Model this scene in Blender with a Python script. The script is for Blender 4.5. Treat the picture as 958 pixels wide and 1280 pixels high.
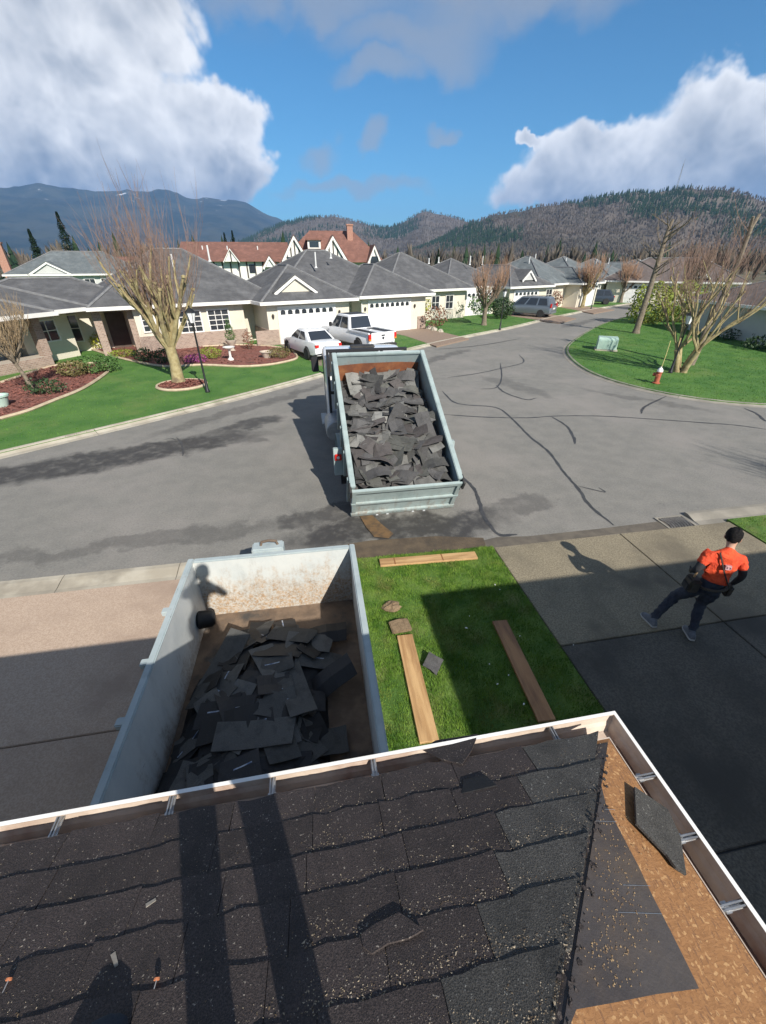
import bpy, bmesh, math, random
import numpy as np
from mathutils import Vector, Matrix, Euler

R = math.radians
scene = bpy.context.scene
for o in list(bpy.data.objects):
    bpy.data.objects.remove(o)

# ------------------------------------------------------------------ camera
CAM_H = 4.7
YAW = R(10.0)
PITCH = math.atan(313.0 / 510.0)
cam_d = bpy.data.cameras.new('camera')
cam_d.sensor_fit = 'VERTICAL'
cam_d.sensor_height = 36.0
cam_d.lens = 36.0 * 510.0 / 1280.0
cam_d.clip_start = 0.02
cam_d.clip_end = 60000.0
cam = bpy.data.objects.new('camera', cam_d)
scene.collection.objects.link(cam)
cam.location = (0, 0, CAM_H)
cam.rotation_euler = (math.pi / 2 - PITCH, 0, -YAW)
scene.camera = cam

# ------------------------------------------------------------------ sun
SHADOW = Vector((-0.471, 1.302, -1.0))           # one metre of height throws this shadow
sun_d = bpy.data.lights.new('sun', 'SUN')
sun_d.energy = 4.2
sun_d.angle = R(0.55)
sun_d.color = (1.0, 0.945, 0.86)
sun = bpy.data.objects.new('sun', sun_d)
scene.collection.objects.link(sun)
sun.rotation_euler = SHADOW.to_track_quat('-Z', 'Y').to_euler()
sun.location = (5, -12, 30)
SUN_EL = math.atan(1.0 / math.hypot(SHADOW.x, SHADOW.y))
SUN_AZ = math.atan2(-SHADOW.x, -SHADOW.y)        # clockwise from +Y

# ------------------------------------------------------------------ colour management
scene.view_settings.view_transform = 'Standard'
scene.view_settings.look = 'None'
scene.view_settings.gamma = 1.0
scene.view_settings.use_curve_mapping = False
scene.view_settings.exposure = 0.86
scene.cycles.use_denoising = True
scene.cycles.max_bounces = 8
scene.cycles.volume_bounces = 0

# ------------------------------------------------------------------ world: sky with drifting cumulus
world = bpy.data.worlds.new('World')
scene.world = world
world.use_nodes = True
wt = world.node_tree
for n in list(wt.nodes):
    wt.nodes.remove(n)


class NT:
    """tiny wrapper to write node graphs as expressions"""
    def __init__(s, tree):
        s.t = tree

    def node(s, kind, **kw):
        n = s.t.nodes.new(kind)
        for k, v in kw.items():
            setattr(n, k, v)
        return n

    def put(s, sock, v):
        if isinstance(v, bpy.types.NodeSocket):
            s.t.links.new(v, sock)
        elif v is not None:
            if isinstance(v, (tuple, list)) and len(v) == 3 and sock.type == 'RGBA':
                v = tuple(v) + (1.0,)
            sock.default_value = v

    def m(s, op, a, b=None, c=None, clamp=False):
        n = s.node('ShaderNodeMath', operation=op)
        n.use_clamp = clamp
        for i, v in enumerate((a, b, c)):
            if v is not None:
                s.put(n.inputs[i], v)
        return n.outputs[0]

    def add(s, a, b): return s.m('ADD', a, b)
    def sub(s, a, b): return s.m('SUBTRACT', a, b)
    def mul(s, a, b): return s.m('MULTIPLY', a, b)

    def vm(s, op, a, b=None):
        n = s.node('ShaderNodeVectorMath', operation=op)
        s.put(n.inputs[0], a)
        if b is not None:
            s.put(n.inputs[3 if op == 'SCALE' else 1], b)
        return n.outputs[0]

    def rng(s, v, a, b, c=0.0, d=1.0, kind='SMOOTHSTEP'):
        n = s.node('ShaderNodeMapRange', interpolation_type=kind)
        s.put(n.inputs[0], v)
        for i, x in enumerate((a, b, c, d)):
            s.put(n.inputs[i + 1], x)
        return n.outputs[0]

    def noise(s, vec, scale, detail=5.0, rough=0.55, dist=0.0, out=0):
        n = s.node('ShaderNodeTexNoise')
        if vec is not None:
            s.put(n.inputs['Vector'], vec)
        s.put(n.inputs['Scale'], scale)
        s.put(n.inputs['Detail'], detail)
        s.put(n.inputs['Roughness'], rough)
        s.put(n.inputs['Distortion'], dist)
        return n.outputs[out]

    def mix(s, f, a, b, blend='MIX'):
        n = s.node('ShaderNodeMix', data_type='RGBA', blend_type=blend)
        s.put(n.inputs[0], f)
        s.put(n.inputs[6], a)
        s.put(n.inputs[7], b)
        return n.outputs[2]


W = NT(wt)
sky = W.node('ShaderNodeTexSky', sky_type='NISHITA')
sky.sun_disc = False
sky.sun_elevation = SUN_EL
sky.sun_rotation = SUN_AZ
sky.air_density = 1.0
sky.dust_density = 0.3
sky.ozone_density = 2.5
wdir = W.node('ShaderNodeTexCoord').outputs['Generated']
wx = W.node('ShaderNodeSeparateXYZ')
W.put(wx.inputs[0], wdir)
az = W.mul(W.m('ARCTAN2', wx.outputs[0], wx.outputs[1]), 57.29578)
el = W.mul(W.m('ARCSINE', wx.outputs[2]), 57.29578)
n1 = W.noise(wdir, 5.0, 5.0, 0.55)
n2 = W.noise(W.vm('ADD', wdir, (3.1, 1.7, 5.2)), 7.0, 5.0, 0.55)
n3 = W.noise(W.vm('ADD', wdir, (8.1, 2.7, 1.2)), 22.0, 4.0, 0.6)
def puff(off, scale):
    v = W.node('ShaderNodeTexVoronoi', feature='F1')
    v.inputs['Scale'].default_value = scale
    v.inputs['Detail'].default_value = 3.0
    v.inputs['Roughness'].default_value = 0.55
    v.inputs['Lacunarity'].default_value = 2.3
    W.put(v.inputs['Vector'], W.vm('ADD', W.vm('ADD', wdir, W.vm('SCALE', W.noise(wdir, 6.0, 2, .5, out=1), .08)), off))
    return W.sub(1.0, v.outputs['Distance'])


azw = W.add(W.add(az, W.mul(W.sub(n1, 0.5), 11.0)), W.mul(W.sub(n3, 0.5), 1.6))
elw = W.add(W.add(el, W.mul(W.sub(n2, 0.5), 9.0)), W.mul(W.sub(n3, 0.5), 1.4))
BLOBS = [  # azimuth, elevation, half widths of each cumulus head, degrees
    (-30, 12.5, 20, 9.5), (-15, 9.5, 13, 5.0), (-7.5, 8.5, 7.5, 3.6), (-16, 12.8, 9, 4.6), (-46, 13, 18, 8), (-13, 18.0, 9, 5.0), (-25, 19, 13, 6.5), (-7.5, 12.5, 6.5, 4.2),
    (-24, 6.0, 24, 3.6), (-8, 6.6, 7.0, 2.3), (42, 5.6, 20, 3.8), (29, 6.4, 8, 2.6), (36, 8.2, 15, 4.2), (45, 9.7, 13, 4.8), (30, 8.8, 6.5, 3.4), (54, 8.0, 12, 6), (25, 10.2, 2.4, 1.0), (70, 11, 12, 6),
    (-70, 9, 12, 5), (100, 10, 16, 6), (-105, 11, 18, 6), (140, 9, 14, 5), (-150, 9, 20, 5),
]
field = None
for (ca, ce, ra, re) in BLOBS:
    a = W.mul(W.sub(azw, float(ca)), 1.0 / ra)
    e = W.mul(W.sub(elw, float(ce)), 1.0 / re)
    b = W.sub(1.0, W.add(W.mul(a, a), W.mul(e, e)))
    field = b if field is None else W.m('SMOOTH_MAX', field, b, 0.25)
b1 = puff((0.0, 0.0, 0.0), 7.0)
field = W.add(field, W.mul(W.sub(b1, 0.30), 0.55))
# warm cloud cover added high on the dome, mostly unseen, to neutralise blue shade
hi = W.noise(W.vm('MULTIPLY', wdir, (2.2, 2.2, 5.5)), 1.9, 7.0, 0.6, 0.4)
hi = W.rng(hi, 0.40, 0.60)
hi = W.mul(hi, W.rng(el, 16.0, 26.0))
WISPS = [(14, 18.2, 9, 1.6), (21, 19.5, 10, 2.0), (3, 20.5, 10, 1.8), (9.5, 15.6, 4.5, 1.2), (15.0, 17.0, 5.0, 1.6),
         (4.5, 9.2, 2.0, 1.3), (9.5, 10.3, 1.2, .9), (15.8, 11.8, 1.4, .7), (7, 6.6, 7, .7)]
wf = None
for (ca, ce, ra, re) in WISPS:
    a = W.mul(W.sub(azw, float(ca)), 1.0 / ra)
    e = W.mul(W.sub(elw, float(ce)), 1.0 / re)
    b = W.sub(1.0, W.add(W.mul(a, a), W.mul(e, e)))
    wf = b if wf is None else W.m('MAXIMUM', wf, b)
wisp = W.mul(W.rng(wf, -0.9, 1.1), 0.60)
dens = W.rng(field, 0.0, 0.36)
# self shading: the heads are lit from the upper right behind the viewer
LO = (0.020, -0.012, 0.030)
f1 = b1
f2 = puff(LO, 7.0)
g1 = W.noise(W.vm('ADD', wdir, (2.0, 4.0, 6.0)), 3.6, 3.0, 0.5)
relief = W.mul(W.sub(f1, f2), 0.75)
body = W.rng(el, 4.5, 10.5, 0.10, 0.58)
lit = W.add(W.add(body, relief), W.mul(W.sub(g1, 0.5), 1.0))
edge = W.rng(field, 0.80, 0.10, 0.0, 0.48)
lit = W.m('ADD', lit, edge, clamp=True)
ccol = W.mix(lit, (0.27, 0.32, 0.40), (1.06, 1.07, 1.09))
skycol = W.mix(1.0, sky.outputs[0], (0.28, 0.65, 0.84), 'MULTIPLY')
bg_sky = W.node('ShaderNodeBackground')
W.put(bg_sky.inputs[0], skycol)
bg_sky.inputs[1].default_value = 0.078
bg_c = W.node('ShaderNodeBackground')
W.put(bg_c.inputs[0], ccol)
bg_c.inputs[1].default_value = 0.56
bg_w = W.node('ShaderNodeBackground')
W.put(bg_w.inputs[0], (0.54, 0.56, 0.60))
bg_w.inputs[1].default_value = 0.42
m1 = W.node('ShaderNodeMixShader')
W.put(m1.inputs[0], wisp)
wt.links.new(bg_sky.outputs[0], m1.inputs[1])
wt.links.new(bg_w.outputs[0], m1.inputs[2])
m2 = W.node('ShaderNodeMixShader')
W.put(m2.inputs[0], dens)
wt.links.new(m1.outputs[0], m2.inputs[1])
wt.links.new(bg_c.outputs[0], m2.inputs[2])
bg_h = W.node('ShaderNodeBackground')
W.put(bg_h.inputs[0], (0.66, 0.63, 0.59))
bg_h.inputs[1].default_value = 0.36
m3 = W.node('ShaderNodeMixShader')
W.put(m3.inputs[0], W.mul(hi, 0.85))
wt.links.new(m2.outputs[0], m3.inputs[1])
wt.links.new(bg_h.outputs[0], m3.inputs[2])
wo = W.node('ShaderNodeOutputWorld')
wt.links.new(m3.outputs[0], wo.inputs[0])
world.cycles.sampling_method = 'MANUAL'
world.cycles.sample_map_resolution = 512

# ------------------------------------------------------------------ helpers: survey, materials, meshes
def ray(px, py):
    u = (px - 479.0) / 510.0
    v = (py - 640.0) / 510.0
    fy = math.cos(PITCH) - v * math.sin(PITCH)
    fz = -math.sin(PITCH) - v * math.cos(PITCH)
    return (u * math.cos(YAW) + fy * math.sin(YAW), -u * math.sin(YAW) + fy * math.cos(YAW), fz)


def G(px, py, z=0.0):
    """survey: the spot at height z that the photograph shows at this pixel"""
    a, b, c = ray(px, py)
    t = (z - CAM_H) / c
    return Vector((a * t, b * t, z))


COL = scene.collection


def tag(o, label=None, cat=None, group=None, kind=None):
    if label: o['label'] = label
    if cat: o['category'] = cat
    if group: o['group'] = group
    if kind: o['kind'] = kind
    return o


def empty(name, loc=(0, 0, 0), rz=0.0, label=None, cat=None, group=None, rot=None):
    o = bpy.data.objects.new(name, None)
    COL.objects.link(o)
    o.empty_display_size = 0.2
    o.location = loc
    o.rotation_euler = rot if rot is not None else (0, 0, rz)
    return tag(o, label, cat, group)


def copy_tree(o, parent=None):
    c = o.copy()
    COL.objects.link(c)
    c.parent = parent
    for ch in list(o.children):
        copy_tree(ch, c)
    return c


def mat(name, c1, c2=None, scale=4.0, rough=0.8, bump=0.0, bscale=None, detail=6.0, lo=0.35, hi=0.65,
        metal=0.0, spec=0.5, rand=0.0, c3=None, s3=1.0, lo3=0.5, hi3=0.7, coat=0.0, coords='Object', stretch=None, bdist=0.02):
    """two-tone noise material, a third tone in larger patches, noise relief, per-object value shift"""
    m = bpy.data.materials.new(name)
    m.use_nodes = True
    t = m.node_tree
    N = NT(t)
    b = t.nodes['Principled BSDF']
    b.inputs['Roughness'].default_value = rough
    b.inputs['Metallic'].default_value = metal
    b.inputs['Specular IOR Level'].default_value = spec
    b.inputs['Coat Weight'].default_value = coat
    tc = N.node('ShaderNodeTexCoord').outputs[coords]
    if stretch:
        tc = N.vm('MULTIPLY', tc, stretch)
    col = None
    if c2 is not None:
        f = N.rng(N.noise(tc, scale, detail, 0.6), lo, hi)
        col = N.mix(f, c1, c2)
    if c3 is not None:
        f = N.rng(N.noise(N.vm('ADD', tc, (7.3, 2.1, 4.4)), s3, 5.0, 0.6), lo3, hi3)
        col = N.mix(f, col if col is not None else c1, c3)
    if rand:
        oi = N.node('ShaderNodeObjectInfo').outputs['Random']
        hs = N.node('ShaderNodeHueSaturation')
        N.put(hs.inputs['Value'], N.rng(oi, 0.0, 1.0, 1.0 - rand, 1.0 + rand, 'LINEAR'))
        N.put(hs.inputs['Color'], col if col is not None else c1)
        col = hs.outputs[0]
    N.put(b.inputs['Base Color'], col if col is not None else c1)
    if bump:
        bn = N.node('ShaderNodeBump')
        bn.inputs['Strength'].default_value = bump
        bn.inputs['Distance'].default_value = bdist
        N.put(bn.inputs['Height'], N.noise(tc, bscale or scale * 6, 6.0, 0.65))
        t.links.new(bn.outputs[0], b.inputs['Normal'])
    return m


class MB:
    """collects shapes; build() links them as ONE mesh object"""
    def __init__(s):
        s.v = []
        s.f = []
        s.mi = []
        s.cur = 0

    def face(s, pts):
        k = len(s.v)
        s.v += [tuple(p) for p in pts]
        s.f.append(list(range(k, k + len(pts))))
        s.mi.append(s.cur)
        return s

    def add(s, verts, faces):
        k = len(s.v)
        s.v += [tuple(p) for p in verts]
        for f in faces:
            s.f.append([k + i for i in f])
            s.mi.append(s.cur)
        return s

    def box(s, x0, x1, y0, y1, z0, z1, mtx=None):
        vs = [Vector(p) for p in ((x0, y0, z0), (x1, y0, z0), (x1, y1, z0), (x0, y1, z0),
                                  (x0, y0, z1), (x1, y0, z1), (x1, y1, z1), (x0, y1, z1))]
        if mtx is not None:
            vs = [mtx @ p for p in vs]
        return s.add(vs, [(0, 3, 2, 1), (4, 5, 6, 7), (0, 1, 5, 4), (1, 2, 6, 5), (2, 3, 7, 6), (3, 0, 4, 7)])

    def prism(s, poly, z0, z1):
        """upright prism over an xy polygon (counter-clockwise)"""
        n = len(poly)
        vs = [(p[0], p[1], z0) for p in poly] + [(p[0], p[1], z1) for p in poly]
        fs = [list(range(n - 1, -1, -1)), list(range(n, 2 * n))]
        fs += [(i, (i + 1) % n, n + (i + 1) % n, n + i) for i in range(n)]
        return s.add(vs, fs)

    def extr(s, poly, vec):
        """prism of a 3D polygon along vec"""
        n = len(poly)
        vec = Vector(vec)
        vs = [Vector(p) for p in poly] + [Vector(p) + vec for p in poly]
        fs = [list(range(n)), list(range(2 * n - 1, n - 1, -1))]
        fs += [((i + 1) % n, i, n + i, n + (i + 1) % n) for i in range(n)]
        return s.add(vs, fs)

    def tube(s, pts, rad, n=8, caps=True):
        pts = [Vector(p) for p in pts]
        if not isinstance(rad, (list, tuple)):
            rad = [rad] * len(pts)
        rings = []
        up = Vector((0, 0, 1))
        d0 = (pts[1] - pts[0]).normalized()
        if abs(d0.z) > 0.9:
            up = Vector((1, 0, 0))
        side = d0.cross(up).normalized()
        for i, p in enumerate(pts):
            d = (pts[min(i + 1, len(pts) - 1)] - pts[max(i - 1, 0)]).normalized()
            side = (side - d * side.dot(d))
            side = side.normalized() if side.length > 1e-6 else d.orthogonal().normalized()
            b = d.cross(side)
            rings.append([p + (side * math.cos(2 * math.pi * j / n) + b * math.sin(2 * math.pi * j / n)) * rad[i] for j in range(n)])
        return s.loft(rings, caps)

    def loft(s, rings, caps=True):
        n = len(rings[0])
        vs = [p for r in rings for p in r]
        fs = []
        for i in range(len(rings) - 1):
            for j in range(n):
                a, b = i * n + j, i * n + (j + 1) % n
                fs.append((a, b, b + n, a + n))
        if caps:
            fs.append(list(range(n - 1, -1, -1)))
            fs.append([(len(rings) - 1) * n + j for j in range(n)])
        return s.add(vs, fs)

    def lathe(s, prof, c=(0, 0, 0), n=16, ax='z'):
        rings = []
        for (r, h) in prof:
            ring = []
            for j in range(n):
                a = 2 * math.pi * j / n
                p = (r * math.cos(a), r * math.sin(a), h)
                if ax == 'x':
                    p = (p[2], p[0], p[1])
                elif ax == 'y':
                    p = (p[1], p[2], p[0])
                ring.append((c[0] + p[0], c[1] + p[1], c[2] + p[2]))
            rings.append(ring)
        return s.loft(rings)

    def mesh(s, name):
        me = bpy.data.meshes.new(name)
        me.from_pydata(s.v, [], s.f)
        if any(s.mi):
            me.polygons.foreach_set('material_index', s.mi)
        return me

    def build(s, name, mats, parent=None, smooth=False, bevel=0.0, loc=None, rot=None, segs=2, kind=None):
        me = s.mesh(name)
        for m in (mats if isinstance(mats, (list, tuple)) else [mats]):
            me.materials.append(m)
        bm = bmesh.new()
        bm.from_mesh(me)
        bmesh.ops.recalc_face_normals(bm, faces=bm.faces)
        if bevel:
            bmesh.ops.remove_doubles(bm, verts=bm.verts, dist=1e-5)
            es = [e for e in bm.edges if len(e.link_faces) == 2 and e.calc_face_angle(0) > 0.5]
            bmesh.ops.bevel(bm, geom=es, offset=bevel, segments=segs, affect='EDGES', clamp_overlap=True)
        bm.to_mesh(me)
        bm.free()
        if smooth:
            me.polygons.foreach_set('use_smooth', [True] * len(me.polygons))
            me.set_sharp_from_angle(angle=R(40))
        o = bpy.data.objects.new(name, me)
        COL.objects.link(o)
        if parent is not None:
            o.parent = parent
        if loc is not None:
            o.location = loc
        if rot is not None:
            o.rotation_euler = rot
        if kind:
            o['kind'] = kind
        return o


def mesh_np(name, verts, faces, mats, parent=None, kind=None, smooth=False, mi=None):
    me = bpy.data.meshes.new(name)
    verts = np.asarray(verts, dtype=np.float32)
    faces = np.asarray(faces, dtype=np.int32)
    k = faces.shape[1]
    me.vertices.add(len(verts))
    me.vertices.foreach_set('co', verts.ravel())
    me.loops.add(faces.size)
    me.loops.foreach_set('vertex_index', faces.ravel())
    me.polygons.add(len(faces))
    me.polygons.foreach_set('loop_start', np.arange(0, faces.size, k, dtype=np.int32))
    for m in (mats if isinstance(mats, (list, tuple)) else [mats]):
        me.materials.append(m)
    if mi is not None:
        me.polygons.foreach_set('material_index', np.asarray(mi, dtype=np.int32))
    if smooth:
        me.polygons.foreach_set('use_smooth', np.ones(len(faces), dtype=bool))
    me.update(calc_edges=True)
    me.validate()
    o = bpy.data.objects.new(name, me)
    COL.objects.link(o)
    if parent is not None:
        o.parent = parent
    if kind:
        o['kind'] = kind
    return o


def inpoly(x, y, poly):
    c = np.zeros(len(x), dtype=bool)
    j = len(poly) - 1
    for i in range(len(poly)):
        xi, yi = poly[i][0], poly[i][1]
        xj, yj = poly[j][0], poly[j][1]
        with np.errstate(divide='ignore', invalid='ignore'):
            hit = ((yi > y) != (yj > y)) & (x < (xj - xi) * (y - yi) / (yj - yi + 1e-12) + xi)
        c ^= hit
        j = i
    return c


def smooth_line(pts, n=6):
    """Catmull-Rom through points"""
    P = [Vector(p) for p in pts]
    P = [P[0] * 2 - P[1]] + P + [P[-1] * 2 - P[-2]]
    out = []
    for i in range(1, len(P) - 2):
        for k in range(n):
            t = k / n
            a, b, c, d = P[i - 1], P[i], P[i + 1], P[i + 2]
            out.append(0.5 * ((2 * b) + (c - a) * t + (2 * a - 5 * b + 4 * c - d) * t * t + (3 * b - a - 3 * c + d) * t ** 3))
    out.append(P[-2])
    return out


def V2(x, y):
    return Vector((x, y, 0))
# ================================================================== materials
random.seed(4)
rng = np.random.default_rng(11)
M = {}
M['soil'] = mat('valley_ground', (0.075, 0.085, 0.04), (0.13, 0.11, 0.07), 0.02, 0.95, 0.0, c3=(0.09, 0.075, 0.05), s3=0.05)
M['lawn'] = mat('lawn_turf', (0.045, 0.13, 0.018), (0.075, 0.17, 0.028), 0.9, 0.9, 0.35, 60.0, c3=(0.10, 0.17, 0.035), s3=0.5, bdist=0.02)
M['lawn_near'] = mat('lawn_turf_patchy', (0.055, 0.125, 0.018), (0.12, 0.19, 0.035), 2.5, 0.9, 0.4, 60.0, c3=(0.15, 0.16, 0.05), s3=1.6, lo3=0.52, hi3=0.75)
M['blade'] = mat('grass_blade', (0.070, 0.165, 0.016), (0.19, 0.31, 0.045), 6.0, 0.6, 0.0, c3=(0.23, 0.235, 0.075), s3=2.4, lo3=0.5, hi3=0.75, spec=0.25)
M['blade_far'] = mat('grass_blade_trimmed', (0.045, 0.14, 0.015), (0.10, 0.21, 0.028), 0.9, 0.7, 0.0, spec=0.2, c3=(0.11, 0.195, 0.035), s3=.6)
M['concrete'] = mat('driveway_concrete', (0.16, 0.135, 0.092), (0.275, 0.235, 0.16), 42.0, 0.88, 0.4, 120.0, c3=(0.115, 0.098, 0.07), s3=0.7, lo3=0.42, hi3=0.72, rand=0.10)
M['kerb'] = mat('kerb_concrete', (0.36, 0.32, 0.25), (0.46, 0.42, 0.34), 1.6, 0.85, 0.2, 70.0, c3=(0.27, 0.24, 0.19), s3=0.9, rand=0.08)
M['aggregate'] = mat('pink_aggregate', (0.36, 0.265, 0.195), (0.47, 0.365, 0.28), 55.0, 0.85, 0.4, 120.0, c3=(0.30, 0.22, 0.165), s3=0.8, lo3=0.45, hi3=0.75, rand=0.05, bdist=0.006)
M['aggregate_brown'] = mat('brown_aggregate', (0.21, 0.15, 0.11), (0.28, 0.205, 0.15), 30.0, 0.85, 0.3, 60.0)
M['tar'] = mat('crack_sealer', (0.035, 0.035, 0.037), (0.06, 0.06, 0.06), 6.0, 0.6)
M['mulch'] = mat('red_bark_mulch', (0.16, 0.055, 0.04), (0.25, 0.10, 0.075), 9.0, 0.95, 0.8, 30.0, c3=(0.10, 0.045, 0.035), s3=2.0)
M['edging'] = mat('bed_edging', (0.42, 0.33, 0.22), (0.52, 0.42, 0.30), 4.0, 0.9, 0.2)


def road_material():
    m = bpy.data.materials.new('old_asphalt')
    m.use_nodes = True
    t = m.node_tree
    N = NT(t)
    b = t.nodes['Principled BSDF']
    p = N.node('ShaderNodeTexCoord').outputs['Object']
    grain = N.noise(p, 130.0, 3.0, 0.7)
    mid = N.noise(p, 2.2, 8.0, 0.62)
    big = N.noise(p, 0.32, 6.0, 0.6)
    col = N.mix(N.rng(mid, 0.3, 0.7), (0.168, 0.162, 0.146), (0.21, 0.20, 0.178))
    col = N.mix(N.rng(big, 0.45, 0.7), col, (0.24, 0.222, 0.20))
    cg = N.noise(p, 26.0, 4.0, 0.7)
    col = N.mix(N.mul(N.rng(cg, 0.5, 0.72), 0.45), col, (0.29, 0.28, 0.255))
    col = N.mix(N.mul(N.rng(cg, 0.5, 0.3), 0.5), col, (0.10, 0.097, 0.09))
    col = N.mix(N.mul(N.rng(grain, 0.48, 0.75), 0.30), col, (0.33, 0.32, 0.30))
    col = N.mix(N.mul(N.rng(grain, 0.5, 0.25), 0.35), col, (0.09, 0.088, 0.085))
    # damp and oily patches with shapes of their own
    warp = N.vm('SCALE', N.vm('SUBTRACT', N.noise(p, 0.9, 7.0, 0.65, out=1), (0.5, 0.5, 0.5)), 1.9)
    q = N.vm('ADD', p, warp)
    s = N.node('ShaderNodeSeparateXYZ')
    N.put(s.inputs[0], q)
    tot = None
    for (cx, cy, rx, ry, ang, k) in STAINS:
        c, sn = math.cos(R(ang)), math.sin(R(ang))
        dx, dy = N.sub(s.outputs[0], cx), N.sub(s.outputs[1], cy)
        a = N.mul(N.add(N.mul(dx, c), N.mul(dy, sn)), 1.0 / rx)
        e = N.mul(N.sub(N.mul(dy, c), N.mul(dx, sn)), 1.0 / ry)
        d = N.m('SQRT', N.add(N.mul(a, a), N.mul(e, e)))
        f = N.rng(d, 1.15, 0.65, 0.0, k)
        tot = f if tot is None else N.m('MAXIMUM', tot, f)
    speck = N.rng(N.noise(p, 4.5, 7.0, 0.7), 0.60, 0.72)
    near = N.rng(N.m('ABSOLUTE', N.sub(s.outputs[1], 7.2)), 1.5, 0.2)
    tot = N.m('MAXIMUM', tot, N.mul(N.mul(speck, near), 0.55))
    brk = N.rng(N.noise(p, 3.2, 8.0, 0.7), 0.32, 0.55, 0.55, 1.0)
    tot = N.mul(tot, brk)
    col = N.mix(tot, col, (0.050, 0.047, 0.044))
    N.put(b.inputs['Base Color'], col)
    N.put(b.inputs['Roughness'], N.rng(tot, 0.0, 1.0, 0.9, 0.62, 'LINEAR'))
    bn = N.node('ShaderNodeBump')
    bn.inputs['Strength'].default_value = 0.45
    bn.inputs['Distance'].default_value = 0.006
    N.put(bn.inputs['Height'], grain)
    t.links.new(bn.outputs[0], b.inputs['Normal'])
    return m


STAINS = [(-5.6, 11.7, 4.6, .85, 20, 1.0), (-2.2, 13.9, 1.5, .45, 30, .9), (-1.9, 12.6, .6, .25, -20, .5),
          (1.6, 6.85, 2.6, .6, 2, 1.0), (0.2, 7.6, 1.2, .4, 10, .8), (-3.5, 7.2, 3.2, .3, 3, .45), (4.4, 7.2, .9, .35, 0, .5), (-2.0, 16.2, 4.5, .4, 44, .5),
          (9.0, 17.0, .5, 2.2, 20, .35), (8.0, 24.0, 3.0, .4, 43, .5), (24, 36, 4.0, .6, 38, .5), (13, 14.2, 2.5, .3, -50, .4)]
M['asphalt'] = road_material()

# ================================================================== ground, road, kerbs
gm = MB()
S = 9500.0
gm.face([(-S, -S, -0.25), (S, -S, -0.25), (S, S, -0.25), (-S, S, -0.25)])
tag(gm.build('ground', M['soil']), kind='structure')

FAR = smooth_line([V2(-24, 3.2), V2(-18.5, 5.6), V2(-13, 9.1), V2(-8.85, 12.42), V2(-5.33, 15.19), V2(-2.85, 17.28), V2(0.51, 20.41), V2(5.58, 25.6),
                   V2(11, 30.1), V2(16.94, 34.46), V2(25.58, 41.6), V2(37.95, 50.4), V2(60, 64)], 6)
ISL = smooth_line([V2(60, 56.5), V2(44, 48.2), V2(32.76, 40.57), V2(26.5, 35.8), V2(21.5, 31.0), V2(16.4, 25.3), V2(14.2, 20.9), V2(13.6, 17.2), V2(14.8, 14.1), V2(17.5, 12.4), V2(23, 11.7), V2(40, 11.5)], 6)
rd = MB()
rd.face([(-30, 5.6, 0), (62, 5.6, 0), (62, 75, 0), (-30, 75, 0)])
road = tag(rd.build('road', M['asphalt']), kind='structure')

# raised lawns either side
far_poly = [(p.x, p.y) for p in FAR] + [(60, 110), (-90, 110), (-90, 3.2)]
isl_poly = [(p.x, p.y) for p in ISL] + [(62, 11.5), (62, 56.5)]
lf = MB()
lf.prism(far_poly, -0.2, 0.075)
lawn_far = tag(lf.build('lawn_across_road', M['lawn']), kind='structure')
li = MB()
li.prism(isl_poly[::-1], -0.2, 0.075)
lawn_isl = tag(li.build('lawn_corner', M['lawn']), kind='structure')
NEAR_LAWN = [(0.36, 0.3), (3.16, 0.3), (3.16, 5.86), (0.36, 5.95)]
ln = MB()
ln.prism(NEAR_LAWN, -0.2, 0.045)
lawn_near = tag(ln.build('lawn_front', M['lawn_near']), kind='structure')
RIGHT_LAWN = [(8.43, -4), (40, -4), (40, 5.9), (8.43, 5.9)]
lr = MB()
lr.prism(RIGHT_LAWN, -0.2, 0.06)
tag(lr.build('lawn_beside_driveway', M['lawn_near']), kind='structure')


def resample(pts, step):
    out = [pts[0].copy()]
    acc = 0.0
    for a, b in zip(pts, pts[1:]):
        L = (b - a).length
        d = step - acc
        while d <= L:
            out.append(a + (b - a) * (d / L))
            d += step
        acc = (acc + L) % step if L else acc
    return out


def kerb_run(name, path, width, height, step, m, flip=1, gap=0.008):
    """a run of kerb stones, each its own piece"""
    root = empty(name)
    root['kind'] = 'structure'
    fine = resample(path, step / 4)
    for i in range(0, len(fine) - 4, 4):
        b = MB()
        rings = []
        for k in range(5):
            p = fine[i + k]
            d = (fine[min(i + k + 1, len(fine) - 1)] - fine[max(i + k - 1, 0)]).normalized()
            if k == 0: p = p + d * gap
            if k == 4: p = p - d * gap
            nrm = Vector((-d.y, d.x, 0)) * flip
            prof = [(-width * .62, -.1), (-width * .62, .006), (-width * .25, .012), (width * .05, height * .75), (width * .2, height), (width * .38, height), (width * .38, -.1)]
            rings.append([p + nrm * a + Vector((0, 0, z)) for a, z in prof])
        b.loft(rings)
        b.build('kerb_stone', m, root)
    return root


kerb_run('kerb_across_road', FAR, 0.46, 0.10, 2.9, M['kerb'])
M['kerb_dark'] = mat('kerb_weathered', (0.20, 0.185, 0.155), (0.30, 0.275, 0.23), 1.0, 0.9, 0.2, 60.0, rand=0.1)
kerb_run('kerb_corner', ISL, 0.32, 0.09, 3.0, M['kerb_dark'], 1)
kerb_run('kerb_left_driveway', [V2(-14, 6.16), V2(-6, 6.16), V2(0.2, 6.16)], 0.52, 0.055, 1.9, M['kerb'])
kerb_run('kerb_right', [V2(7.75, 6.12), V2(9.5, 6.14), V2(14, 6.16), V2(40, 6.2)], 0.44, 0.07, 2.6, M['kerb_dark'])


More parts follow.
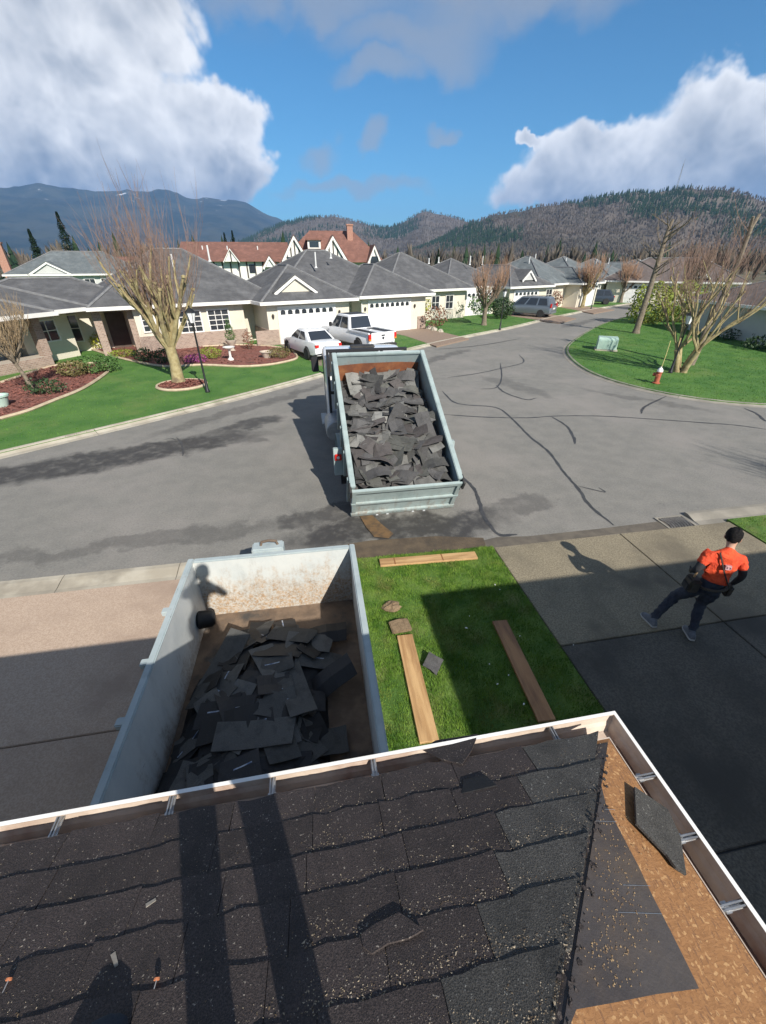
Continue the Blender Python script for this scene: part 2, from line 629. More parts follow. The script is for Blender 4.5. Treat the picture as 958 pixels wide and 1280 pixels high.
def strip(path, w, z=0.004, name='crack_seal', jit=0.22):
    b = MB()
    pts = smooth_line(path, 7)
    w = w * .62
    L, Rr = [], []
    for i, p in enumerate(pts):
        d = (pts[min(i + 1, len(pts) - 1)] - pts[max(i - 1, 0)]).normalized()
        n = Vector((-d.y, d.x, 0))
        taper = min(1.0, 0.35 + i * 0.18, 0.35 + (len(pts) - 1 - i) * 0.18)
        c = p + n * random.uniform(-1, 1) * w * 0.12
        ww = w * taper * random.uniform(1 - jit, 1 + jit) * 0.5
        L.append(c + n * ww)
        Rr.append(c - n * ww)
    for i in range(len(pts) - 1):
        b.face([(L[i].x, L[i].y, z), (Rr[i].x, Rr[i].y, z), (Rr[i + 1].x, Rr[i + 1].y, z), (L[i + 1].x, L[i + 1].y, z)])
    return b.build(name, M['tar'], road)


def z7(x, y):
    return G(540 + x / 2.292, 480 + y / 2.292)


for k, (pp, w) in enumerate([
    ([(30, 20), (60, 50), (100, 60), (185, 68), (230, 100), (280, 150), (335, 195), (380, 255), (420, 300), (450, 345), (520, 405)], .13),
    ([(30, 87), (150, 95), (270, 97), (360, 92), (480, 92), (620, 100), (760, 110), (870, 118), (958, 130)], .12),
    ([(345, 95), (385, 120), (405, 150), (410, 172)], .14),
    ([(90, 268), (120, 300), (135, 335), (150, 380), (190, 430), (245, 432)], .13),
    ([(672, 35), (630, 55), (605, 70), (600, 85)], .13),
    ([(420, 293), (470, 305), (497, 310), (478, 297)], .06),
    ([(895, 70), (930, 85), (955, 105), (990, 112)], .14),
    ([(45, -18), (130, -30), (200, -45), (262, -62), (250, -84)], .11),
    ([(185, 4), (210, 25), (270, 45), (300, 40)], .12),
    ([(196, -60), (200, -20), (185, 10), (140, 15)], .10),
    ([(255, -130), (150, -112), (80, -104), (20, -100)], .16),
]):
    strip([z7(*q) for q in pp], w, 0.004 + 0.0006 * k)
strip([G(221, 547), G(226, 553), G(229, 562), G(229, 570)], .09, .0045)
strip([G(205, 550), G(214, 548), G(220, 550)], .06, .0055)
# relaid strip of asphalt along the right driveway and the muddy apron at the lawn
pm = MB()
pts = [G(622, 672), G(660, 671), G(745, 662), G(835, 651), G(852, 661), G(770, 668), G(640, 684), G(560, 694), G(548, 689)]
pm.face([(p.x, p.y, 0.014) for p in pts])
pm.build('asphalt_patch', mat('relaid_asphalt', (0.095, 0.082, 0.066), (0.135, 0.115, 0.09), 3.0, 0.9, 0.3, 70.0), road)
ap = MB()
ap.prism([(0.30, 5.95), (3.05, 5.87), (3.12, 6.2), (2.2, 6.42), (0.9, 6.5), (0.25, 6.44)], -0.05, 0.020)
ap.build('muddy_apron', mat('mud_apron', (0.075, 0.056, 0.038), (0.12, 0.088, 0.055), 3.0, 0.85, 0.5, 30.0, c3=(0.05, 0.04, 0.03), s3=1.3), road)
rs = MB()
rs.face([(p.x, p.y, 0.0215) for p in [G(450, 646), G(466, 645), G(476, 655), G(492, 668), G(486, 674), G(468, 672), G(458, 660)]])
rs.build('rust_runoff', mat('rust_runoff', (0.17, 0.10, 0.045), (0.09, 0.06, 0.035), 6.0, 0.55), road)

# driveways in slabs
def slabs(name, xs, ys, z, m, dz=0.006):
    root = empty(name)
    root['kind'] = 'structure'
    b = MB()
    b.box(xs[0], xs[-1], ys[0], ys[-1], -0.2, z - 0.035)
    b.build('slab_bed', M['tar'], root)
    for i in range(len(xs) - 1):
        for j in range(len(ys) - 1):
            b = MB()
            b.box(xs[i] + .009, xs[i + 1] - .009, ys[j] + .009, ys[j + 1] - .009, -.15, z + random.uniform(-dz, dz))
            b.build('slab', m, root, bevel=0.008, segs=2)
    return root


dr_ = slabs('driveway_right', [3.17, 5.86, 8.42], [-1.2, 1.0, 3.45, 5.84], 0.045, M['concrete'])
M['concrete_dark'] = mat('dark_concrete', (0.075, 0.068, 0.055), (0.135, 0.122, 0.098), 42.0, 0.88, 0.4, 120.0, c3=(0.055, 0.05, 0.042), s3=0.7, lo3=0.42, hi3=0.72, rand=0.1)
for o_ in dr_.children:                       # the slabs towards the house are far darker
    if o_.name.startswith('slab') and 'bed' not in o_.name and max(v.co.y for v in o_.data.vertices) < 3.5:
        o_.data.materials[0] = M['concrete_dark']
slabs('driveway_left', [-14.0, -9.6, -5.4, 0.34], [0.2, 3.22, 5.92], 0.045, M['aggregate'])

# the storm drain at the driveway edge
dg = empty('storm_drain', (7.33, 6.02, 0.0), label='black iron storm drain grate with curved bars beside the driveway', cat='drain')
M['iron'] = mat('cast_iron', (0.05, 0.047, 0.043), (0.10, 0.085, 0.07), 12.0, 0.6, 0.3, 60.0, metal=0.4)
M['bar_iron'] = mat('worn_iron', (0.30, 0.28, 0.25), (0.20, 0.18, 0.16), 20, .5, metal=.3)
b = MB()
b.box(-.33, .33, -.24, -.20, -.08, .028); b.box(-.33, .33, .20, .24, -.08, .028)
b.box(-.33, -.29, -.20, .20, -.08, .028); b.box(.29, .33, -.20, .20, -.08, .028)
b.build('frame', M['kerb_dark'], dg)
b = MB()
b.box(-.29, .29, -.20, .20, -.06, .010)
b.build('pit', mat('drain_pit', (0.008, 0.008, 0.008)), dg)
for k in range(8):
    x = -.25 + k * .066
    b = MB()
    b.tube([(x + .05 * math.sin(t * 3.0), -.19 + .38 * t, .020) for t in (0, .25, .5, .75, 1)], .017, 6)
    b.build('grate_bar', M['bar_iron'], dg)

# ---- grass blades
def blades(name, poly, n, h, w, m, z, lean=0.6, holes=(), view=None):
    P = np.array([(p[0], p[1]) for p in poly])
    lo, hi = P.min(0), P.max(0)
    x = rng.uniform(lo[0], hi[0], n * 2)
    y = rng.uniform(lo[1], hi[1], n * 2)
    ok = inpoly(x, y, poly)
    for hp in holes:
        ok &= ~inpoly(x, y, hp)
    x, y = x[ok][:n], y[ok][:n]
    k = len(x)
    # clumpy heights
    cl = 0.75 + 0.35 * np.sin(x * 7.3 + 1.3 * np.sin(y * 5.1)) * np.sin(y * 6.7 + 1.1 * np.sin(x * 4.3))
    hh = h * rng.uniform(0.5, 1.2, k) * cl
    a = rng.uniform(0, 2 * np.pi, k)
    l = rng.uniform(0.1, lean, k) * hh
    la = rng.uniform(0, 2 * np.pi, k)
    v = np.zeros((k, 3, 3))
    ca, sa = np.cos(a) * w * .5, np.sin(a) * w * .5
    v[:, 0] = np.stack([x - ca, y - sa, np.full(k, z)], 1)
    v[:, 1] = np.stack([x + ca, y + sa, np.full(k, z)], 1)
    v[:, 2] = np.stack([x + l * np.cos(la), y + l * np.sin(la), z + hh], 1)
    return mesh_np(name, v.reshape(-1, 3), np.arange(k * 3).reshape(-1, 3), m, kind='stuff')


tag(blades('front_lawn_grass', NEAR_LAWN, 120000, .056, .0075, M['blade'], .042), 'short green lawn grass between the bin and the driveway', 'grass')
tag(blades('side_lawn_grass', [(8.43, 3.0), (14, 3.0), (14, 5.88), (8.43, 5.88)], 26000, .05, .009, M['blade'], .055), 'short lawn grass at the right beyond the driveway', 'grass')
# ================================================================== planting beds across the road
def ground_sheet(name, poly, z0, z1, m, kind='structure', bevel=0):
    b = MB()
    b.prism(poly, z0, z1)
    return tag(b.build(name, m), kind=kind)


def ccw(poly):
    a = sum(p[0] * q[1] - q[0] * p[1] for p, q in zip(poly, poly[1:] + poly[:1]))
    return poly if a > 0 else poly[::-1]


def pxpoly(pts, z=0.0):
    return ccw([(G(*p, z).x, G(*p, z).y) for p in pts])


BED_L = pxpoly([(-70, 548), (0, 525), (35, 515), (70, 501), (104, 487), (130, 470), (137, 462), (130, 456), (98, 455), (60, 460), (0, 480), (-90, 505)], .08)
BED_A = pxpoly([(104, 432), (135, 444), (170, 453), (208, 459), (253, 457), (300, 459), (335, 457), (362, 452), (372, 447), (362, 438), (340, 434), (300, 432), (250, 434), (180, 436), (140, 425)], .08)
tc = G(228, 482, .08)
RING = [(tc.x + 1.0 * math.cos(a * .35), tc.y + .9 * math.sin(a * .35)) for a in range(18)]
BEDS = [('mulch_bed_left', BED_L), ('mulch_bed_house', BED_A), ('mulch_ring', RING)]
for nm, poly in BEDS:
    ground_sheet(nm, poly, 0.0, 0.115, M['mulch'])
    pts = smooth_line([Vector((p[0], p[1], .12)) for p in poly + poly[:2]], 3)
    e = MB()
    e.tube(pts, .065, 6)
    tag(e.build('bed_edging', M['edging'], smooth=True), kind='structure')
# bark chips
def chips(name, polys, n, z, size, m):
    vs, fs = [], []
    for poly in polys:
        P = np.array(poly)
        lo, hi = P.min(0), P.max(0)
        x = rng.uniform(lo[0], hi[0], n); y = rng.uniform(lo[1], hi[1], n)
        ok = inpoly(x, y, poly)
        for a, c in zip(x[ok], y[ok]):
            k = len(vs)
            r = size * rng.uniform(.6, 1.4)
            t = rng.uniform(0, 6.28)
            zz = z + rng.uniform(0, size * .6)
            tl = rng.uniform(-.5, .5, 3) * size
            for j, q in enumerate((0, 2.1, 4.2)):
                vs.append((a + r * math.cos(t + q), c + r * .5 * math.sin(t + q), zz + tl[j]))
            fs.append((k, k + 1, k + 2))
    return mesh_np(name, vs, fs, m, kind='stuff')
tag(chips('bark_chips', [BED_L, BED_A, RING], 3500, .12, .07, M['mulch']), 'loose red bark chips over the planting beds', 'mulch')

# driveways across the road
DRIVES = [('driveway_first_garage', [(-1.75, 29.2), (2.7, 31.2), (5.4, 25.9), (1.5, 21.6), (0.55, 22.4)]),
          ('driveway_second_garage', None), ('driveway_van', None), ('driveway_far', None)]
DRIVES[1] = ('driveway_second_garage', ccw([(G(452, 410).x, G(452, 410).y), (9.6, 35.6), (G(586, 424.5).x, G(586, 424.5).y - .1), (G(545, 434).x, G(545, 434).y - .15), (G(506, 421).x, G(506, 421).y)]))
DRIVES[2] = ('driveway_van', pxpoly([(612, 392), (640, 386), (720, 399), (700, 405), (690, 404)]))
DRIVES[3] = ('driveway_far', pxpoly([(690, 383), (712, 381), (768, 388), (742, 393)]))
for nm, poly in DRIVES:
    ground_sheet(nm, ccw(poly), 0.0, 0.083 if nm != 'driveway_first_garage' else .086, M['aggregate_brown'] if nm != 'driveway_first_garage' else M['concrete'])

hol = [p for _, p in BEDS] + [p for _, p in DRIVES]
FL = [(p.x, p.y) for p in FAR if p.x > -14 and p.x < 30]
tag(blades('far_lawn_grass', ccw(FL + [(30, 52), (-2, 33), (-15, 28)]), 70000, .06, .022, M['blade_far'], .07, holes=hol), 'bright green trimmed lawn grass in front of the houses', 'grass')
IL = ccw([(p.x, p.y) for p in ISL if p.x < 33 and p.y < 42] + [(33, 12)])
tag(blades('corner_lawn_grass', IL, 70000, .06, .022, M['blade_far'], .07), 'green lawn grass on the corner plot around the hydrant', 'grass')

# ================================================================== hills and mountains
def vnoise(x, y, seed=0):
    """smooth lattice noise, numpy"""
    r = np.random.default_rng(seed).uniform(0, 1, (64, 64))
    xi, yi = np.floor(x).astype(int), np.floor(y).astype(int)
    fx, fy = x - xi, y - yi
    fx, fy = fx * fx * (3 - 2 * fx), fy * fy * (3 - 2 * fy)
    g = lambda i, j: r[(xi + i) % 64, (yi + j) % 64]
    return (g(0, 0) * (1 - fx) + g(1, 0) * fx) * (1 - fy) + (g(0, 1) * (1 - fx) + g(1, 1) * fx) * fy


def fbm(x, y, oct=4, seed=0):
    s, a, t = 0, 1.0, 0
    for k in range(oct):
        s = s + a * vnoise(x * 2 ** k, y * 2 ** k, seed + k)
        t += a
        a *= .5
    return s / t


def hill_mesh(name, prof, r0, r1, r2, m, na, nr, rough, seed):
    A = np.array([p[0] for p in prof], float)
    E = np.array([p[1] for p in prof], float)
    az = np.linspace(A[0], A[-1], na)
    el = np.interp(az, A, E)
    k = np.ones(9) / 9
    el = np.convolve(np.pad(el, 4, mode='edge'), k, 'valid')
    el = el * (1 + .10 * (fbm(az * .55 + 40, az * 0 + seed, 4, seed + 3) - .5))
    rr = np.concatenate([np.linspace(r0, r1, nr), np.linspace(r1, r2, nr // 3 + 1)[1:]])
    AZ, RR = np.meshgrid(np.radians(az), rr, indexing='ij')
    H = np.tan(np.radians(el))[:, None] * r1
    X, Y = RR * np.sin(AZ), RR * np.cos(AZ)
    t = np.clip((RR - r0) / (r1 - r0), 0, 1)
    back = np.clip((RR - r1) / (r2 - r1), 0, 1)
    n = fbm(X / rough, Y / rough, 5, seed) - .5
    gully = np.abs(fbm(X / (rough * .55), Y / (rough * .55), 4, seed + 9) - .5)
    Z = H * (t ** 1.25) * (1 - .75 * back ** 1.5)
    Z = Z + (n * .42 * H + -gully * .60 * H) * np.minimum(1, t * 1.6) * np.clip(1.18 - t, .15, 1) - 2.0 * (1 - t)
    vs = np.stack([X, Y, Z], -1).reshape(-1, 3)
    a, b = X.shape
    i = np.arange(a * b).reshape(a, b)
    fs = np.stack([i[:-1, :-1], i[1:, :-1], i[1:, 1:], i[:-1, 1:]], -1).reshape(-1, 4)
    return tag(mesh_np(name, vs, fs, m, smooth=True), kind='structure'), (X, Y, Z, t)


M['hill'] = mat('hillside', (0.085, 0.070, 0.055), (0.125, 0.102, 0.082), 0.012, 0.95, 0.0, c3=(0.035, 0.045, 0.025), s3=0.004)


def mountain_material():
    m = bpy.data.materials.new('snowy_mountain')
    m.use_nodes = True
    N = NT(m.node_tree)
    b = m.node_tree.nodes['Principled BSDF']
    b.inputs['Roughness'].default_value = .95
    b.inputs['Specular IOR Level'].default_value = .1
    p = N.node('ShaderNodeTexCoord').outputs['Object']
    s = N.node('ShaderNodeSeparateXYZ')
    N.put(s.inputs[0], p)
    f = N.rng(N.noise(p, .004, 8, .65), .4, .6)
    col = N.mix(f, (0.014, 0.024, 0.020), (0.040, 0.046, 0.034))
    sn = N.noise(N.vm('MULTIPLY', p, (1, 1, .35)), .0065, 9, .68)
    hgt = N.rng(s.outputs[2], 180.0, 520.0, 0.0, .13)
    snow = N.rng(N.add(sn, hgt), .73, .82)
    col = N.mix(N.mul(snow, .75), col, (0.75, 0.77, 0.80))
    N.put(b.inputs['Base Color'], col)
    return m


M['mountain'] = mountain_material()
hill_mesh('mountain_left', [(-75, 5.0), (-60, 5.8), (-45, 6.4), (-34, 5.9), (-27, 5.6), (-23, 6.1), (-19, 5.8), (-15, 6.3), (-11, 6.0), (-8.5, 5.6), (-6.6, 6.0), (-5.2, 5.65), (-3.5, 4.8), (-1.5, 3.9), (1, 3.2), (5, 2.7), (16, 2.2)],
          2600, 5200, 7000, M['mountain'], 260, 70, 900, 3)
_, hm = hill_mesh('hill_middle', [(-14, .7), (-8, 1.4), (-3, 3.2), (-.5, 3.9), (2.5, 4.4), (5, 4.45), (7.5, 4.0), (9.5, 3.4), (11.5, 3.6), (13.5, 4.6), (15.5, 5.0), (17.5, 4.5), (20, 4.0), (24, 3.6), (32, 3.0), (45, 2.4)],
                  1050, 2100, 2700, M['hill'], 200, 50, 420, 21)
_, hr = hill_mesh('hill_right', [(11, .4), (15, 1.7), (19, 3.4), (22, 4.35), (26, 5.1), (29, 5.7), (33, 5.95), (37, 6.15), (41.5, 6.45), (44, 5.9), (47, 4.9), (51, 3.9), (57, 3.2), (66, 3.0), (80, 2.6)],
                  620, 1320, 1750, M['hill'], 240, 60, 300, 41)

# woods on the hills: evergreens as ragged cones, bare hardwoods as sheaves of twigs
def scatter(h, n, seed, lo=.04):
    X, Y, Z, t = h
    g = np.random.default_rng(seed)
    a, b = X.shape
    i = g.uniform(0, a - 1.01, n); j = g.uniform(0, b - 1.01, n)
    i0, j0 = i.astype(int), j.astype(int)
    fi, fj = i - i0, j - j0
    def s(Q):
        return (Q[i0, j0] * (1 - fi) * (1 - fj) + Q[i0 + 1, j0] * fi * (1 - fj) + Q[i0, j0 + 1] * (1 - fi) * fj + Q[i0 + 1, j0 + 1] * fi * fj)
    x, y, z, tt = s(X), s(Y), s(Z), s(t)
    ok = tt > lo
    return np.stack([x, y, z], 1)[ok], g


def conifers(P, g, hmin, hmax, layers=3, sides=5):
    n = len(P)
    h = g.uniform(hmin, hmax, n)
    vs, fs = [], []
    base = 0
    for L in range(layers):
        z0 = .08 + .27 * L
        z1 = min(1.0, z0 + .46)
        rr = .21 - .055 * L
        rot = g.uniform(0, 6.28, n)
        ring = []
        for s in range(sides):
            a = rot + 2 * np.pi * s / sides
            q = rr * h * g.uniform(.65, 1.2, n)
            ring.append(np.stack([P[:, 0] + q * np.cos(a), P[:, 1] + q * np.sin(a), P[:, 2] + h * (z0 + g.uniform(-.04, .04, n))], 1))
        tip = np.stack([P[:, 0], P[:, 1], P[:, 2] + h * z1], 1)
        allv = np.stack(ring + [tip], 1)
        vs.append(allv.reshape(-1, 3))
        k = base + np.arange(n)[:, None] * (sides + 1)
        for s in range(sides):
            fs.append(np.concatenate([k + s, k + (s + 1) % sides, k + sides], 1))
        base += n * (sides + 1)
    return np.concatenate(vs), np.concatenate(fs)


def hardwoods(P, g, hmin, hmax, spikes=13):
    n = len(P)
    h = g.uniform(hmin, hmax, n)
    vs = np.zeros((n, spikes, 3, 3))
    for s in range(spikes):
        a = g.uniform(0, 6.28, n)
        z0 = h * g.uniform(.25, .6, n)
        sp = h * g.uniform(.03, .30, n)
        z1 = np.minimum(h, z0 + h * g.uniform(.25, .55, n)) 
        w = h * .055
        b = a + np.pi / 2
        x0 = P[:, 0] + .25 * sp * np.cos(a); y0 = P[:, 1] + .25 * sp * np.sin(a)
        x1 = P[:, 0] + sp * np.cos(a); y1 = P[:, 1] + sp * np.sin(a)
        vs[:, s, 0] = np.stack([x0 - w * np.cos(b), y0 - w * np.sin(b), P[:, 2] + z0], 1)
        vs[:, s, 1] = np.stack([x0 + w * np.cos(b), y0 + w * np.sin(b), P[:, 2] + z0], 1)
        vs[:, s, 2] = np.stack([x1, y1, P[:, 2] + z1], 1)
    return vs.reshape(-1, 3), np.arange(n * spikes * 3).reshape(-1, 3)


M['conifer'] = mat('conifer_needles', (0.012, 0.028, 0.014), (0.028, 0.050, 0.024), 0.15, 0.9, spec=0.1)
M['hardwood'] = mat('bare_hardwood', (0.115, 0.098, 0.078), (0.165, 0.142, 0.115), 0.05, 0.95, c3=(0.15, 0.115, 0.085), s3=0.012, spec=0.1)


def wood(nm, hs, n, seed, thr, hc, hh, lab):
    P, g = scatter(hs, n, seed)
    d = fbm(P[:, 0] / 190, P[:, 1] / 190, 4, seed + 5) + .12 * (P[:, 2] / max(1, P[:, 2].max())) + g.uniform(-.06, .06, len(P))
    c = d > thr
    v, f = conifers(P[c], g, *hc)
    tag(mesh_np(nm + '_evergreen_wood', v, f, M['conifer']), 'dark evergreen wood ' + lab, 'wood', kind='stuff')
    v, f = hardwoods(P[~c], g, *hh)
    tag(mesh_np(nm + '_bare_wood', v, f, M['hardwood']), 'grey brown leafless wood ' + lab, 'wood', kind='stuff')


wood('near_hill', hr, 26000, 5, .655, (6, 11), (6, 10), 'on the right hand hill')
wood('middle_hill', hm, 17000, 8, .60, (9, 15), (8, 13), 'on the middle hills')

# belt of bare trees on the valley floor behind the houses
def belt():
    g = np.random.default_rng(77)
    n = 1500
    az_ = np.radians(g.uniform(-45, 70, n))
    r_ = g.uniform(130, 620, n)
    P = np.stack([r_ * np.sin(az_), r_ * np.cos(az_), np.full(n, -.2)], 1)
    c = g.uniform(0, 1, n) < .16
    v, f = conifers(P[c], g, 7, 13)
    tag(mesh_np('valley_evergreens', v, f, M['conifer']), 'dark evergreens scattered along the valley floor', 'wood', kind='stuff')
    v, f = hardwoods(P[~c], g, 5, 10, 26)
    tag(mesh_np('valley_bare_trees', v, f, M['hardwood']), 'belt of reddish leafless trees behind the houses', 'wood', kind='stuff')
belt()

# mast on the right hand hill
def on_hill(h, az_deg, t_want):
    X, Y, Z, t = h
    i = np.argmin(np.abs(np.degrees(np.arctan2(X[:, 5], Y[:, 5])) - az_deg))
    j = np.argmin(np.abs(t[i] - t_want))
    return Vector((X[i, j], Y[i, j], Z[i, j]))
mp = on_hill(hr, math.degrees(math.atan2(*ray(849, 225)[:2])), .98)
mast = empty('radio_mast', mp, label='thin grey lattice radio mast on top of the right hand hill', cat='mast')
M['steel'] = mat('galvanised_steel', (0.34, 0.36, 0.37), (0.44, 0.45, 0.46), 8, .5, metal=.6)
b = MB()
for k in range(3):
    a = k * 2.094
    b.tube([(2.2 * math.cos(a), 2.2 * math.sin(a), 0), (.5 * math.cos(a), .5 * math.sin(a), 46)], .35, 4)
for z in range(4, 46, 5):
    r = 2.2 - 1.7 * z / 46
    for k in range(3):
        a, c = k * 2.094, (k + 1) * 2.094
        b.tube([(r * math.cos(a), r * math.sin(a), z), (r * math.cos(c), r * math.sin(c), z + 2.5)], .18, 3)
b.build('lattice', M['steel'], mast)
b = MB()
b.tube([(0, 0, 46), (0, 0, 54)], .25, 4)
b.build('aerial', M['steel'], mast)
# ================================================================== houses
def shingle_roof(name, c1, c2, c3):
    m = bpy.data.materials.new(name)
    m.use_nodes = True
    N = NT(m.node_tree)
    b = m.node_tree.nodes['Principled BSDF']
    b.inputs['Roughness'].default_value = .9
    p = N.node('ShaderNodeTexCoord').outputs['Object']
    col = N.mix(N.rng(N.noise(p, 1.6, 8, .7), .3, .7), c1, c2)
    s = N.node('ShaderNodeSeparateXYZ')
    N.put(s.inputs[0], p)
    row = N.m('FLOOR', N.mul(s.outputs[2], 1 / .075))
    cell = N.node('ShaderNodeTexWhiteNoise', noise_dimensions='3D')
    cx = N.node('ShaderNodeCombineXYZ')
    N.put(cx.inputs[0], N.m('FLOOR', N.mul(N.add(s.outputs[0], s.outputs[1]), 3.0)))
    N.put(cx.inputs[1], row)
    N.put(cell.inputs['Vector'], cx.outputs[0])
    col = N.mix(N.mul(cell.outputs['Value'], .45), col, c3)
    fr = N.m('FRACT', N.mul(s.outputs[2], 1 / .075))
    bn = N.node('ShaderNodeBump')
    bn.inputs['Strength'].default_value = .5
    bn.inputs['Distance'].default_value = .02
    col = N.mix(N.mul(N.rng(N.noise(N.vm('MULTIPLY', p, (1, 1, .3)), .9, 7, .7), .45, .7), .5), col, tuple(x * 1.5 for x in c2))
    N.put(bn.inputs['Height'], N.m('SUBTRACT', 1.0, fr))
    m.node_tree.links.new(bn.outputs[0], b.inputs['Normal'])
    N.put(b.inputs['Base Color'], col)
    return m


def siding(name, c, pitch=.11):
    m = bpy.data.materials.new(name)
    m.use_nodes = True
    N = NT(m.node_tree)
    b = m.node_tree.nodes['Principled BSDF']
    b.inputs['Roughness'].default_value = .6
    p = N.node('ShaderNodeTexCoord').outputs['Object']
    s = N.node('ShaderNodeSeparateXYZ')
    N.put(s.inputs[0], p)
    fr = N.m('FRACT', N.mul(s.outputs[2], 1 / pitch))
    N.put(b.inputs['Base Color'], N.mix(N.rng(N.noise(p, .8, 5), .35, .7), c, tuple(x * .9 for x in c)))
    bn = N.node('ShaderNodeBump')
    bn.inputs['Strength'].default_value = .6
    bn.inputs['Distance'].default_value = .02
    N.put(bn.inputs['Height'], fr)
    m.node_tree.links.new(bn.outputs[0], b.inputs['Normal'])
    return m


def bricks(name, c1, c2, mortar, sx=3.2):
    m = bpy.data.materials.new(name)
    m.use_nodes = True
    N = NT(m.node_tree)
    b = m.node_tree.nodes['Principled BSDF']
    b.inputs['Roughness'].default_value = .9
    tc = N.node('ShaderNodeTexCoord').outputs['Object']
    s = N.node('ShaderNodeSeparateXYZ')
    N.put(s.inputs[0], tc)
    cx = N.node('ShaderNodeCombineXYZ')
    N.put(cx.inputs[0], N.add(s.outputs[0], s.outputs[1]))
    N.put(cx.inputs[1], s.outputs[2])
    br = N.node('ShaderNodeTexBrick')
    N.put(br.inputs['Vector'], cx.outputs[0])
    N.put(br.inputs['Color1'], c1)
    N.put(br.inputs['Color2'], c2)
    N.put(br.inputs['Mortar'], mortar)
    br.inputs['Scale'].default_value = sx
    br.inputs['Mortar Size'].default_value = .02
    N.put(b.inputs['Base Color'], br.outputs[0])
    return m


M['roof_grey'] = shingle_roof('roof_grey', (0.070, 0.071, 0.076), (0.112, 0.112, 0.114), (0.055, 0.054, 0.056))
M['roof_blue'] = shingle_roof('roof_bluegrey', (0.095, 0.112, 0.118), (0.14, 0.155, 0.158), (0.075, 0.088, 0.092))
M['roof_red'] = shingle_roof('roof_redbrown', (0.15, 0.070, 0.052), (0.21, 0.10, 0.075), (0.12, 0.06, 0.045))
M['roof_brown'] = shingle_roof('roof_browngrey', (0.105, 0.085, 0.078), (0.15, 0.12, 0.108), (0.08, 0.065, 0.06))
M['ridge'] = mat('ridge_shingle', (0.14, 0.14, 0.145), (0.19, 0.19, 0.19), 4, .9)
M['cream'] = siding('cream_siding', (0.70, 0.645, 0.53))
M['greywall'] = siding('grey_siding', (0.52, 0.52, 0.50))
M['trim'] = mat('white_trim', (0.78, 0.76, 0.72), (0.70, 0.68, 0.64), 2, .5)
M['stone'] = bricks('stone_veneer', (0.24, 0.165, 0.13), (0.36, 0.26, 0.205), (0.42, 0.37, 0.31))
M['brick'] = bricks('red_brick', (0.30, 0.12, 0.08), (0.38, 0.17, 0.11), (0.40, 0.34, 0.28), 6.0)
M['door'] = mat('garage_door_paint', (0.80, 0.79, 0.76), (0.74, 0.73, 0.70), 1.0, .45)
M['glass'] = mat('window_glass', (0.030, 0.035, 0.042), None, rough=.06, spec=.8)
M['entry'] = mat('entry_door', (0.07, 0.05, 0.04), (0.10, 0.07, 0.055), 3, .5)
M['stucco'] = mat('white_stucco', (0.74, 0.72, 0.67), (0.66, 0.64, 0.60), 2.0, .9)
M['timber'] = mat('dark_timber', (0.055, 0.045, 0.04), (0.09, 0.07, 0.06), 3.0, .8)
M['pvc'] = mat('vent_pipe', (0.62, 0.62, 0.60), None, rough=.5)


def hip(root, x0, x1, y0, y1, z, s, m, fas=.17, caps=True, gutter=True):
    """one hipped roof block with fascia, gutter and ridge caps"""
    w, d = x1 - x0, y1 - y0
    k = min(w, d) / 2
    h = k * s
    if w >= d:
        ra, rb = Vector((x0 + k, y0 + k, z + h)), Vector((x1 - k, y0 + k, z + h))
    else:
        ra, rb = Vector((x0 + k, y0 + k, z + h)), Vector((x0 + k, y1 - k, z + h))
    c = [Vector((x0, y0, z)), Vector((x1, y0, z)), Vector((x1, y1, z)), Vector((x0, y1, z))]
    b = MB()
    if w >= d:
        b.face([c[0], c[1], rb, ra]); b.face([c[1], c[2], rb]); b.face([c[2], c[3], ra, rb]); b.face([c[3], c[0], ra])
        hips = [(c[0], ra), (c[1], rb), (c[2], rb), (c[3], ra)]
    else:
        b.face([c[0], c[1], ra]); b.face([c[1], c[2], rb, ra]); b.face([c[2], c[3], rb]); b.face([c[3], c[0], ra, rb])
        hips = [(c[0], ra), (c[1], ra), (c[2], rb), (c[3], rb)]
    b.face(c[::-1])
    roof = b.build('roof', m, root)
    if caps:
        for (p, q) in hips + [(ra, rb)]:
            if (q - p).length < .3: continue
            t = MB()
            t.tube([p + Vector((0, 0, .01)), q + Vector((0, 0, .01))], .075, 5)
            t.build('ridge_cap', M['ridge'], roof)
    if gutter:
        g = MB()
        g.box(x0 - .10, x1 + .10, y0 - .10, y0 + .02, z - fas, z + .01)
        g.box(x0 - .10, x1 + .10, y1 - .02, y1 + .10, z - fas, z + .01)
        g.box(x0 - .10, x0 + .02, y0 + .021, y1 - .021, z - fas, z + .01)
        g.box(x1 - .02, x1 + .10, y0 + .021, y1 - .021, z - fas, z + .01)
        g.box(x0 + .02, x1 - .02, y0 + .02, y1 - .02, z - .05, z - .002)
        g.build('gutter', M['trim'], root)
    return roof


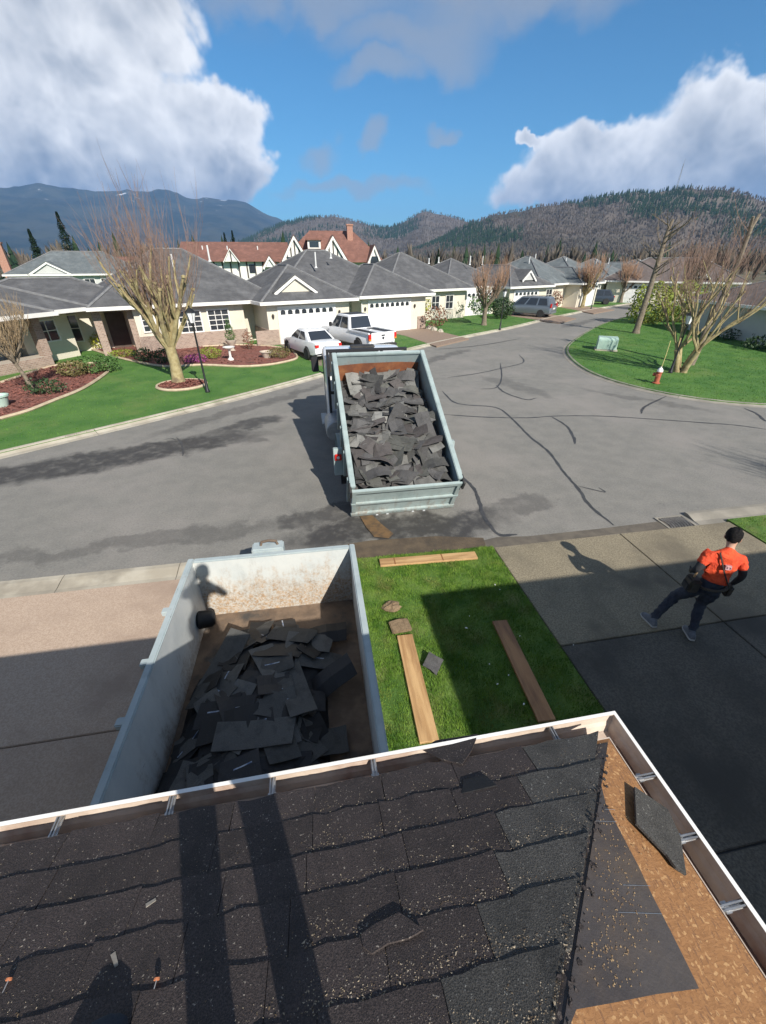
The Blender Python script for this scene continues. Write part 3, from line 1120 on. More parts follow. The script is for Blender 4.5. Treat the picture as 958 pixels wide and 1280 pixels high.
def window(root, x, y, z0, w, h, nx=2, nz=3, depth=.06):
    """window in a wall facing -y"""
    f = MB()
    t = .07
    f.box(x, x + w, y - depth, y + .02, z0, z0 + t); f.box(x, x + w, y - depth, y + .02, z0 + h - t, z0 + h)
    f.box(x, x + t, y - depth, y + .02, z0 + t, z0 + h - t); f.box(x + w - t, x + w, y - depth, y + .02, z0 + t, z0 + h - t)
    cw, ch = (w - 2 * t) / nx, (h - 2 * t) / nz
    for i in range(1, nx):
        f.box(x + t + i * cw - .018, x + t + i * cw + .018, y - depth + .012, y + .02, z0 + t, z0 + h - t)
    for j in range(1, nz):
        f.box(x + t, x + w - t, y - depth + .015, y + .018, z0 + t + j * ch - .018, z0 + t + j * ch + .018)
    wn = f.build('window', M['trim'], root)
    for i in range(nx):
        for j in range(nz):
            p = MB()
            p.box(x + t + i * cw + .004, x + t + (i + 1) * cw - .004, y - .02, y - .012, z0 + t + j * ch + .004, z0 + t + (j + 1) * ch - .004)
            p.build('pane', M['glass'], wn)
    return wn


def garage_door(root, x, y, w, h, n=8, arch=True):
    """sectional door facing -y: four sections, a row of small lights in the top one"""
    fr = MB()
    fr.box(x - .12, x, y - .05, y + .05, 0.08, h + .12); fr.box(x + w, x + w + .12, y - .05, y + .05, 0.08, h + .12)
    fr.box(x, x + w, y - .05, y + .05, h, h + .12)
    d = fr.build('garage_door', M['trim'], root)
    for k in range(4):
        s = MB()
        z0, z1 = .08 + (h - .08) * k / 4, .08 + (h - .08) * (k + 1) / 4
        s.box(x + .002, x + w - .002, y - .02, y + .03, z0 + .006, z1 - .006)
        nn = n
        if k < 3:
            for i in range(nn):
                s.box(x + (i + .12) * w / nn, x + (i + .88) * w / nn, y - .03, y - .0201, z0 + .1, z1 - .1)
        s.build('section', M['door'], d, bevel=.004, segs=1)
    for i in range(n):
        p = MB()
        z0 = .08 + (h - .08) * .75
        a, c = x + (i + .17) * w / n, x + (i + .83) * w / n
        hh = (h - .08) / 4
        pts = [(a, z0 + hh * .3), (c, z0 + hh * .3), (c, z0 + hh * .68)]
        pts += [(c + (a - c) * t, z0 + hh * (.68 + .14 * math.sin(math.pi * t))) for t in (.25, .5, .75)] + [(a, z0 + hh * .68)]
        p.extr([(q[0], y - .021, q[1]) for q in pts], (0, -.008, 0))
        p.build('pane', M['glass'], d)
    return d


def gable_front(root, cx, y, w, z0, h, depth, m_roof, m_face, over=.18, bt=.16, timbers=0):
    """small gable with white barge boards, ridge running back along +y"""
    b = MB()
    a, c, t = Vector((cx - w / 2, y, z0)), Vector((cx + w / 2, y, z0)), Vector((cx, y, z0 + h))
    bk = Vector((0, depth, 0))
    fo = Vector((0, -over, 0))
    up = Vector((0, 0, .07))
    b.extr([a + fo, t + fo, t + fo + up, a + fo + Vector((-.09, 0, 0))], bk + Vector((0, over, 0)))
    b.extr([t + fo, c + fo, c + fo + Vector((.09, 0, 0)), t + fo + up], bk + Vector((0, over, 0)))
    rf = b.build('gable_roof', m_roof, root)
    f = MB()
    f.extr([a, c, t], (0, min(depth, 1.0), 0))
    f.build('gable_face', m_face, root)
    dz = Vector((0, 0, -bt))
    g = MB()
    g.extr([a + fo + dz * .3, t + fo + dz * .3, t + fo + dz * 1.5, a + fo + dz * 1.3 + Vector((bt * .5, 0, 0))], (0, -.05, 0))
    g.extr([t + fo + dz * .3, c + fo + dz * .3, c + fo + dz * 1.3 + Vector((-bt * .5, 0, 0)), t + fo + dz * 1.5], (0, -.051, 0))
    g.build('bargeboard', M['trim'], root)
    if timbers:
        for i in range(timbers):
            x = cx - w / 2 + w * (i + .5) / timbers
            hh = h * (1 - abs(x - cx) / (w / 2)) - .35
            if hh > .3:
                q = MB()
                q.box(x - .09, x + .09, y - .06, y + .02, z0, z0 + hh)
                q.build('timber', M['timber'], root)
    return rf


def vent(root, x, y, z, h=.55, r=.055, lean=0):
    b = MB()
    b.lathe([(r * 2.2, 0), (r * 1.2, .08), (r, .1), (r, h), (r * .8, h)], (x, y, z), 8)
    b.build('vent_pipe', M['pvc'], root)


# ---------------------------------------------------------------- first house across the road, two garages
HA = empty('bungalow', (-2.24, 29.03, .0), R(24), 'cream bungalow with two white garage doors behind the parked white vehicles', 'house')
w = MB(); w.box(0, 5.9, 0, 9, 0, 2.5); w.build('wall', M['cream'], HA)
w = MB(); w.box(7.4, 13.3, .75, 9, 0, 2.49); w.build('wall', M['cream'], HA)
w = MB(); w.box(-7.2, -.9, 1.8, 9.6, 0, 2.495); w.build('wall', M['cream'], HA)
w = MB(); w.box(-.9, .001, 2.6, 9.6, 0, 2.485); w.build('wall', M['cream'], HA)
w = MB(); w.box(5.9, 7.4, 2.4, 9, 0, 2.48); w.build('wall', M['greywall'], HA)
w = MB(); w.box(-15.5, -7.2, 4.4, 10.2, 0, 2.475); w.build('wall', M['cream'], HA)
sv = MB(); sv.box(-7.26, -.84, 1.73, 1.82, 0, .95); sv.box(-.86, -.80, 1.82, 2.6, 0, .95); sv.build('stone_skirt', M['stone'], HA)
sv = MB(); sv.box(-.9, .62, -.06, .02, 0, .98); sv.box(-.06, 0, .0201, 2.6, 0, .98); sv.build('stone_skirt', M['stone'], HA)
sv = MB(); sv.box(12.55, 13.36, .68, .77, 0, .98); sv.build('stone_skirt', M['stone'], HA)
garage_door(HA, .8, -.02, 3.9, 2.18, 8)
garage_door(HA, 8.0, .73, 3.7, 2.18, 8)
window(HA, -3.2, 1.78, .95, 1.35, 1.25, 3, 4)
window(HA, -4.9, 1.78, .95, 1.35, 1.25, 3, 4)
window(HA, -6.9, 1.78, 1.15, .75, 1.0, 2, 3)
window(HA, -11.4, 4.38, .6, 1.5, 1.5, 2, 2)
hip(HA, -9.3, 1.6, 1.35, 10.6, 2.600, .60, M['roof_grey'])
hip(HA, -16, -6.0, 3.7, 10.7, 2.588, .36, M['roof_grey'])
hip(HA, 1.4, 13.1, 2.3, 12.4, 2.606, .56, M['roof_grey'])
hip(HA, -.45, 6.3, -.45, 8.0, 2.594, .56, M['roof_grey'])
hip(HA, 7.0, 13.75, .3, 8.6, 2.612, .56, M['roof_grey'])
gable_front(HA, 2.2, .35, 3.0, 3.05, .95, 3.0, M['roof_grey'], M['cream'], .12, .14)
for (x, y, z, h) in ((5.9, 4.7, 4.3, 1.0), (7.4, 5.1, 4.9, .35), (-4.0, 4.4, 4.3, .8), (-1.6, 5.0, 4.7, .9)):
    vent(HA, x, y, z, h)
# entry with brick columns
for x in (-9.0, -7.3):
    c = MB(); c.box(x - .2, x + .2, 2.0, 2.4, 0, 2.42); c.build('brick_column', M['stone'], HA)
d = MB(); d.box(-8.5, -7.5, 4.30, 4.39, .1, 2.1); d.build('entry_door', M['entry'], HA)
d = MB(); d.box(6.2, 7.1, 2.33, 2.39, .1, 2.1); d.build('entry_door', M['greywall'], HA)
d = MB(); d.tube([(6.7, .35, 2.45), (7.35, .68, 2.2), (7.36, .68, .2)], .045, 6); d.build('downpipe', M['trim'], HA)
for x in (.35, 5.1, 7.65, 12.2):
    d = MB(); d.lathe([(.02, 0), (.07, .04), (.09, .2), (.03, .27)], (x, (-.07 if x < 6 else .68), 1.62), 6); d.build('wall_lamp', M['iron'], HA)

# ---------------------------------------------------------------- the other bungalows down the street
def bungalow(label, loc, ang, spans, roofs, doors, gables=(), windows=(), vents=(), roof='roof_grey', wall='cream'):
    h = empty('bungalow', loc, R(ang), label, 'house', 'bungalows along the street')
    for i, (x0, x1, y0, y1) in enumerate(spans):
        w = MB(); w.box(x0, x1, y0, y1, 0, 2.5 - .004 * i); w.build('wall', M[wall], h)
    for i, (x0, x1, y0, y1, s) in enumerate(roofs):
        hip(h, x0, x1, y0, y1, 2.6 + .005 * i, s, M[roof])
    for (x, y, w_) in doors:
        garage_door(h, x, y - .02, w_, 2.15, 6)
    for (cx, y, w_, z0, hh) in gables:
        gable_front(h, cx, y, w_, z0, hh, 2.6, M[roof], M['greywall'], .1, .14)
    for (x, y, z, w_, hh) in windows:
        window(h, x, y - .02, z, w_, hh, 2, 2)
    for v in vents:
        vent(h, *v)
    return h


HA['group'] = 'bungalows along the street'
bungalow('grey roofed bungalow with two white garage doors behind the silver minivan', (11.39, 39.46, 0), 24.4,
         [(-4, 4.5, .5, 9), (4.5, 9.5, 1.2, 9), (9.5, 15.2, -.6, 9)], [(-5, 5.2, 0, 10, .56), (3, 12, 1.6, 10.6, .52), (8.9, 15.7, -1.1, 9, .52)],
         [(5.4, 1.2, 3.6), (10.2, -.6, 3.6)], [(12.3, -.4, 2.2, 3.1, .9)], [(.3, .5, .9, 1.0, 1.2), (2.0, .5, .9, 1.0, 1.2)],
         [(3.6, 5, 4.5, .5), (5.2, 5.4, 4.6, .5), (8.2, 4, 4.4, .8), (10, 4, 4.4, .8)])
bungalow('pale blue roofed bungalow with white garage behind the dark car', (25.96, 46.65, 0), 33,
         [(0, 6, .5, 9), (6, 11, -1.2, 9), (11, 18, .5, 9)], [(-.5, 9, 0, 10, .55), (5.5, 11.5, -1.7, 8, .5), (8, 18.6, 0, 10, .52)],
         [(6.8, -1.2, 3.4), (12.5, .5, 3.4)], [(8.5, -1.0, 2.0, 3.1, .9)], [(1.5, .5, .9, 1.4, 1.2)],
         [(3, 4, 4.4, .8), (6, 5, 4.6, .9), (12, 4, 4.3, .8)], 'roof_blue', 'cream')
bungalow('distant grey bungalow with small white gable at the street bend', (42.5, 58, 0), 36,
         [(0, 8, .5, 9), (8, 15, -1, 9)], [(-.5, 9.5, 0, 10, .5), (7.5, 15.5, -1.5, 9, .5)], [(9, -1, 3.4), (2, .5, 3.4)],
         [(11.5, -1.2, 2.2, 3.1, .9)], [(6, .5, .9, 1.2, 1.1)], [(3, 4, 4.2, .8), (8, 4, 4.4, .8)], 'roof_blue')
bungalow('last grey bungalow glimpsed past the leaning trunk', (58, 69, 0), 34,
         [(0, 8, .5, 9), (8, 15, -1, 9)], [(-.5, 9.5, 0, 10, .5), (7.5, 15.5, -1.5, 9, .5)], [(9, -1, 3.4)],
         [(3.5, .3, 2.2, 3.0, .9)], [(2, .5, .9, 1.2, 1.1)], [(3, 4, 4.2, .8)], 'roof_grey')
bungalow('brown grey roofed bungalow glimpsed behind the yellow green hedge', (50.5, 46.5, 0), -38,
         [(-14, 0, .5, 9)], [(-15, 1, 0, 10, .5)], [(-12, .5, 3.4)], [(-4, .3, 2.2, 3.0, .9)], [(-7, .5, .9, 1.2, 1.1)], [(-3, 4, 4.2, .8)], 'roof_brown', 'cream')

# house at the right edge: plain pale wall, red brown roof
HR = empty('bungalow', (29.5, 30.6, 0), R(-97), 'pale bungalow with brown roof at the right edge of the picture', 'house', 'bungalows along the street')
w = MB(); w.box(0, 16, .5, 9, 0, 2.2); w.build('wall', M['greywall'], HR)
hip(HR, -.5, 16.5, 0, 9.5, 2.25, .42, M['roof_brown'])
window(HR, 9.4, .48, .9, 1.6, 1.0, 2, 2)
d = MB(); d.tube([(1.8, .4, 2.15), (1.8, .42, .2)], .05, 6); d.build('downpipe', M['iron'], HR)
vent(HR, 6, 3, 3.4, .5)

# house at the left edge
HL = empty('bungalow', (-14.2, 22.6, 0), R(60), 'brick and siding bungalow with grey roof at the left edge', 'house', 'bungalows along the street')
w = MB(); w.box(-9, -.6, .5, 10, 0, 2.5); w.build('wall', M['cream'], HL)
w = MB(); w.box(-.6, 2.2, 2.6, 10, 0, 2.49); w.build('wall', M['greywall'], HL)
w = MB(); w.box(2.2, 4.9, 1.3, 10, 0, 2.485); w.build('wall', M['cream'], HL)
sv = MB(); sv.box(-9.06, -.54, .43, .52, 0, 1.0); sv.build('stone_skirt', M['stone'], HL)
sv = MB(); sv.box(-.6, 2.6, .2, 1.2, 0, .55); sv.build('brick_planter', M['stone'], HL)
for x in (-.2, 2.5):
    c = MB(); c.box(x - .2, x + .2, .25, .65, .55, 2.42); c.build('brick_column', M['stone'], HL)
d = MB(); d.box(.3, 1.3, 2.5, 2.59, .1, 2.1); d.build('entry_door', M['entry'], HL)
d = MB(); d.box(1.4, 1.7, 2.5, 2.585, .1, 2.1); d.build('side_light', M['trim'], HL)
window(HL, -3.4, .48, .9, 1.6, 1.2, 2, 2)
window(HL, 3.0, 1.28, 1.0, 1.1, 1.1, 2, 2)
hip(HL, -9.5, 5.4, -.1, 10.5, 2.6, .42, M['roof_grey'])
hip(HL, -6, 2.9, -.8, 8, 2.606, .40, M['roof_grey'])
vent(HL, -1.5, 5.0, 4.55, .4)

# grey house with white gable far left
HG = empty('bungalow', (-33.5, 62, 0), R(16), 'distant blue grey house with pale triangular gable at far left', 'house', 'bungalows along the street')
w = MB(); w.box(0, 14, .5, 9, 0, 3.3); w.build('wall', M['greywall'], HG)
hip(HG, -.6, 14.6, 0, 9.6, 3.4, .50, M['roof_blue'])
gable_front(HG, 4.0, .1, 4.6, 3.4, 1.3, 4, M['roof_blue'], M['greywall'], .15, .16)
ch = MB(); ch.box(-.9, -.1, 2.0, 2.8, 1.0, 6.5); ch.box(-1.0, 0, 1.9, 2.9, 6.5, 6.65); ch.build('chimney', M['brick'], HG)
for x in (7.2, 9.0, 10.8):
    window(HG, x, .48, 1.4, 1.2, 1.5, 2, 2)

# ---------------------------------------------------------------- half timbered red roofed lodge behind
TD = empty('half_timbered_lodge', (0, 75, 0), 0, 'long red roofed half timbered lodge with white gables behind the bungalow', 'house')
w = MB(); w.box(-17, 13, 1.0, 12, 0, 4.9); w.build('wall', M['stucco'], TD)
b = MB()
b.extr([(-18, .2, 4.7), (-18, 12.8, 4.7), (-18, 6.5, 7.4)], (16.5, 0, 0))
b.build('roof', M['roof_red'], TD)
b = MB()
b.face([(-3, -.3, 4.6), (13.6, -.3, 4.6), (9.2, 6, 9.0), (2.2, 6, 9.0)]); b.face([(13.6, -.3, 4.6), (13.6, 13, 4.6), (9.2, 6, 9.0)])
b.face([(13.6, 13, 4.6), (-3, 13, 4.6), (2.2, 6, 9.0), (9.2, 6, 9.0)]); b.face([(-3, 13, 4.6), (-3, -.3, 4.6), (2.2, 6, 9.0)]); b.face([(-3, -.3, 4.6), (-3, 13, 4.6), (13.6, 13, 4.6), (13.6, -.3, 4.6)])
b.build('roof', M['roof_red'], TD)
gable_front(TD, -.4, -.6, 4.2, 4.8, 3.3, 6.0, M['roof_red'], M['stucco'], .35, .38, 7)
gable_front(TD, 5.4, -.6, 4.4, 4.8, 3.3, 6.0, M['roof_red'], M['stucco'], .35, .38, 7)
gable_front(TD, 11.7, -.9, 2.4, 4.4, 2.5, 5.0, M['roof_red'], M['stucco'], .3, .3, 0)
gable_front(TD, -9.9, -.2, 2.4, 4.7, 1.7, 4.0, M['roof_red'], M['stucco'], .2, .12, 3)
gable_front(TD, -4.3, -.9, 2.2, 4.0, 1.5, 4.0, M['roof_red'], M['stucco'], .25, .3, 0)
for (x0, x1, z0, z1) in ((-1.7, .5, 4.2, 5.3), (11.1, 12.3, 3.9, 5.4), (3.0, 4.4, 5.5, 6.2)):
    d = MB(); d.box(x0, x1, -1.02 if x0 > 8 else -.68, -.4, z0, z1); d.build('window', M['glass'], TD)
w = MB(); w.box(1.6, 3.6, .9, 4, 6.4, 7.5); w.build('dormer', M['stucco'], TD)
w = MB(); w.box(1.4, 3.8, .6, 4.4, 7.5, 7.7); w.build('dormer_roof', M['roof_red'], TD)
w = MB(); w.box(1.9, 3.3, .84, .9, 6.6, 7.3); w.build('window', M['glass'], TD)
for x in np.arange(-16.4, -5, 1.2):
    q = MB(); q.box(x, x + .2, .93, 1.02, 2.5, 4.7); q.build('timber', M['timber'], TD)
for x in (-15.8, -13.2, -7.6):
    q = MB(); q.box(x, x + .9, .9, 1.0, 3.2, 4.3); q.build('window', M['glass'], TD)
c = MB(); c.box(8.1, 9.0, 4, 4.9, 7.5, 9.6); c.box(8.0, 9.1, 3.9, 5.0, 9.6, 9.8); c.build('chimney', M['brick'], TD)
for x in (-14.5, -10.8, -6.2):
    vent(TD, x, 4, 6.2, .6, .09)
# long low red roofs behind the street
for k, (x, y, a, L, lab) in enumerate(((-40, 104, 8, 26, 'low red roofed block far behind the large pollarded tree'),)):
    h = empty('terrace_block', (x, y, 0), R(a), lab, 'house')
    w = MB(); w.box(0, L, .6, 9, 0, 3.2); w.build('wall', M['stucco'], h)
    b = MB(); b.extr([(-.6, 0, 3.1), (-.6, 9.6, 3.1), (-.6, 4.8, 5.6)], (L + 1.2, 0, 0)); b.build('roof', M['roof_red'], h)
    for j in range(3):
        gable_front(h, 4 + j * (L - 8) / 2, -.2, 2.6, 3.1, 1.6, 3.5, M['roof_red'], M['stucco'], .2, .25)
# ================================================================== the house under the photographer: roof being stripped
EY, EX, EZ, RS = 0.842, 1.184, 2.865, 0.40      # eave lines, eave height, roof slope
CS, SN = 1 / math.sqrt(1 + RS * RS), RS / math.sqrt(1 + RS * RS)


def osb_material():
    m = bpy.data.materials.new('oriented_strand_board')
    m.use_nodes = True
    t = m.node_tree
    N = NT(t)
    b = t.nodes['Principled BSDF']
    b.inputs['Roughness'].default_value = .7
    p = N.node('ShaderNodeTexCoord').outputs['Object']
    w = N.vm('ADD', p, N.vm('SCALE', N.noise(p, 14.0, 2, .5, out=1), .03))
    cols = []
    for k, (sx, sy, off) in enumerate(((55, 250, 0), (210, 70, 3.3), (110, 150, 7.7))):
        v = N.node('ShaderNodeTexVoronoi')
        N.put(v.inputs['Vector'], N.vm('ADD', N.vm('MULTIPLY', w, (sx, sy, 20)), (off, off, off)))
        v.inputs['Scale'].default_value = 1.0
        s = N.node('ShaderNodeSeparateXYZ')
        N.put(s.inputs[0], v.outputs['Color'])
        cols.append(s.outputs[0])
    f = N.m('MAXIMUM', N.mul(cols[0], .8), N.m('MINIMUM', cols[1], cols[2]))
    c = N.mix(N.rng(f, .1, .9, kind='LINEAR'), (0.225, 0.105, 0.038), (0.31, 0.152, 0.058))
    c = N.mix(N.rng(cols[2], .86, .95), c, (0.42, 0.24, 0.105))
    c = N.mix(N.rng(cols[1], .15, .05), c, (0.19, 0.092, 0.04))
    N.put(b.inputs['Base Color'], c)
    bn = N.node('ShaderNodeBump')
    bn.inputs['Strength'].default_value = .5
    bn.inputs['Distance'].default_value = .003
    N.put(bn.inputs['Height'], f)
    t.links.new(bn.outputs[0], b.inputs['Normal'])
    return m


def granule_material(name, dark, light, speck, amount, rand=.18, rough=.75, spec=.5):
    """mineral granule shingle surface: fine salt and pepper with worn patches"""
    m = bpy.data.materials.new(name)
    m.use_nodes = True
    t = m.node_tree
    N = NT(t)
    b = t.nodes['Principled BSDF']
    b.inputs['Roughness'].default_value = rough
    b.inputs['Specular IOR Level'].default_value = spec
    tc = N.node('ShaderNodeTexCoord').outputs['Object']
    oi = N.node('ShaderNodeObjectInfo').outputs['Random']
    cx = N.node('ShaderNodeCombineXYZ')
    N.put(cx.inputs[0], N.mul(oi, 37.0)); N.put(cx.inputs[1], N.mul(oi, 91.0))
    p = N.vm('ADD', tc, cx.outputs[0])
    g = N.noise(p, 260.0, 2, .6)
    g2 = N.noise(p, 110.0, 2, .6)
    big = N.noise(p, 7.0, 6, .65)
    c = N.mix(N.rng(g, .35, .65), dark, light)
    c = N.mix(N.mul(N.rng(g2, .66, .72), amount), c, speck)
    c = N.mix(N.mul(N.rng(big, .45, .7), .5), c, tuple(x * .45 for x in dark))
    hs = N.node('ShaderNodeHueSaturation')
    N.put(hs.inputs['Value'], N.rng(oi, 0, 1, 1 - rand, 1 + rand, 'LINEAR'))
    N.put(hs.inputs['Color'], c)
    N.put(b.inputs['Base Color'], hs.outputs[0])
    bn = N.node('ShaderNodeBump')
    bn.inputs['Strength'].default_value = .55
    bn.inputs['Distance'].default_value = .003
    N.put(bn.inputs['Height'], N.add(g, N.mul(g2, .8)))
    t.links.new(bn.outputs[0], b.inputs['Normal'])
    return m


M['osb'] = osb_material()
M['shingle'] = granule_material('old_shingle', (0.020, 0.0155, 0.0148), (0.062, 0.047, 0.043), (0.46, 0.40, 0.33), .65)
M['shingle_grey'] = granule_material('worn_grey_shingle', (0.030, 0.028, 0.025), (0.083, 0.078, 0.070), (0.36, 0.35, 0.31), .6)
M['felt'] = mat('roofing_underlay', (0.040, 0.034, 0.034), (0.062, 0.053, 0.050), 3.0, .55, .35, 12.0, c3=(0.10, 0.070, 0.045), s3=2.6, lo3=.45, hi3=.75)
M['gutter_white'] = mat('gutter_enamel', (0.80, 0.79, 0.76), (0.74, 0.72, 0.68), 3.0, .35)
M['gutter_dirty'] = mat('gutter_grime', (0.56, 0.47, 0.39), (0.42, 0.33, 0.26), 5.0, .6, .15, 40.0, c3=(0.26, 0.15, 0.11), s3=2.4, lo3=.52, hi3=.75)
M['zinc'] = mat('hanger_metal', (0.55, 0.55, 0.54), (0.42, 0.41, 0.40), 30.0, .35, metal=.8)

HOME = empty('house_being_reroofed', (0, 0, 0), 0, 'house with a half stripped shingle roof and white gutters in the foreground', 'house')
w = MB(); w.box(-9.5, EX - .45, -8.0, EY - .45, 0, 2.74); w.build('wall', M['cream'], HOME)
hs = MB()
run = 4.5
for (c0, c1, c2, c3) in (((-9.9, EY), (EX, EY), (EX - run, EY - run), (-9.9, EY - run)),
                         ((EX, EY), (EX, EY - 9), (EX - run, EY - 9), (EX - run, EY - run))):
    zz = [EZ, EZ, EZ + RS * run, EZ + RS * run]
    top = [Vector((p[0], p[1], z)) for p, z in zip((c0, c1, c2, c3), zz)]
    hs.extr(top, (0, 0, -.10))
roof = hs.build('roof', M['osb'], HOME)
sf = MB(); sf.box(-9.9, EX - .02, EY - .46, EY - .02, 2.745, 2.762); sf.box(EX - .46, EX - .02, -8, EY - .46, 2.745, 2.762); sf.build('soffit', M['trim'], HOME)
fc = MB(); fc.box(-9.9, EX - .001, EY - .019, EY - .001, 2.66, 2.762); fc.box(EX - .019, EX - .001, -8, EY - .02, 2.66, 2.762); fc.build('fascia', M['trim'], HOME)

# gutters: one K profile, mitred at the corner
def gutter(front):
    prof = [(.001, 2.868), (.001, 2.765), (.012, 2.755), (.085, 2.755), (.100, 2.785), (.112, 2.800), (.122, 2.848), (.122, 2.853), (.106, 2.853), (.106, 2.847),
            (.118, 2.847), (.108, 2.803), (.096, 2.789), (.083, 2.759), (.014, 2.759), (.005, 2.768), (.005, 2.868)]
    outer = MB()
    rings = []
    if front:
        for x in (-9.9, -5.0, -1.0, None):
            rings.append([((EX + a) if x is None else x, EY + a, z) for a, z in prof])
    else:
        for y in (None, -1.0, -8.0):
            rings.append([(EX + a, (EY + a) if y is None else y, z) for a, z in prof])
    outer.loft(rings)
    o = outer.build('gutter', [M['gutter_dirty'], M['gutter_white']], HOME)
    me = o.data
    for p in me.polygons:
        c = p.center
        a = (c.y - EY) if front else (c.x - EX)
        nn = p.normal.y if front else p.normal.x
        if a > .1015 and nn > -.35:
            p.material_index = 1
    return o


gf = gutter(True)
gr = gutter(False)
# dried silt lying in the trough
for o, pts in ((gf, [(-9.8, EY + .015), (EX + .06, EY + .015), (EX + .06, EY + .082), (-9.8, EY + .082)]), (gr, [(EX + .015, EY - .0), (EX + .015, -7.8), (EX + .082, -7.8), (EX + .082, EY + .01)])):
    s = MB()
    n = 60
    a, b_ = Vector((*pts[0], 0)), Vector((*pts[1], 0))
    c_, d_ = Vector((*pts[3], 0)), Vector((*pts[2], 0))
    for i in range(n):
        t0, t1 = i / n, (i + 1) / n
        P = [a.lerp(b_, t0), a.lerp(b_, t1), c_.lerp(d_, t1), c_.lerp(d_, t0)]
        z = 2.764 + .003 * math.sin(i * 1.7)
        s.face([(p.x, p.y, z) for p in P])
    s.build('silt', M['gutter_dirty'] if o is gf else mat('wet_silt', (0.10, 0.05, 0.035), (0.16, 0.085, 0.06), 5, .6, .4, 30), o)


def hanger(o, p, front):
    b = MB()
    for k in (-1, 1):
        if front:
            b.box(p - .012 + k * .006, p - .012 + k * .006 + .005, EY - .02, EY + .118, 2.836, 2.850)
        else:
            b.box(EX - .02, EX + .118, p - .012 + k * .006, p - .012 + k * .006 + .005, 2.836, 2.850)
    if front:
        b.box(p - .020, p + .004, EY - .012, EY + .116, 2.832, 2.836); b.box(p - .024, p + .008, EY + .03, EY + .05, 2.836, 2.842)
        b.tube([(p - .008, EY + .03, 2.842), (p - .008, EY - .05, 2.846)], .004, 6)
    else:
        b.box(EX - .012, EX + .116, p - .020, p + .004, 2.832, 2.836); b.box(EX + .03, EX + .05, p - .024, p + .008, 2.836, 2.842)
        b.tube([(EX + .03, p - .008, 2.842), (EX - .05, p - .008, 2.846)], .004, 6)
    b.build('hanger', M['zinc'], o)


for (px, py) in ((-75, 1056), (75, 1028), (217, 1002), (343, 980), (470, 957), (693, 912)):
    hanger(gf, G(px, py, 2.845).x, True)
for (px, py) in ((808, 967), (860, 1042), (912, 1128), (968, 1222)):
    hanger(gr, G(px, py, 2.845).y, False)


def front_pt(x, r, n=0.0):
    """spot on the front slope: x along the eave, r up the slope from the eave, n off the surface"""
    return Vector((x, EY - r * CS + n * SN, EZ + r * SN + n * CS))


def side_pt(y, r, n=0.0):
    return Vector((EX - r * CS + n * SN, y, EZ + r * SN + n * CS))


def hit_front(px, py):
    a, b, c = ray(px, py)
    # CAM_H + c t = EZ + RS (EY - b t)
    t = (EZ + RS * EY - CAM_H) / (c + RS * b)
    return Vector((a * t, b * t, CAM_H + c * t))


def hit_side(px, py):
    a, b, c = ray(px, py)
    t = (EZ + RS * EX - CAM_H) / (c + RS * a)
    return Vector((a * t, b * t, CAM_H + c * t))


# felt under the shingles on the front slope, felt sheet left on the side slope
fu = MB()
fu.face([front_pt(-9.8, .0, .001), front_pt(EX - .02, .02, .001), front_pt(EX - run + .03, run / CS, .001), front_pt(-9.8, run / CS, .001)])
fu.build('felt', M['felt'], roof)
FELT = [(744, 978), (757, 1006), (776, 1042), (797, 1082), (815, 1120), (838, 1165), (858, 1205), (873, 1236), (820, 1243), (765, 1254), (720, 1262), (660, 1275)]
def clamp_hip(p):
    a, r = EY - p.y, EX - p.x
    if r > a:
        r = a = (a + r) / 2
    return Vector((EX - r, EY - a, EZ + RS * r))
ed = [clamp_hip(hit_side(*p)) for p in FELT]
up = Vector((SN, 0, CS)) * .0035
poly = []
for p in ed:
    poly.append(p + up)
# along the hip the sheet is tucked over the ridge
a0, a1 = poly[0], poly[-1]
def on_hip(p):
    r = EX - p.x
    return Vector((EX - r, EY - r, EZ + RS * r)) + Vector((0, 0, .004))
hipside = [on_hip(a1), on_hip((a0 + a1) / 2), on_hip(a0)]
fs_ = MB()
fs_.extr(poly + hipside, (-SN * .003, 0, -CS * .003))
felt_side = fs_.build('felt_sheet', M['felt'], roof)
for k, (q0, q1) in enumerate((((752, 1012), (768, 1013)), ((744, 1027), (770, 1028)), ((778, 1107), (812, 1108)), ((772, 1141), (826, 1143)))):
    A, B = hit_side(*q0) + up * 1.4, hit_side(*q1) + up * 1.4
    d = (B - A).normalized().cross(Vector((SN, 0, CS))) * .0006
    ln_ = MB(); ln_.face([A - d, B - d, B + d, A + d]); ln_.build('printed_line', M['zinc'], felt_side)
# board joints in the strand board on the side slope
for y in (-.55, -1.77):
    j = MB(); j.face([side_pt(y, .0, .0008), side_pt(y + .004, .0, .0008), side_pt(y + .004, 1.4, .0008), side_pt(y, 1.4, .0008)]); j.build('board_joint', M['tar'], roof)

# ---- shingle tabs: one object each, a few shared meshes
TAB_W, TAB_L, EXPO = .335, .272, .136


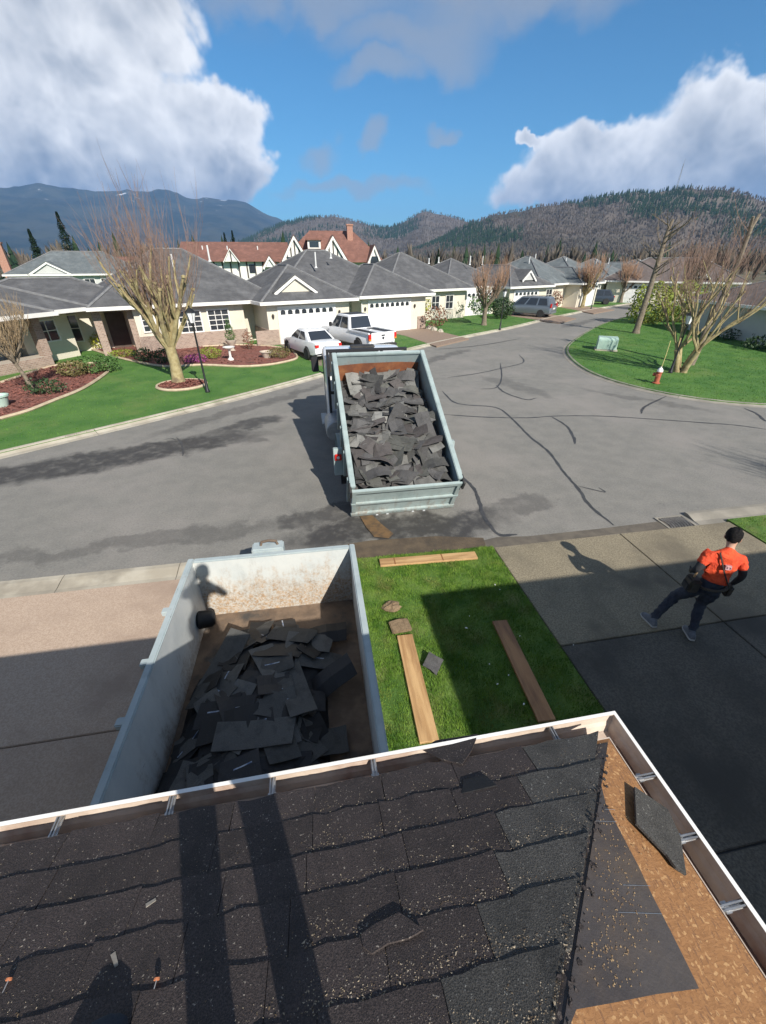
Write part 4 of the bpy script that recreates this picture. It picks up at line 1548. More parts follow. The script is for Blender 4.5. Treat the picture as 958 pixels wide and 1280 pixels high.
def tab_mesh(seed, cut=0.0):
    r = random.Random(seed)
    b = MB()
    nx = 7
    low = [(-TAB_W / 2 + TAB_W * i / (nx - 1), r.uniform(-.006, .005) + .002 * math.sin(i * 1.3 + seed)) for i in range(nx)]
    top, bot = [], []
    th = .0085
    for (x, v) in low:
        lift = r.uniform(.0, .0035)
        top.append((x, v, .0075 + th + lift)); bot.append((x, v, .0075 + lift))
    sl = lambda x, v: x if not cut else -TAB_W / 2 + (x + TAB_W / 2) * max(.02, 1 - cut * v)
    mid_t = [(sl(x, .12), .12, .0052 + th) for x, _ in low]
    hi_t = [(sl(x, TAB_L), TAB_L, .001 + th) for x, _ in low]
    hi_b = [(sl(x, TAB_L), TAB_L, .001) for x, _ in low]
    vs = top + mid_t + hi_t + hi_b + bot
    fs = []
    for row in range(4):
        for i in range(nx - 1):
            fs.append((row * nx + i, row * nx + i + 1, (row + 1) * nx + i + 1, (row + 1) * nx + i))
    for i in range(nx - 1):
        fs.append((4 * nx + i, 4 * nx + i + 1, i + 1, i))
    fs.append((0, nx, 2 * nx, 3 * nx, 4 * nx)); fs.append((nx - 1, 2 * nx - 1, 3 * nx - 1, 4 * nx - 1, 5 * nx - 1))
    b.add(vs, fs)
    me = b.mesh('shingle_tab')
    bm = bmesh.new(); bm.from_mesh(me); bmesh.ops.recalc_face_normals(bm, faces=bm.faces); bm.to_mesh(me); bm.free()
    return me


tabs = []
for s_ in range(8):
    me = tab_mesh(s_)
    mg = me.copy()
    me.materials.append(M['shingle'])
    mg.materials.append(M['shingle_grey'])
    tabs.append((me, mg))
FR = Matrix(((1, 0, 0), (0, -CS, SN), (0, SN, CS))).transposed()
FR = Matrix(((1, 0, 0), (0, -CS, SN), (0, SN, CS)))   # columns: along eave, up slope, normal
rr = random.Random(8)
for i in range(15):
    r0 = -.022 + i * EXPO
    xr = EX - max(0, r0) * CS - rr.uniform(.015, .06)        # torn hip edge
    x = xr
    k = 0
    while x > -3.4:
        wdt = TAB_W * (rr.uniform(.72, 1.05) if k else rr.uniform(.84, 1.15))
        me = tabs[rr.randrange(8)]
        # greyer, better kept tabs beside the hip
        grey = k < 1 or (k < 2 and rr.random() < .2)
        if k == 0:                                  # cut along the hip
            cm = tab_mesh(40 + i, CS / wdt)
            cm.materials.append(M['shingle_grey'])
            me = (cm, cm)
        o = bpy.data.objects.new('shingle', me[1] if grey else me[0])
        COL.objects.link(o)
        o.parent = roof
        m4 = FR.to_4x4()
        flip = -1 if rr.random() < .5 else 1
        rot = Matrix.Rotation(rr.uniform(-.012, .012), 4, 'Z')
        o.matrix_local = Matrix.Translation(front_pt(x - wdt / 2, r0 + rr.uniform(-.006, .006), .0008)) @ m4 @ rot @ Matrix.Diagonal((wdt / TAB_W * .992, 1, 1, 1))
        x -= wdt
        k += 1

# loose grit, bark and leaf bits over the slope
def litter(n, seed):
    g = np.random.default_rng(seed)
    vs, fs, mi = [], [], []
    for _ in range(n):
        if g.random() < .65:
            px_, py_ = g.uniform(380, 760), g.uniform(930, 1290)
        else:
            px_, py_ = g.uniform(-40, 760), g.uniform(960, 1290)
        p = hit_front(px_, py_)
        if p.y > EY - .02 or (EX - p.x) < (EY - p.y) * 1.0 + .01:
            continue
        s = g.uniform(.0007, .0019) * (1.8 if g.random() < .04 else 1)
        el_ = g.uniform(.6, 2.6)
        a = g.uniform(0, 6.28)
        c, sn = math.cos(a), math.sin(a)
        k = len(vs)
        lift = .0145 + .001 * g.random()
        for (u, v, n_) in ((-s * el_, -s, 0), (s * el_, -s * .6, 0), (0, s, 0), (0, 0, s * 1.1)):
            q = p + Vector((1, 0, 0)) * (u * c - v * sn) + Vector((0, -CS, SN)) * (u * sn + v * c) + Vector((0, SN, CS)) * (lift + n_)
            vs.append(tuple(q))
        fs += [(k, k + 1, k + 3), (k + 1, k + 2, k + 3), (k + 2, k, k + 3)]
        mi += [0 if g.random() < .6 else 1] * 3
    o = mesh_np('roof_litter', vs, fs, [mat('pale_grit', (0.55, 0.46, 0.34), (0.36, 0.28, 0.18), 40, .9), mat('dark_litter', (0.17, 0.12, 0.07), (0.10, 0.07, 0.045), 40, .9)], roof, mi=mi)
    o['kind'] = 'stuff'
litter(9000, 3)
def litter_side(n, seed):
    g = np.random.default_rng(seed)
    vs, fs = [], []
    for _ in range(n):
        p = hit_side(g.normal(765, 22), g.uniform(1000, 1235))
        if (EY - p.y) < (EX - p.x) + .01: continue
        s = g.uniform(.001, .003)
        k = len(vs)
        a = g.uniform(0, 6.28)
        for (u, v, n_) in ((-s, -s, 0), (s * 1.5, -s * .5, 0), (0, s, 0), (0, 0, s)):
            q = p + Vector((0, 1, 0)) * (u * math.cos(a) - v * math.sin(a)) + Vector((-CS, 0, SN)) * (u * math.sin(a) + v * math.cos(a)) + Vector((SN, 0, CS)) * (.0045 + n_)
            vs.append(tuple(q))
        fs += [(k, k + 1, k + 3), (k + 1, k + 2, k + 3), (k + 2, k, k + 3)]
    o = mesh_np('roof_litter', vs, fs, mat('brown_litter', (0.34, 0.24, 0.13), (0.16, 0.10, 0.055), 40, .9), roof)
    o['kind'] = 'stuff'
litter_side(420, 9)

# torn crumbs along the hip
def hip_crumbs(n, seed):
    g = random.Random(seed)
    b = MB()
    for _ in range(n):
        r_ = g.uniform(.08, 1.5)
        off = g.gauss(0, .022)
        p = Vector((EX - r_, EY - r_, EZ + RS * r_))
        p += Vector((off, 0, 0)) if off > 0 else Vector((0, 0, 0)) + Vector((off, 0, 0))
        z = EZ + RS * min(EX - p.x, EY - p.y) + (.017 if off < 0 else .006)
        s_ = g.uniform(.002, .009)
        a0 = g.uniform(0, 6.28)
        pts = [(p.x + s_ * g.uniform(.5, 1.2) * math.cos(a0 + k * 1.26), p.y + s_ * g.uniform(.5, 1.2) * math.sin(a0 + k * 1.26), z + g.uniform(-.002, .002)) for k in range(5)]
        b.extr(pts, (0, 0, .0025))
    o = b.build('shingle_crumbs', M['shingle'], roof)
    o['kind'] = 'stuff'
hip_crumbs(170, 17)

# the taller garage wing to the right, outside the frame; its eave throws the straight shadow over lawn and drive
EW = (3.50, -.86, 4.40)
WG = empty('garage_wing', (0, 0, 0), 0, 'taller garage wing of the house beside the driveway', 'house')
w = MB(); w.box(EW[0] + .5, 12.0, -9, EW[1] - .5, 0, 4.3); w.build('wall', M['cream'], WG)
hip(WG, EW[0] + .10, 12.5, -9.5, EW[1] - .10, EW[2], .3, M['roof_grey'])
garage_door(WG, 5.0, EW[1] - .52 + 1.0 - 1.0, 4.8, 2.2, 8)
# ================================================================== skip bin and tipper truck
def rusty_paint(name, paint, paint2, rust, amount, z0, z1, top=None):
    """painted steel: rust climbing from z0 to z1 (object space) in runs and blotches"""
    m = bpy.data.materials.new(name)
    m.use_nodes = True
    t = m.node_tree
    N = NT(t)
    b = t.nodes['Principled BSDF']
    p = N.node('ShaderNodeTexCoord').outputs['Object']
    s = N.node('ShaderNodeSeparateXYZ')
    N.put(s.inputs[0], p)
    c = N.mix(N.rng(N.noise(p, 2.3, 7, .65), .3, .7), paint, paint2)
    runs = N.noise(N.vm('MULTIPLY', p, (1, 1, .16)), 9.0, 7, .7)
    blot = N.noise(p, 5.0, 9, .72)
    h = N.rng(s.outputs[2], z1, z0, 0.0, amount, 'LINEAR')
    r = N.rng(N.add(N.add(N.mul(runs, .5), N.mul(blot, .5)), h), .56, .80)
    rc = N.mix(N.rng(N.noise(p, 14, 6, .7), .3, .7), rust, tuple(x * .55 for x in rust))
    fine = N.rng(N.noise(p, 34, 6, .75), .38, .62, .25, .95)
    r = N.mul(r, fine)
    c = N.mix(r, c, rc)
    scr = N.rng(N.noise(N.vm('MULTIPLY', p, (14, 1.2, 9)), 2.0, 5, .75), .66, .72)
    c = N.mix(N.mul(scr, .75), c, (0.10, 0.08, 0.065))
    grime = N.rng(N.noise(N.vm('MULTIPLY', p, (1.6, 1.6, .5)), 2.0, 7, .7), .5, .75)
    c = N.mix(N.mul(grime, .35), c, tuple(x * .45 for x in paint))
    N.put(b.inputs['Base Color'], c)
    N.put(b.inputs['Roughness'], N.rng(r, 0, 1, .5, .85, 'LINEAR'))
    bn = N.node('ShaderNodeBump')
    bn.inputs['Strength'].default_value = .25
    bn.inputs['Distance'].default_value = .01
    N.put(bn.inputs['Height'], N.add(r, N.mul(N.noise(p, 2.2, 3), 3.5)))
    t.links.new(bn.outputs[0], b.inputs['Normal'])
    return m


M['bin_in'] = rusty_paint('bin_inside', (0.46, 0.49, 0.49), (0.53, 0.55, 0.54), (0.24, 0.16, 0.10), .20, .14, .95)
M['bin_far'] = rusty_paint('bin_headboard', (0.50, 0.53, 0.52), (0.58, 0.59, 0.56), (0.44, 0.27, 0.13), .38, .2, 1.2)
M['bin_out'] = rusty_paint('bin_outside', (0.33, 0.39, 0.40), (0.40, 0.45, 0.45), (0.22, 0.13, 0.08), .10, .2, 1.2)
M['bin_floor'] = mat('rusty_floor', (0.12, 0.085, 0.06), (0.20, 0.14, 0.095), 4.0, .8, .5, 30, c3=(0.06, 0.055, 0.05), s3=2.2)
M['box_paint'] = rusty_paint('tipper_paint', (0.27, 0.335, 0.33), (0.35, 0.415, 0.405), (0.26, 0.14, 0.07), .14, .0, .9)
M['box_in'] = rusty_paint('tipper_inside', (0.25, 0.31, 0.31), (0.30, 0.36, 0.355), (0.30, 0.125, 0.055), .30, .2, .80)
M['rust'] = mat('raw_rust', (0.33, 0.12, 0.05), (0.22, 0.08, 0.04), 5.0, .9, .3, 30, c3=(0.40, 0.17, 0.07), s3=2.0)
M['chassis'] = mat('chassis_black', (0.02, 0.02, 0.021), (0.04, 0.038, 0.035), 6.0, .6, .1)
M['tyre'] = mat('tyre_rubber', (0.022, 0.022, 0.022), (0.035, 0.034, 0.033), 10, .85)
M['white_paint'] = mat('white_car_paint', (0.78, 0.79, 0.80), None, rough=.25, coat=.6)
M['rim'] = mat('alloy_rim', (0.55, 0.56, 0.57), None, rough=.3, metal=.8)
M['red_lens'] = mat('tail_lens', (0.55, 0.02, 0.015), None, rough=.15, coat=.5)
M['black_plastic'] = mat('black_plastic', (0.018, 0.018, 0.02), None, rough=.5)


def tub(root, W, L, Hh, t, floor_z, m_out, m_in, m_far, m_floor, rim=.055, ribs=True):
    """open steel tub; local x across, y along with the headboard at y=L"""
    w = MB(); w.box(0, t, 0, L, floor_z, Hh); left = w.build('side_wall', m_in, root)
    w = MB(); w.box(W - t, W, 0, L, floor_z, Hh); right = w.build('side_wall', m_in, root)
    w = MB(); w.box(t + .001, W - t - .001, L - t, L, floor_z, Hh - .002); w.build('headboard', m_far, root)
    w = MB(); w.box(t + .001, W - t - .001, t, L - t - .001, floor_z - .02, floor_z + .05); w.build('floor', m_floor, root)
    r = MB()
    r.box(-rim * .6, t + rim * .4, -.01, L + .03, Hh - .004, Hh + rim); r.build('rim', m_out, left, bevel=.012)
    r = MB()
    r.box(W - t - rim * .4, W + rim * .6, -.01, L + .03, Hh - .004, Hh + rim); r.build('rim', m_out, right, bevel=.012)
    r = MB()
    r.box(t + rim * .4 + .002, W - t - rim * .4 - .002, L - t - rim * .3, L + .028, Hh - .006, Hh + rim - .003); r.build('rim', m_out, root, bevel=.012)
    if ribs:
        n = 6
        for side in (0, 1):
            for k in range(n):
                y = .25 + k * (L - .5) / (n - 1)
                q = MB()
                if side == 0: q.box(-.07, -.001, y - .04, y + .04, floor_z, Hh - .01)
                else: q.box(W + .001, W + .07, y - .04, y + .04, floor_z, Hh - .01)
                q.build('rib', m_out, left if side == 0 else right, bevel=.008, segs=1)
    return left, right


# ---- the bin on the left driveway
BX, BY, BW, BL = -1.93, .98, 2.27, 3.86
BIN = empty('skip_bin', (BX, BY, 0), R(-1.0), 'open pale blue steel skip bin half filled with black shingles on the left driveway', 'bin')
tub(BIN, BW, BL, 1.17, .05, .13, M['bin_out'], M['bin_in'], M['bin_far'], M['bin_floor'], .03, False)
w = MB(); w.box(.051, BW - .051, 0, .05, .13, 1.145); w.build('tailgate', M['bin_in'], BIN)
w = MB(); w.box(.001, BW - .001, -.04, BL - .001, .075, .108); w.build('sill', M['bin_out'], BIN)
for x in (.35, BW - .5):
    w = MB(); w.box(x, x + .12, .0, BL, .046, .074); w.build('skid', M['chassis'], BIN)
for x in (.36, BW - .49):
    for y in (.25, BL - .4):
        w = MB(); w.lathe([(.0, -.08), (.055, -.08), (.055, .08), (0, .08)], (x + .2, y, .101), 14, 'x'); w.build('roller', M['chassis'], BIN)
hk = MB()
hk.box(BW / 2 - .30, BW / 2 + .14, BL + .034, BL + .24, .55, 1.235)
hk.build('hook_bracket', M['bin_out'], BIN, bevel=.02)
hk = MB(); hk.tube([(BW / 2 - .18, BL + .14, 1.22), (BW / 2 - .16, BL + .14, 1.29), (BW / 2 - .06, BL + .14, 1.31), (BW / 2 + .04, BL + .14, 1.29), (BW / 2 + .06, BL + .14, 1.22)], .02, 8)
hk.build('hook_bar', M['bin_floor'], BIN)
for y in (2.9, 2.15, 1.5):
    w = MB(); w.box(-.10, .0, y, y + .09, 1.10, 1.17); w.build('tarp_hook', M['bin_out'], BIN, bevel=.01)

# ---- shingle scraps: bent, torn sheets, each its own object
def scrap_mesh(seed, L, Wd, curl, torn):
    r = random.Random(seed)
    nx, ny = 6, 3
    th = .007
    tw = r.uniform(-.25, .25) * curl
    cut = [r.uniform(0, torn) for _ in range(4)]
    top, bot = [], []
    for j in range(ny):
        for i in range(nx):
            u, v = i / (nx - 1), j / (ny - 1)
            x = (u - .5) * L
            y = (v - .5) * Wd
            if i == 0: x += cut[0] * L * v + r.uniform(0, torn * .1)
            if i == nx - 1: x -= cut[1] * L * (1 - v) + r.uniform(0, torn * .1)
            if j == 0: y += r.uniform(0, torn * .12) * Wd
            z = curl * (.10 * math.sin(u * 3.1 + seed) + .06 * math.sin(u * 7 + seed * 2.3)) + tw * (u - .5) * (v - .5) + curl * .05 * math.cos(v * 4 + seed)
            top.append((x, y, z + th)); bot.append((x, y, z))
    n = nx * ny
    fs = []
    for j in range(ny - 1):
        for i in range(nx - 1):
            a = j * nx + i
            fs.append((a, a + 1, a + nx + 1, a + nx)); fs.append((n + a, n + a + nx, n + a + nx + 1, n + a + 1))
    ring = [i for i in range(nx)] + [j * nx + nx - 1 for j in range(1, ny)] + [(ny - 1) * nx + i for i in range(nx - 2, -1, -1)] + [j * nx for j in range(ny - 2, 0, -1)]
    for a, c in zip(ring, ring[1:] + ring[:1]):
        fs.append((a, n + a, n + c, c))
    b = MB()
    b.add(top + bot, fs)
    me = b.mesh('shingle_scrap')
    bm = bmesh.new(); bm.from_mesh(me); bmesh.ops.recalc_face_normals(bm, faces=bm.faces); bm.to_mesh(me); bm.free()
    return me


M['scrap_black'] = granule_material('black_shingle', (0.007, 0.007, 0.008), (0.020, 0.020, 0.022), (0.07, 0.07, 0.07), .35, .5, .6)
M['scrap_back'] = granule_material('grey_shingle_scrap', (0.062, 0.062, 0.060), (0.12, 0.118, 0.11), (0.24, 0.23, 0.21), .4, .4, .8)
M['scrap_grey'] = granule_material('pale_shingle_scrap', (0.12, 0.12, 0.112), (0.21, 0.205, 0.19), (0.32, 0.31, 0.28), .4, .3, .8)
M['scrap_old'] = granule_material('weathered_scrap', (0.042, 0.041, 0.041), (0.092, 0.089, 0.088), (0.30, 0.28, 0.25), .4, .35, .85)
M['scrap_green'] = granule_material('mossy_scrap', (0.056, 0.057, 0.051), (0.112, 0.112, 0.10), (0.32, 0.31, 0.25), .4, .3, .85)
M['scrap_brown'] = granule_material('brown_scrap', (0.042, 0.037, 0.036), (0.088, 0.078, 0.075), (0.30, 0.26, 0.2), .4, .3, .85)
M['film'] = mat('release_film', (0.55, 0.60, 0.66), (0.07, 0.14, 0.28), 16, .3, coat=.3)


def scrap(me, loc, rot, label, group, mt):
    o = bpy.data.objects.new('shingle_scrap', me)
    COL.objects.link(o)
    o.location = loc
    o.rotation_euler = rot
    return tag(o, label, 'shingle', group)


TONE = {'black_shingle': 'torn black', 'grey_shingle_scrap': 'torn dark grey', 'pale_shingle_scrap': 'torn pale grey', 'weathered_scrap': 'torn weathered grey', 'mossy_scrap': 'torn greenish grey', 'brown_scrap': 'torn brownish'}


def variants(n, dims, curl, torn, mats_, seed0):
    out = []
    for k in range(n):
        L, Wd = dims[k % len(dims)]
        me = scrap_mesh(seed0 + k, L, Wd, curl, torn)
        for mm in mats_:
            c = me.copy()
            c.materials.append(M[mm])
            out.append(c)
    return out


# heap inside the bin: heights follow a mound that thins towards the headboard and the right
rb = random.Random(21)
binv = variants(8, [(.66, .31), (.50, .31), (.38, .29), (.28, .24), (.58, .30), (.44, .27)], .12, .14, ['scrap_black', 'scrap_black', 'scrap_black', 'scrap_black', 'scrap_back', 'scrap_back'], 50)
def bin_h(x, y):
    """heap height over the bin floor, x across 0..BW, y along 0..BL"""
    cx = .74 + .10 * y
    d = math.exp(-((x - cx) / .82) ** 4 - ((y - 1.35) / 1.85) ** 4)
    return .18 + .27 * d * (1 - .25 * ((x - cx) / .8) ** 2 if abs(x - cx) < .8 else .75 * d)
placed = 0
hb = MB()
NX, NY = 16, 24
gridp = [[(.08 + (BW - .16) * i / NX, .08 + 3.2 * j / NY) for i in range(NX + 1)] for j in range(NY + 1)]
gv = [(x, y, bin_h(x, y) - .03 + rb.uniform(-.03, .02) if bin_h(x, y) > .27 else .10) for row in gridp for (x, y) in row]
gfac = [(j * (NX + 1) + i, j * (NX + 1) + i + 1, (j + 1) * (NX + 1) + i + 1, (j + 1) * (NX + 1) + i) for j in range(NY) for i in range(NX)]
hb.add(gv, gfac)
hpo = hb.build('shingle_rubble', M['scrap_black'], None, loc=(BX, BY, .035), rot=(0, 0, R(-1.0)))
tag(hpo, 'crumbled black shingle rubble under the scraps in the bin', 'rubble', kind='stuff')
BLAB, BGRP = 'torn black shingle scrap in the heap inside the skip bin', 'torn shingles in the bin'
def bin_scrap(x, y, z, rz, tilt, me, lab=None, film=False):
    p = Matrix.Rotation(R(-1.0), 4, 'Z') @ Vector((x, y, z)) + Vector((BX, BY, 0))
    o = scrap(me, p, (tilt[0], tilt[1], rz), lab or BLAB, None if lab else BGRP, None)
    return o
fl = 0
for k in range(142):
    for _ in range(30):
        x, y = rb.uniform(.18, BW - .22), rb.uniform(.25, 3.25)
        h = bin_h(x, y)
        keep = (h - .18) / .20
        if rb.random() < keep ** 1.3: break
    me = binv[rb.randrange(len(binv))]
    L = max(v.co.x for v in me.vertices)
    big = L > .3
    x = min(max(x, .12 + L * .8), BW - .14 - L * .8)
    e = .06
    sx, sy = (bin_h(x + e, y) - bin_h(x - e, y)) / (2 * e), (bin_h(x, y + e) - bin_h(x, y - e)) / (2 * e)
    rz = rb.choice([rb.uniform(-.5, .5), rb.uniform(.8, 2.2), rb.uniform(-.3, .3), rb.uniform(-1.4, -.7)])
    # align with slope in the sheet's own frame, plus disorder
    gx = sx * math.cos(rz) + sy * math.sin(rz)
    gy = -sx * math.sin(rz) + sy * math.cos(rz)
    o = bin_scrap(x, y, h + rb.uniform(.0, .07) + .02, rz, (math.atan(gy) + rb.uniform(-.10, .10), -math.atan(gx) + rb.uniform(-.08, .08)), me)
    o['label'] = '%s %s in the bin, %s of heap%s' % (TONE[me.materials[0].name], 'shingle strip' if L > .24 else 'small shingle', 'near end' if y < 1.0 else ('middle' if y < 1.9 else 'far end'), ', left wall side' if x < .7 else (', right wall side' if x > 1.45 else ''))
    if rb.random() < .35 and L > .2:
        f_ = MB()
        vv = [v.co for v in me.vertices]
        a, b2 = rb.uniform(.1, .45), rb.uniform(.5, .9)
        # a release film strip riding on the sheet, following its curl
        n_ = 6
        for i in range(n_ - 1):
            if not (a <= i / (n_ - 1) <= b2): continue
            p0, p1, q0, q1 = vv[i + n_], vv[i + 1 + n_], vv[i + 2 * n_], vv[i + 1 + 2 * n_]
            f_.face([p0.lerp(q0, .10) + Vector((0, 0, .0015)), p1.lerp(q1, .10) + Vector((0, 0, .0015)), p1.lerp(q1, .20) + Vector((0, 0, .0015)), p0.lerp(q0, .20) + Vector((0, 0, .0015))])
        if f_.f:
            f_.build('film_strip', M['film'], o)
# distinctive sheets picked out of the photograph
big = scrap_mesh(91, .82, .30, .12, .05); big.materials.append(M['scrap_back'])
curled = scrap_mesh(92, .72, .30, .55, .05); curled.materials.append(M['scrap_black'])
bin_scrap(1.02, 1.62, .56, -.05, (-.03, .04), big, 'long grey shingle strip lying across the top of the bin heap')
bin_scrap(.52, 2.75, .42, 1.15, (.06, -.22), big, 'grey shingle strip slanting up the left of the bin heap')
bin_scrap(1.72, 3.08, .30, .0, (.10, .02), curled, 'curled shingle sheet lying near the right wall of the bin')
bin_scrap(1.78, 2.25, .40, .35, (.2, -.30), curled, 'curled black shingle leaning on the right wall of the bin')
bin_scrap(1.40, 2.15, .50, 1.85, (.06, .1), big, 'dark shingle strip with pale film edge right of the bin heap')
roll = MB()
roll.lathe([(0, -.12), (.085, -.125), (.125, -.08), (.115, .09), (.08, .13), (0, .135)], (0, 0, 0), 12, 'x')
rl = roll.build('shingle_roll', M['scrap_black'], None, smooth=True, loc=G(257, 774, .46), rot=(0.2, .1, .15))
tag(rl, 'black rolled bundle resting in the far left corner of the bin', 'bundle')

# ---- tipper truck, box raised
TRK = empty('tipper_truck', (1.76, 7.10, 0), 0, 'white tipper truck with raised pale green steel box full of shingles on the road', 'truck')
TILT = math.atan2(1.86, 3.50)
W2, L2, H2 = 2.26, 3.96, .86
box = empty('tipper_box', (-W2 / 2, .42, .12), 0)
box.parent = TRK
box.rotation_euler = (TILT, 0, 0)
tub(box, W2, L2, H2, .05, .02, M['box_paint'], M['box_in'], M['box_in'], M['rust'], .06)
# scoured rust band on the headboard
q = MB(); q.face([(.07, L2 - .053, .10), (W2 - .07, L2 - .053, .10), (W2 - .07, L2 - .053, .60), (W2 * .72, L2 - .053, .64), (W2 * .3, L2 - .053, .63), (.07, L2 - .053, .58)])
q.build('rust_band', M['rust'], box)
tg = MB(); tg.box(.0, W2, -.06, -.005, -.02, H2 - .05); tgo = tg.build('tailgate', M['box_paint'], box)
for (z0, z1, d) in ((-.05, .05, .06), (.36, .43, .05), (H2 - .08, H2 + .02, .05)):
    r_ = MB(); r_.box(-.02, W2 + .02, -.06 - d, -.0601, z0, z1); r_.build('rail', M['box_paint'], tgo, bevel=.01)
for x in (0.0, W2 - .08):
    r_ = MB(); r_.box(x, x + .08, -.10, -.0602, .0501, .3599); r_.box(x, x + .08, -.10, -.0602, .4301, H2 - .0801); r_.build('rail', M['box_paint'], tgo)
for x in (-.05, W2 + .01):
    r_ = MB(); r_.box(x, x + .04, -.14, .10, H2 - .16, H2 + .05); r_.build('hinge', M['chassis'], tgo)
r_ = MB()
for x in (.55, .78, 1.35, 1.6): r_.tube([(x, -.13, -.06), (x, -.10, -.09)], .03, 6)
r_.build('latch', M['steel'], tgo)

# chassis, wheels, cab
b = MB()
for x in (-.52, .36):
    b.box(x, x + .10, 1.75, 8.6, .62, .80)
for y in (2.0, 3.4, 4.9, 6.4): b.box(-.419, .359, y, y + .12, .64, .78)
b.build('chassis', M['chassis'], TRK)
b = MB(); b.tube([(0, 3.9, .8), (0, 4.7, 1.62)], [.10, .07], 10); b.build('ram', M['steel'], TRK)


def wheel(root, x, y, r, wdt, m_rim='rim', n=22):
    t = MB()
    h = wdt / 2
    t.lathe([(r * .60, -h * .95), (r * .93, -h), (r, -h * .75), (r, h * .75), (r * .93, h), (r * .60, h * .95), (r * .56, 0)], (x, y, r), n, 'x')
    w_ = t.build('wheel', M['tyre'], root, smooth=True)
    q = MB()
    s = 1 if x > 0 else -1
    prof = [(0.0, h * .35 * s), (r * .2, h * .5 * s), (r * .25, h * .2 * s), (r * .5, h * .35 * s), (r * .62, h * .9 * s), (r * .62, -h * .5 * s), (0, -h * .5 * s)]
    q.lathe(prof, (x, y, r), n, 'x')
    q.build('rim', M[m_rim], w_, smooth=True)
    return w_


for x in (-1.02, -.74, .74, 1.02):
    wheel(TRK, x, 2.45, .47, .25)
wheel(TRK, -1.0, 6.9, .47, .26); wheel(TRK, 1.0, 6.9, .47, .26)
# rear mudguards, light bracket
for s in (-1, 1):
    g_ = MB()
    pts = [(1.82 + .66 * (1 - math.cos(a)), .50 + .55 * math.sin(a)) for a in np.linspace(0, math.pi, 9)]
    for (y0, z0), (y1, z1) in zip(pts, pts[1:]):
        g_.extr([(s * .62, y0, z0), (s * 1.24, y0, z0), (s * 1.24, y1, z1), (s * .62, y1, z1)], (0, 0, .02))
    g_.build('mudguard', M['box_paint'], TRK)
    lb = MB(); lb.box(s * 1.29 - .10, s * 1.29 + .10, 1.28, 1.40, .56, 1.20); br_ = lb.build('light_bracket', M['box_paint'], TRK, bevel=.01)
    lp = MB(); lp.box(s * 1.29 - .075, s * 1.29 + .075, 1.235, 1.279, .94, 1.09); lp.build('tail_light', M['red_lens'], br_, bevel=.012)
    lp = MB(); lp.lathe([(.0, 0), (.035, 0), (.028, -.012), (0, -.012)], (s * 1.29, 1.234, 1.015), 12, 'y'); lp.build('reflector', M['gutter_white'], br_)
    fl_ = MB(); fl_.box(s * .95 - .28, s * .95 + .28, 1.66, 1.68, .14, .62); fl_.build('mud_flap', M['chassis'], TRK)
# cab: lofted shell
def rrect(x0, x1, z0, z1, r, y, n=4):
    out = []
    for (cx, cz, a0) in ((x1 - r, z0 + r, -90), (x1 - r, z1 - r, 0), (x0 + r, z1 - r, 90), (x0 + r, z0 + r, 180)):
        for k in range(n + 1):
            a = R(a0 + 90 * k / n)
            out.append((cx + r * math.cos(a), y, cz + r * math.sin(a)))
    return out
XC = -.18
c = MB()
c.loft([rrect(XC - 1.10, XC + 1.10, .62, 2.46, .10, 4.75), rrect(XC - 1.14, XC + 1.14, .58, 2.56, .14, 4.95), rrect(XC - 1.15, XC + 1.15, .55, 2.58, .14, 5.7),
        rrect(XC - 1.13, XC + 1.13, .55, 2.50, .14, 6.3), rrect(XC - 1.12, XC + 1.12, .55, 1.70, .14, 6.95), rrect(XC - 1.08, XC + 1.08, .55, 1.55, .14, 7.9), rrect(XC - 1.0, XC + 1.0, .6, 1.40, .12, 8.15)])
cab = c.build('cab', M['white_paint'], TRK, smooth=True)
g_ = MB(); g_.box(XC - .85, XC + .85, 4.735, 4.749, 1.75, 2.32); g_.build('rear_window', M['glass'], cab)
g_ = MB(); g_.extr([(XC - .95, 6.345, 2.40), (XC + .95, 6.345, 2.40), (XC + 1.0, 6.93, 1.76), (XC - 1.0, 6.93, 1.76)], (0, .02, .02)); g_.build('windscreen', M['glass'], cab)
for s in (-1, 1):
    X = XC + s * 1.152
    g_ = MB(); g_.extr([(X, 5.15, 1.72), (X, 6.05, 1.72), (X, 5.95, 2.36), (X, 5.2, 2.40)], (s * .006, 0, 0)); g_.build('side_window', M['glass'], cab)
    d = MB(); d.box(X - .004 * s if s > 0 else X - .01, X + .01 if s > 0 else X + .004, 5.05, 5.07, .75, 2.4); d.build('door_seam', M['chassis'], cab)
    d = MB(); d.tube([(X, 6.1, 1.75), (X + s * .22, 6.18, 1.85), (X + s * .24, 6.18, 2.2)], .02, 6); d.tube([(X, 6.1, 2.3), (X + s * .24, 6.18, 2.25)], .02, 6); arm = d.build('mirror_arm', M['black_plastic'], cab)
    d = MB(); d.box(X + s * .22 - .11, X + s * .22 + .11, 6.12, 6.22, 1.78, 2.22); d.build('mirror', M['black_plastic'], arm, bevel=.03)
    st = MB(); st.box(X - .16, X + .16, 4.95, 6.0, .42, .52); st.build('step', M['steel'], cab, bevel=.01)
    tk = MB(); tk.lathe([(0, 0), (.26, .01), (.28, .05), (.28, .95), (.26, .99), (0, 1.0)], (XC + s * .98, 3.7, .70), 18, 'y'); tk.build('fuel_tank', M['steel'], TRK, smooth=True)
hr_ = MB()
for z in (1.5, 2.62): hr_.box(XC - 1.08, XC + 1.14, 4.55, 4.62, z, z + .07)
for x in (XC - 1.08, XC - .4, XC + .4, XC + 1.07): hr_.box(x, x + .07, 4.552, 4.618, .81, 2.62)
hr_.build('cab_guard', M['black_plastic'], TRK)
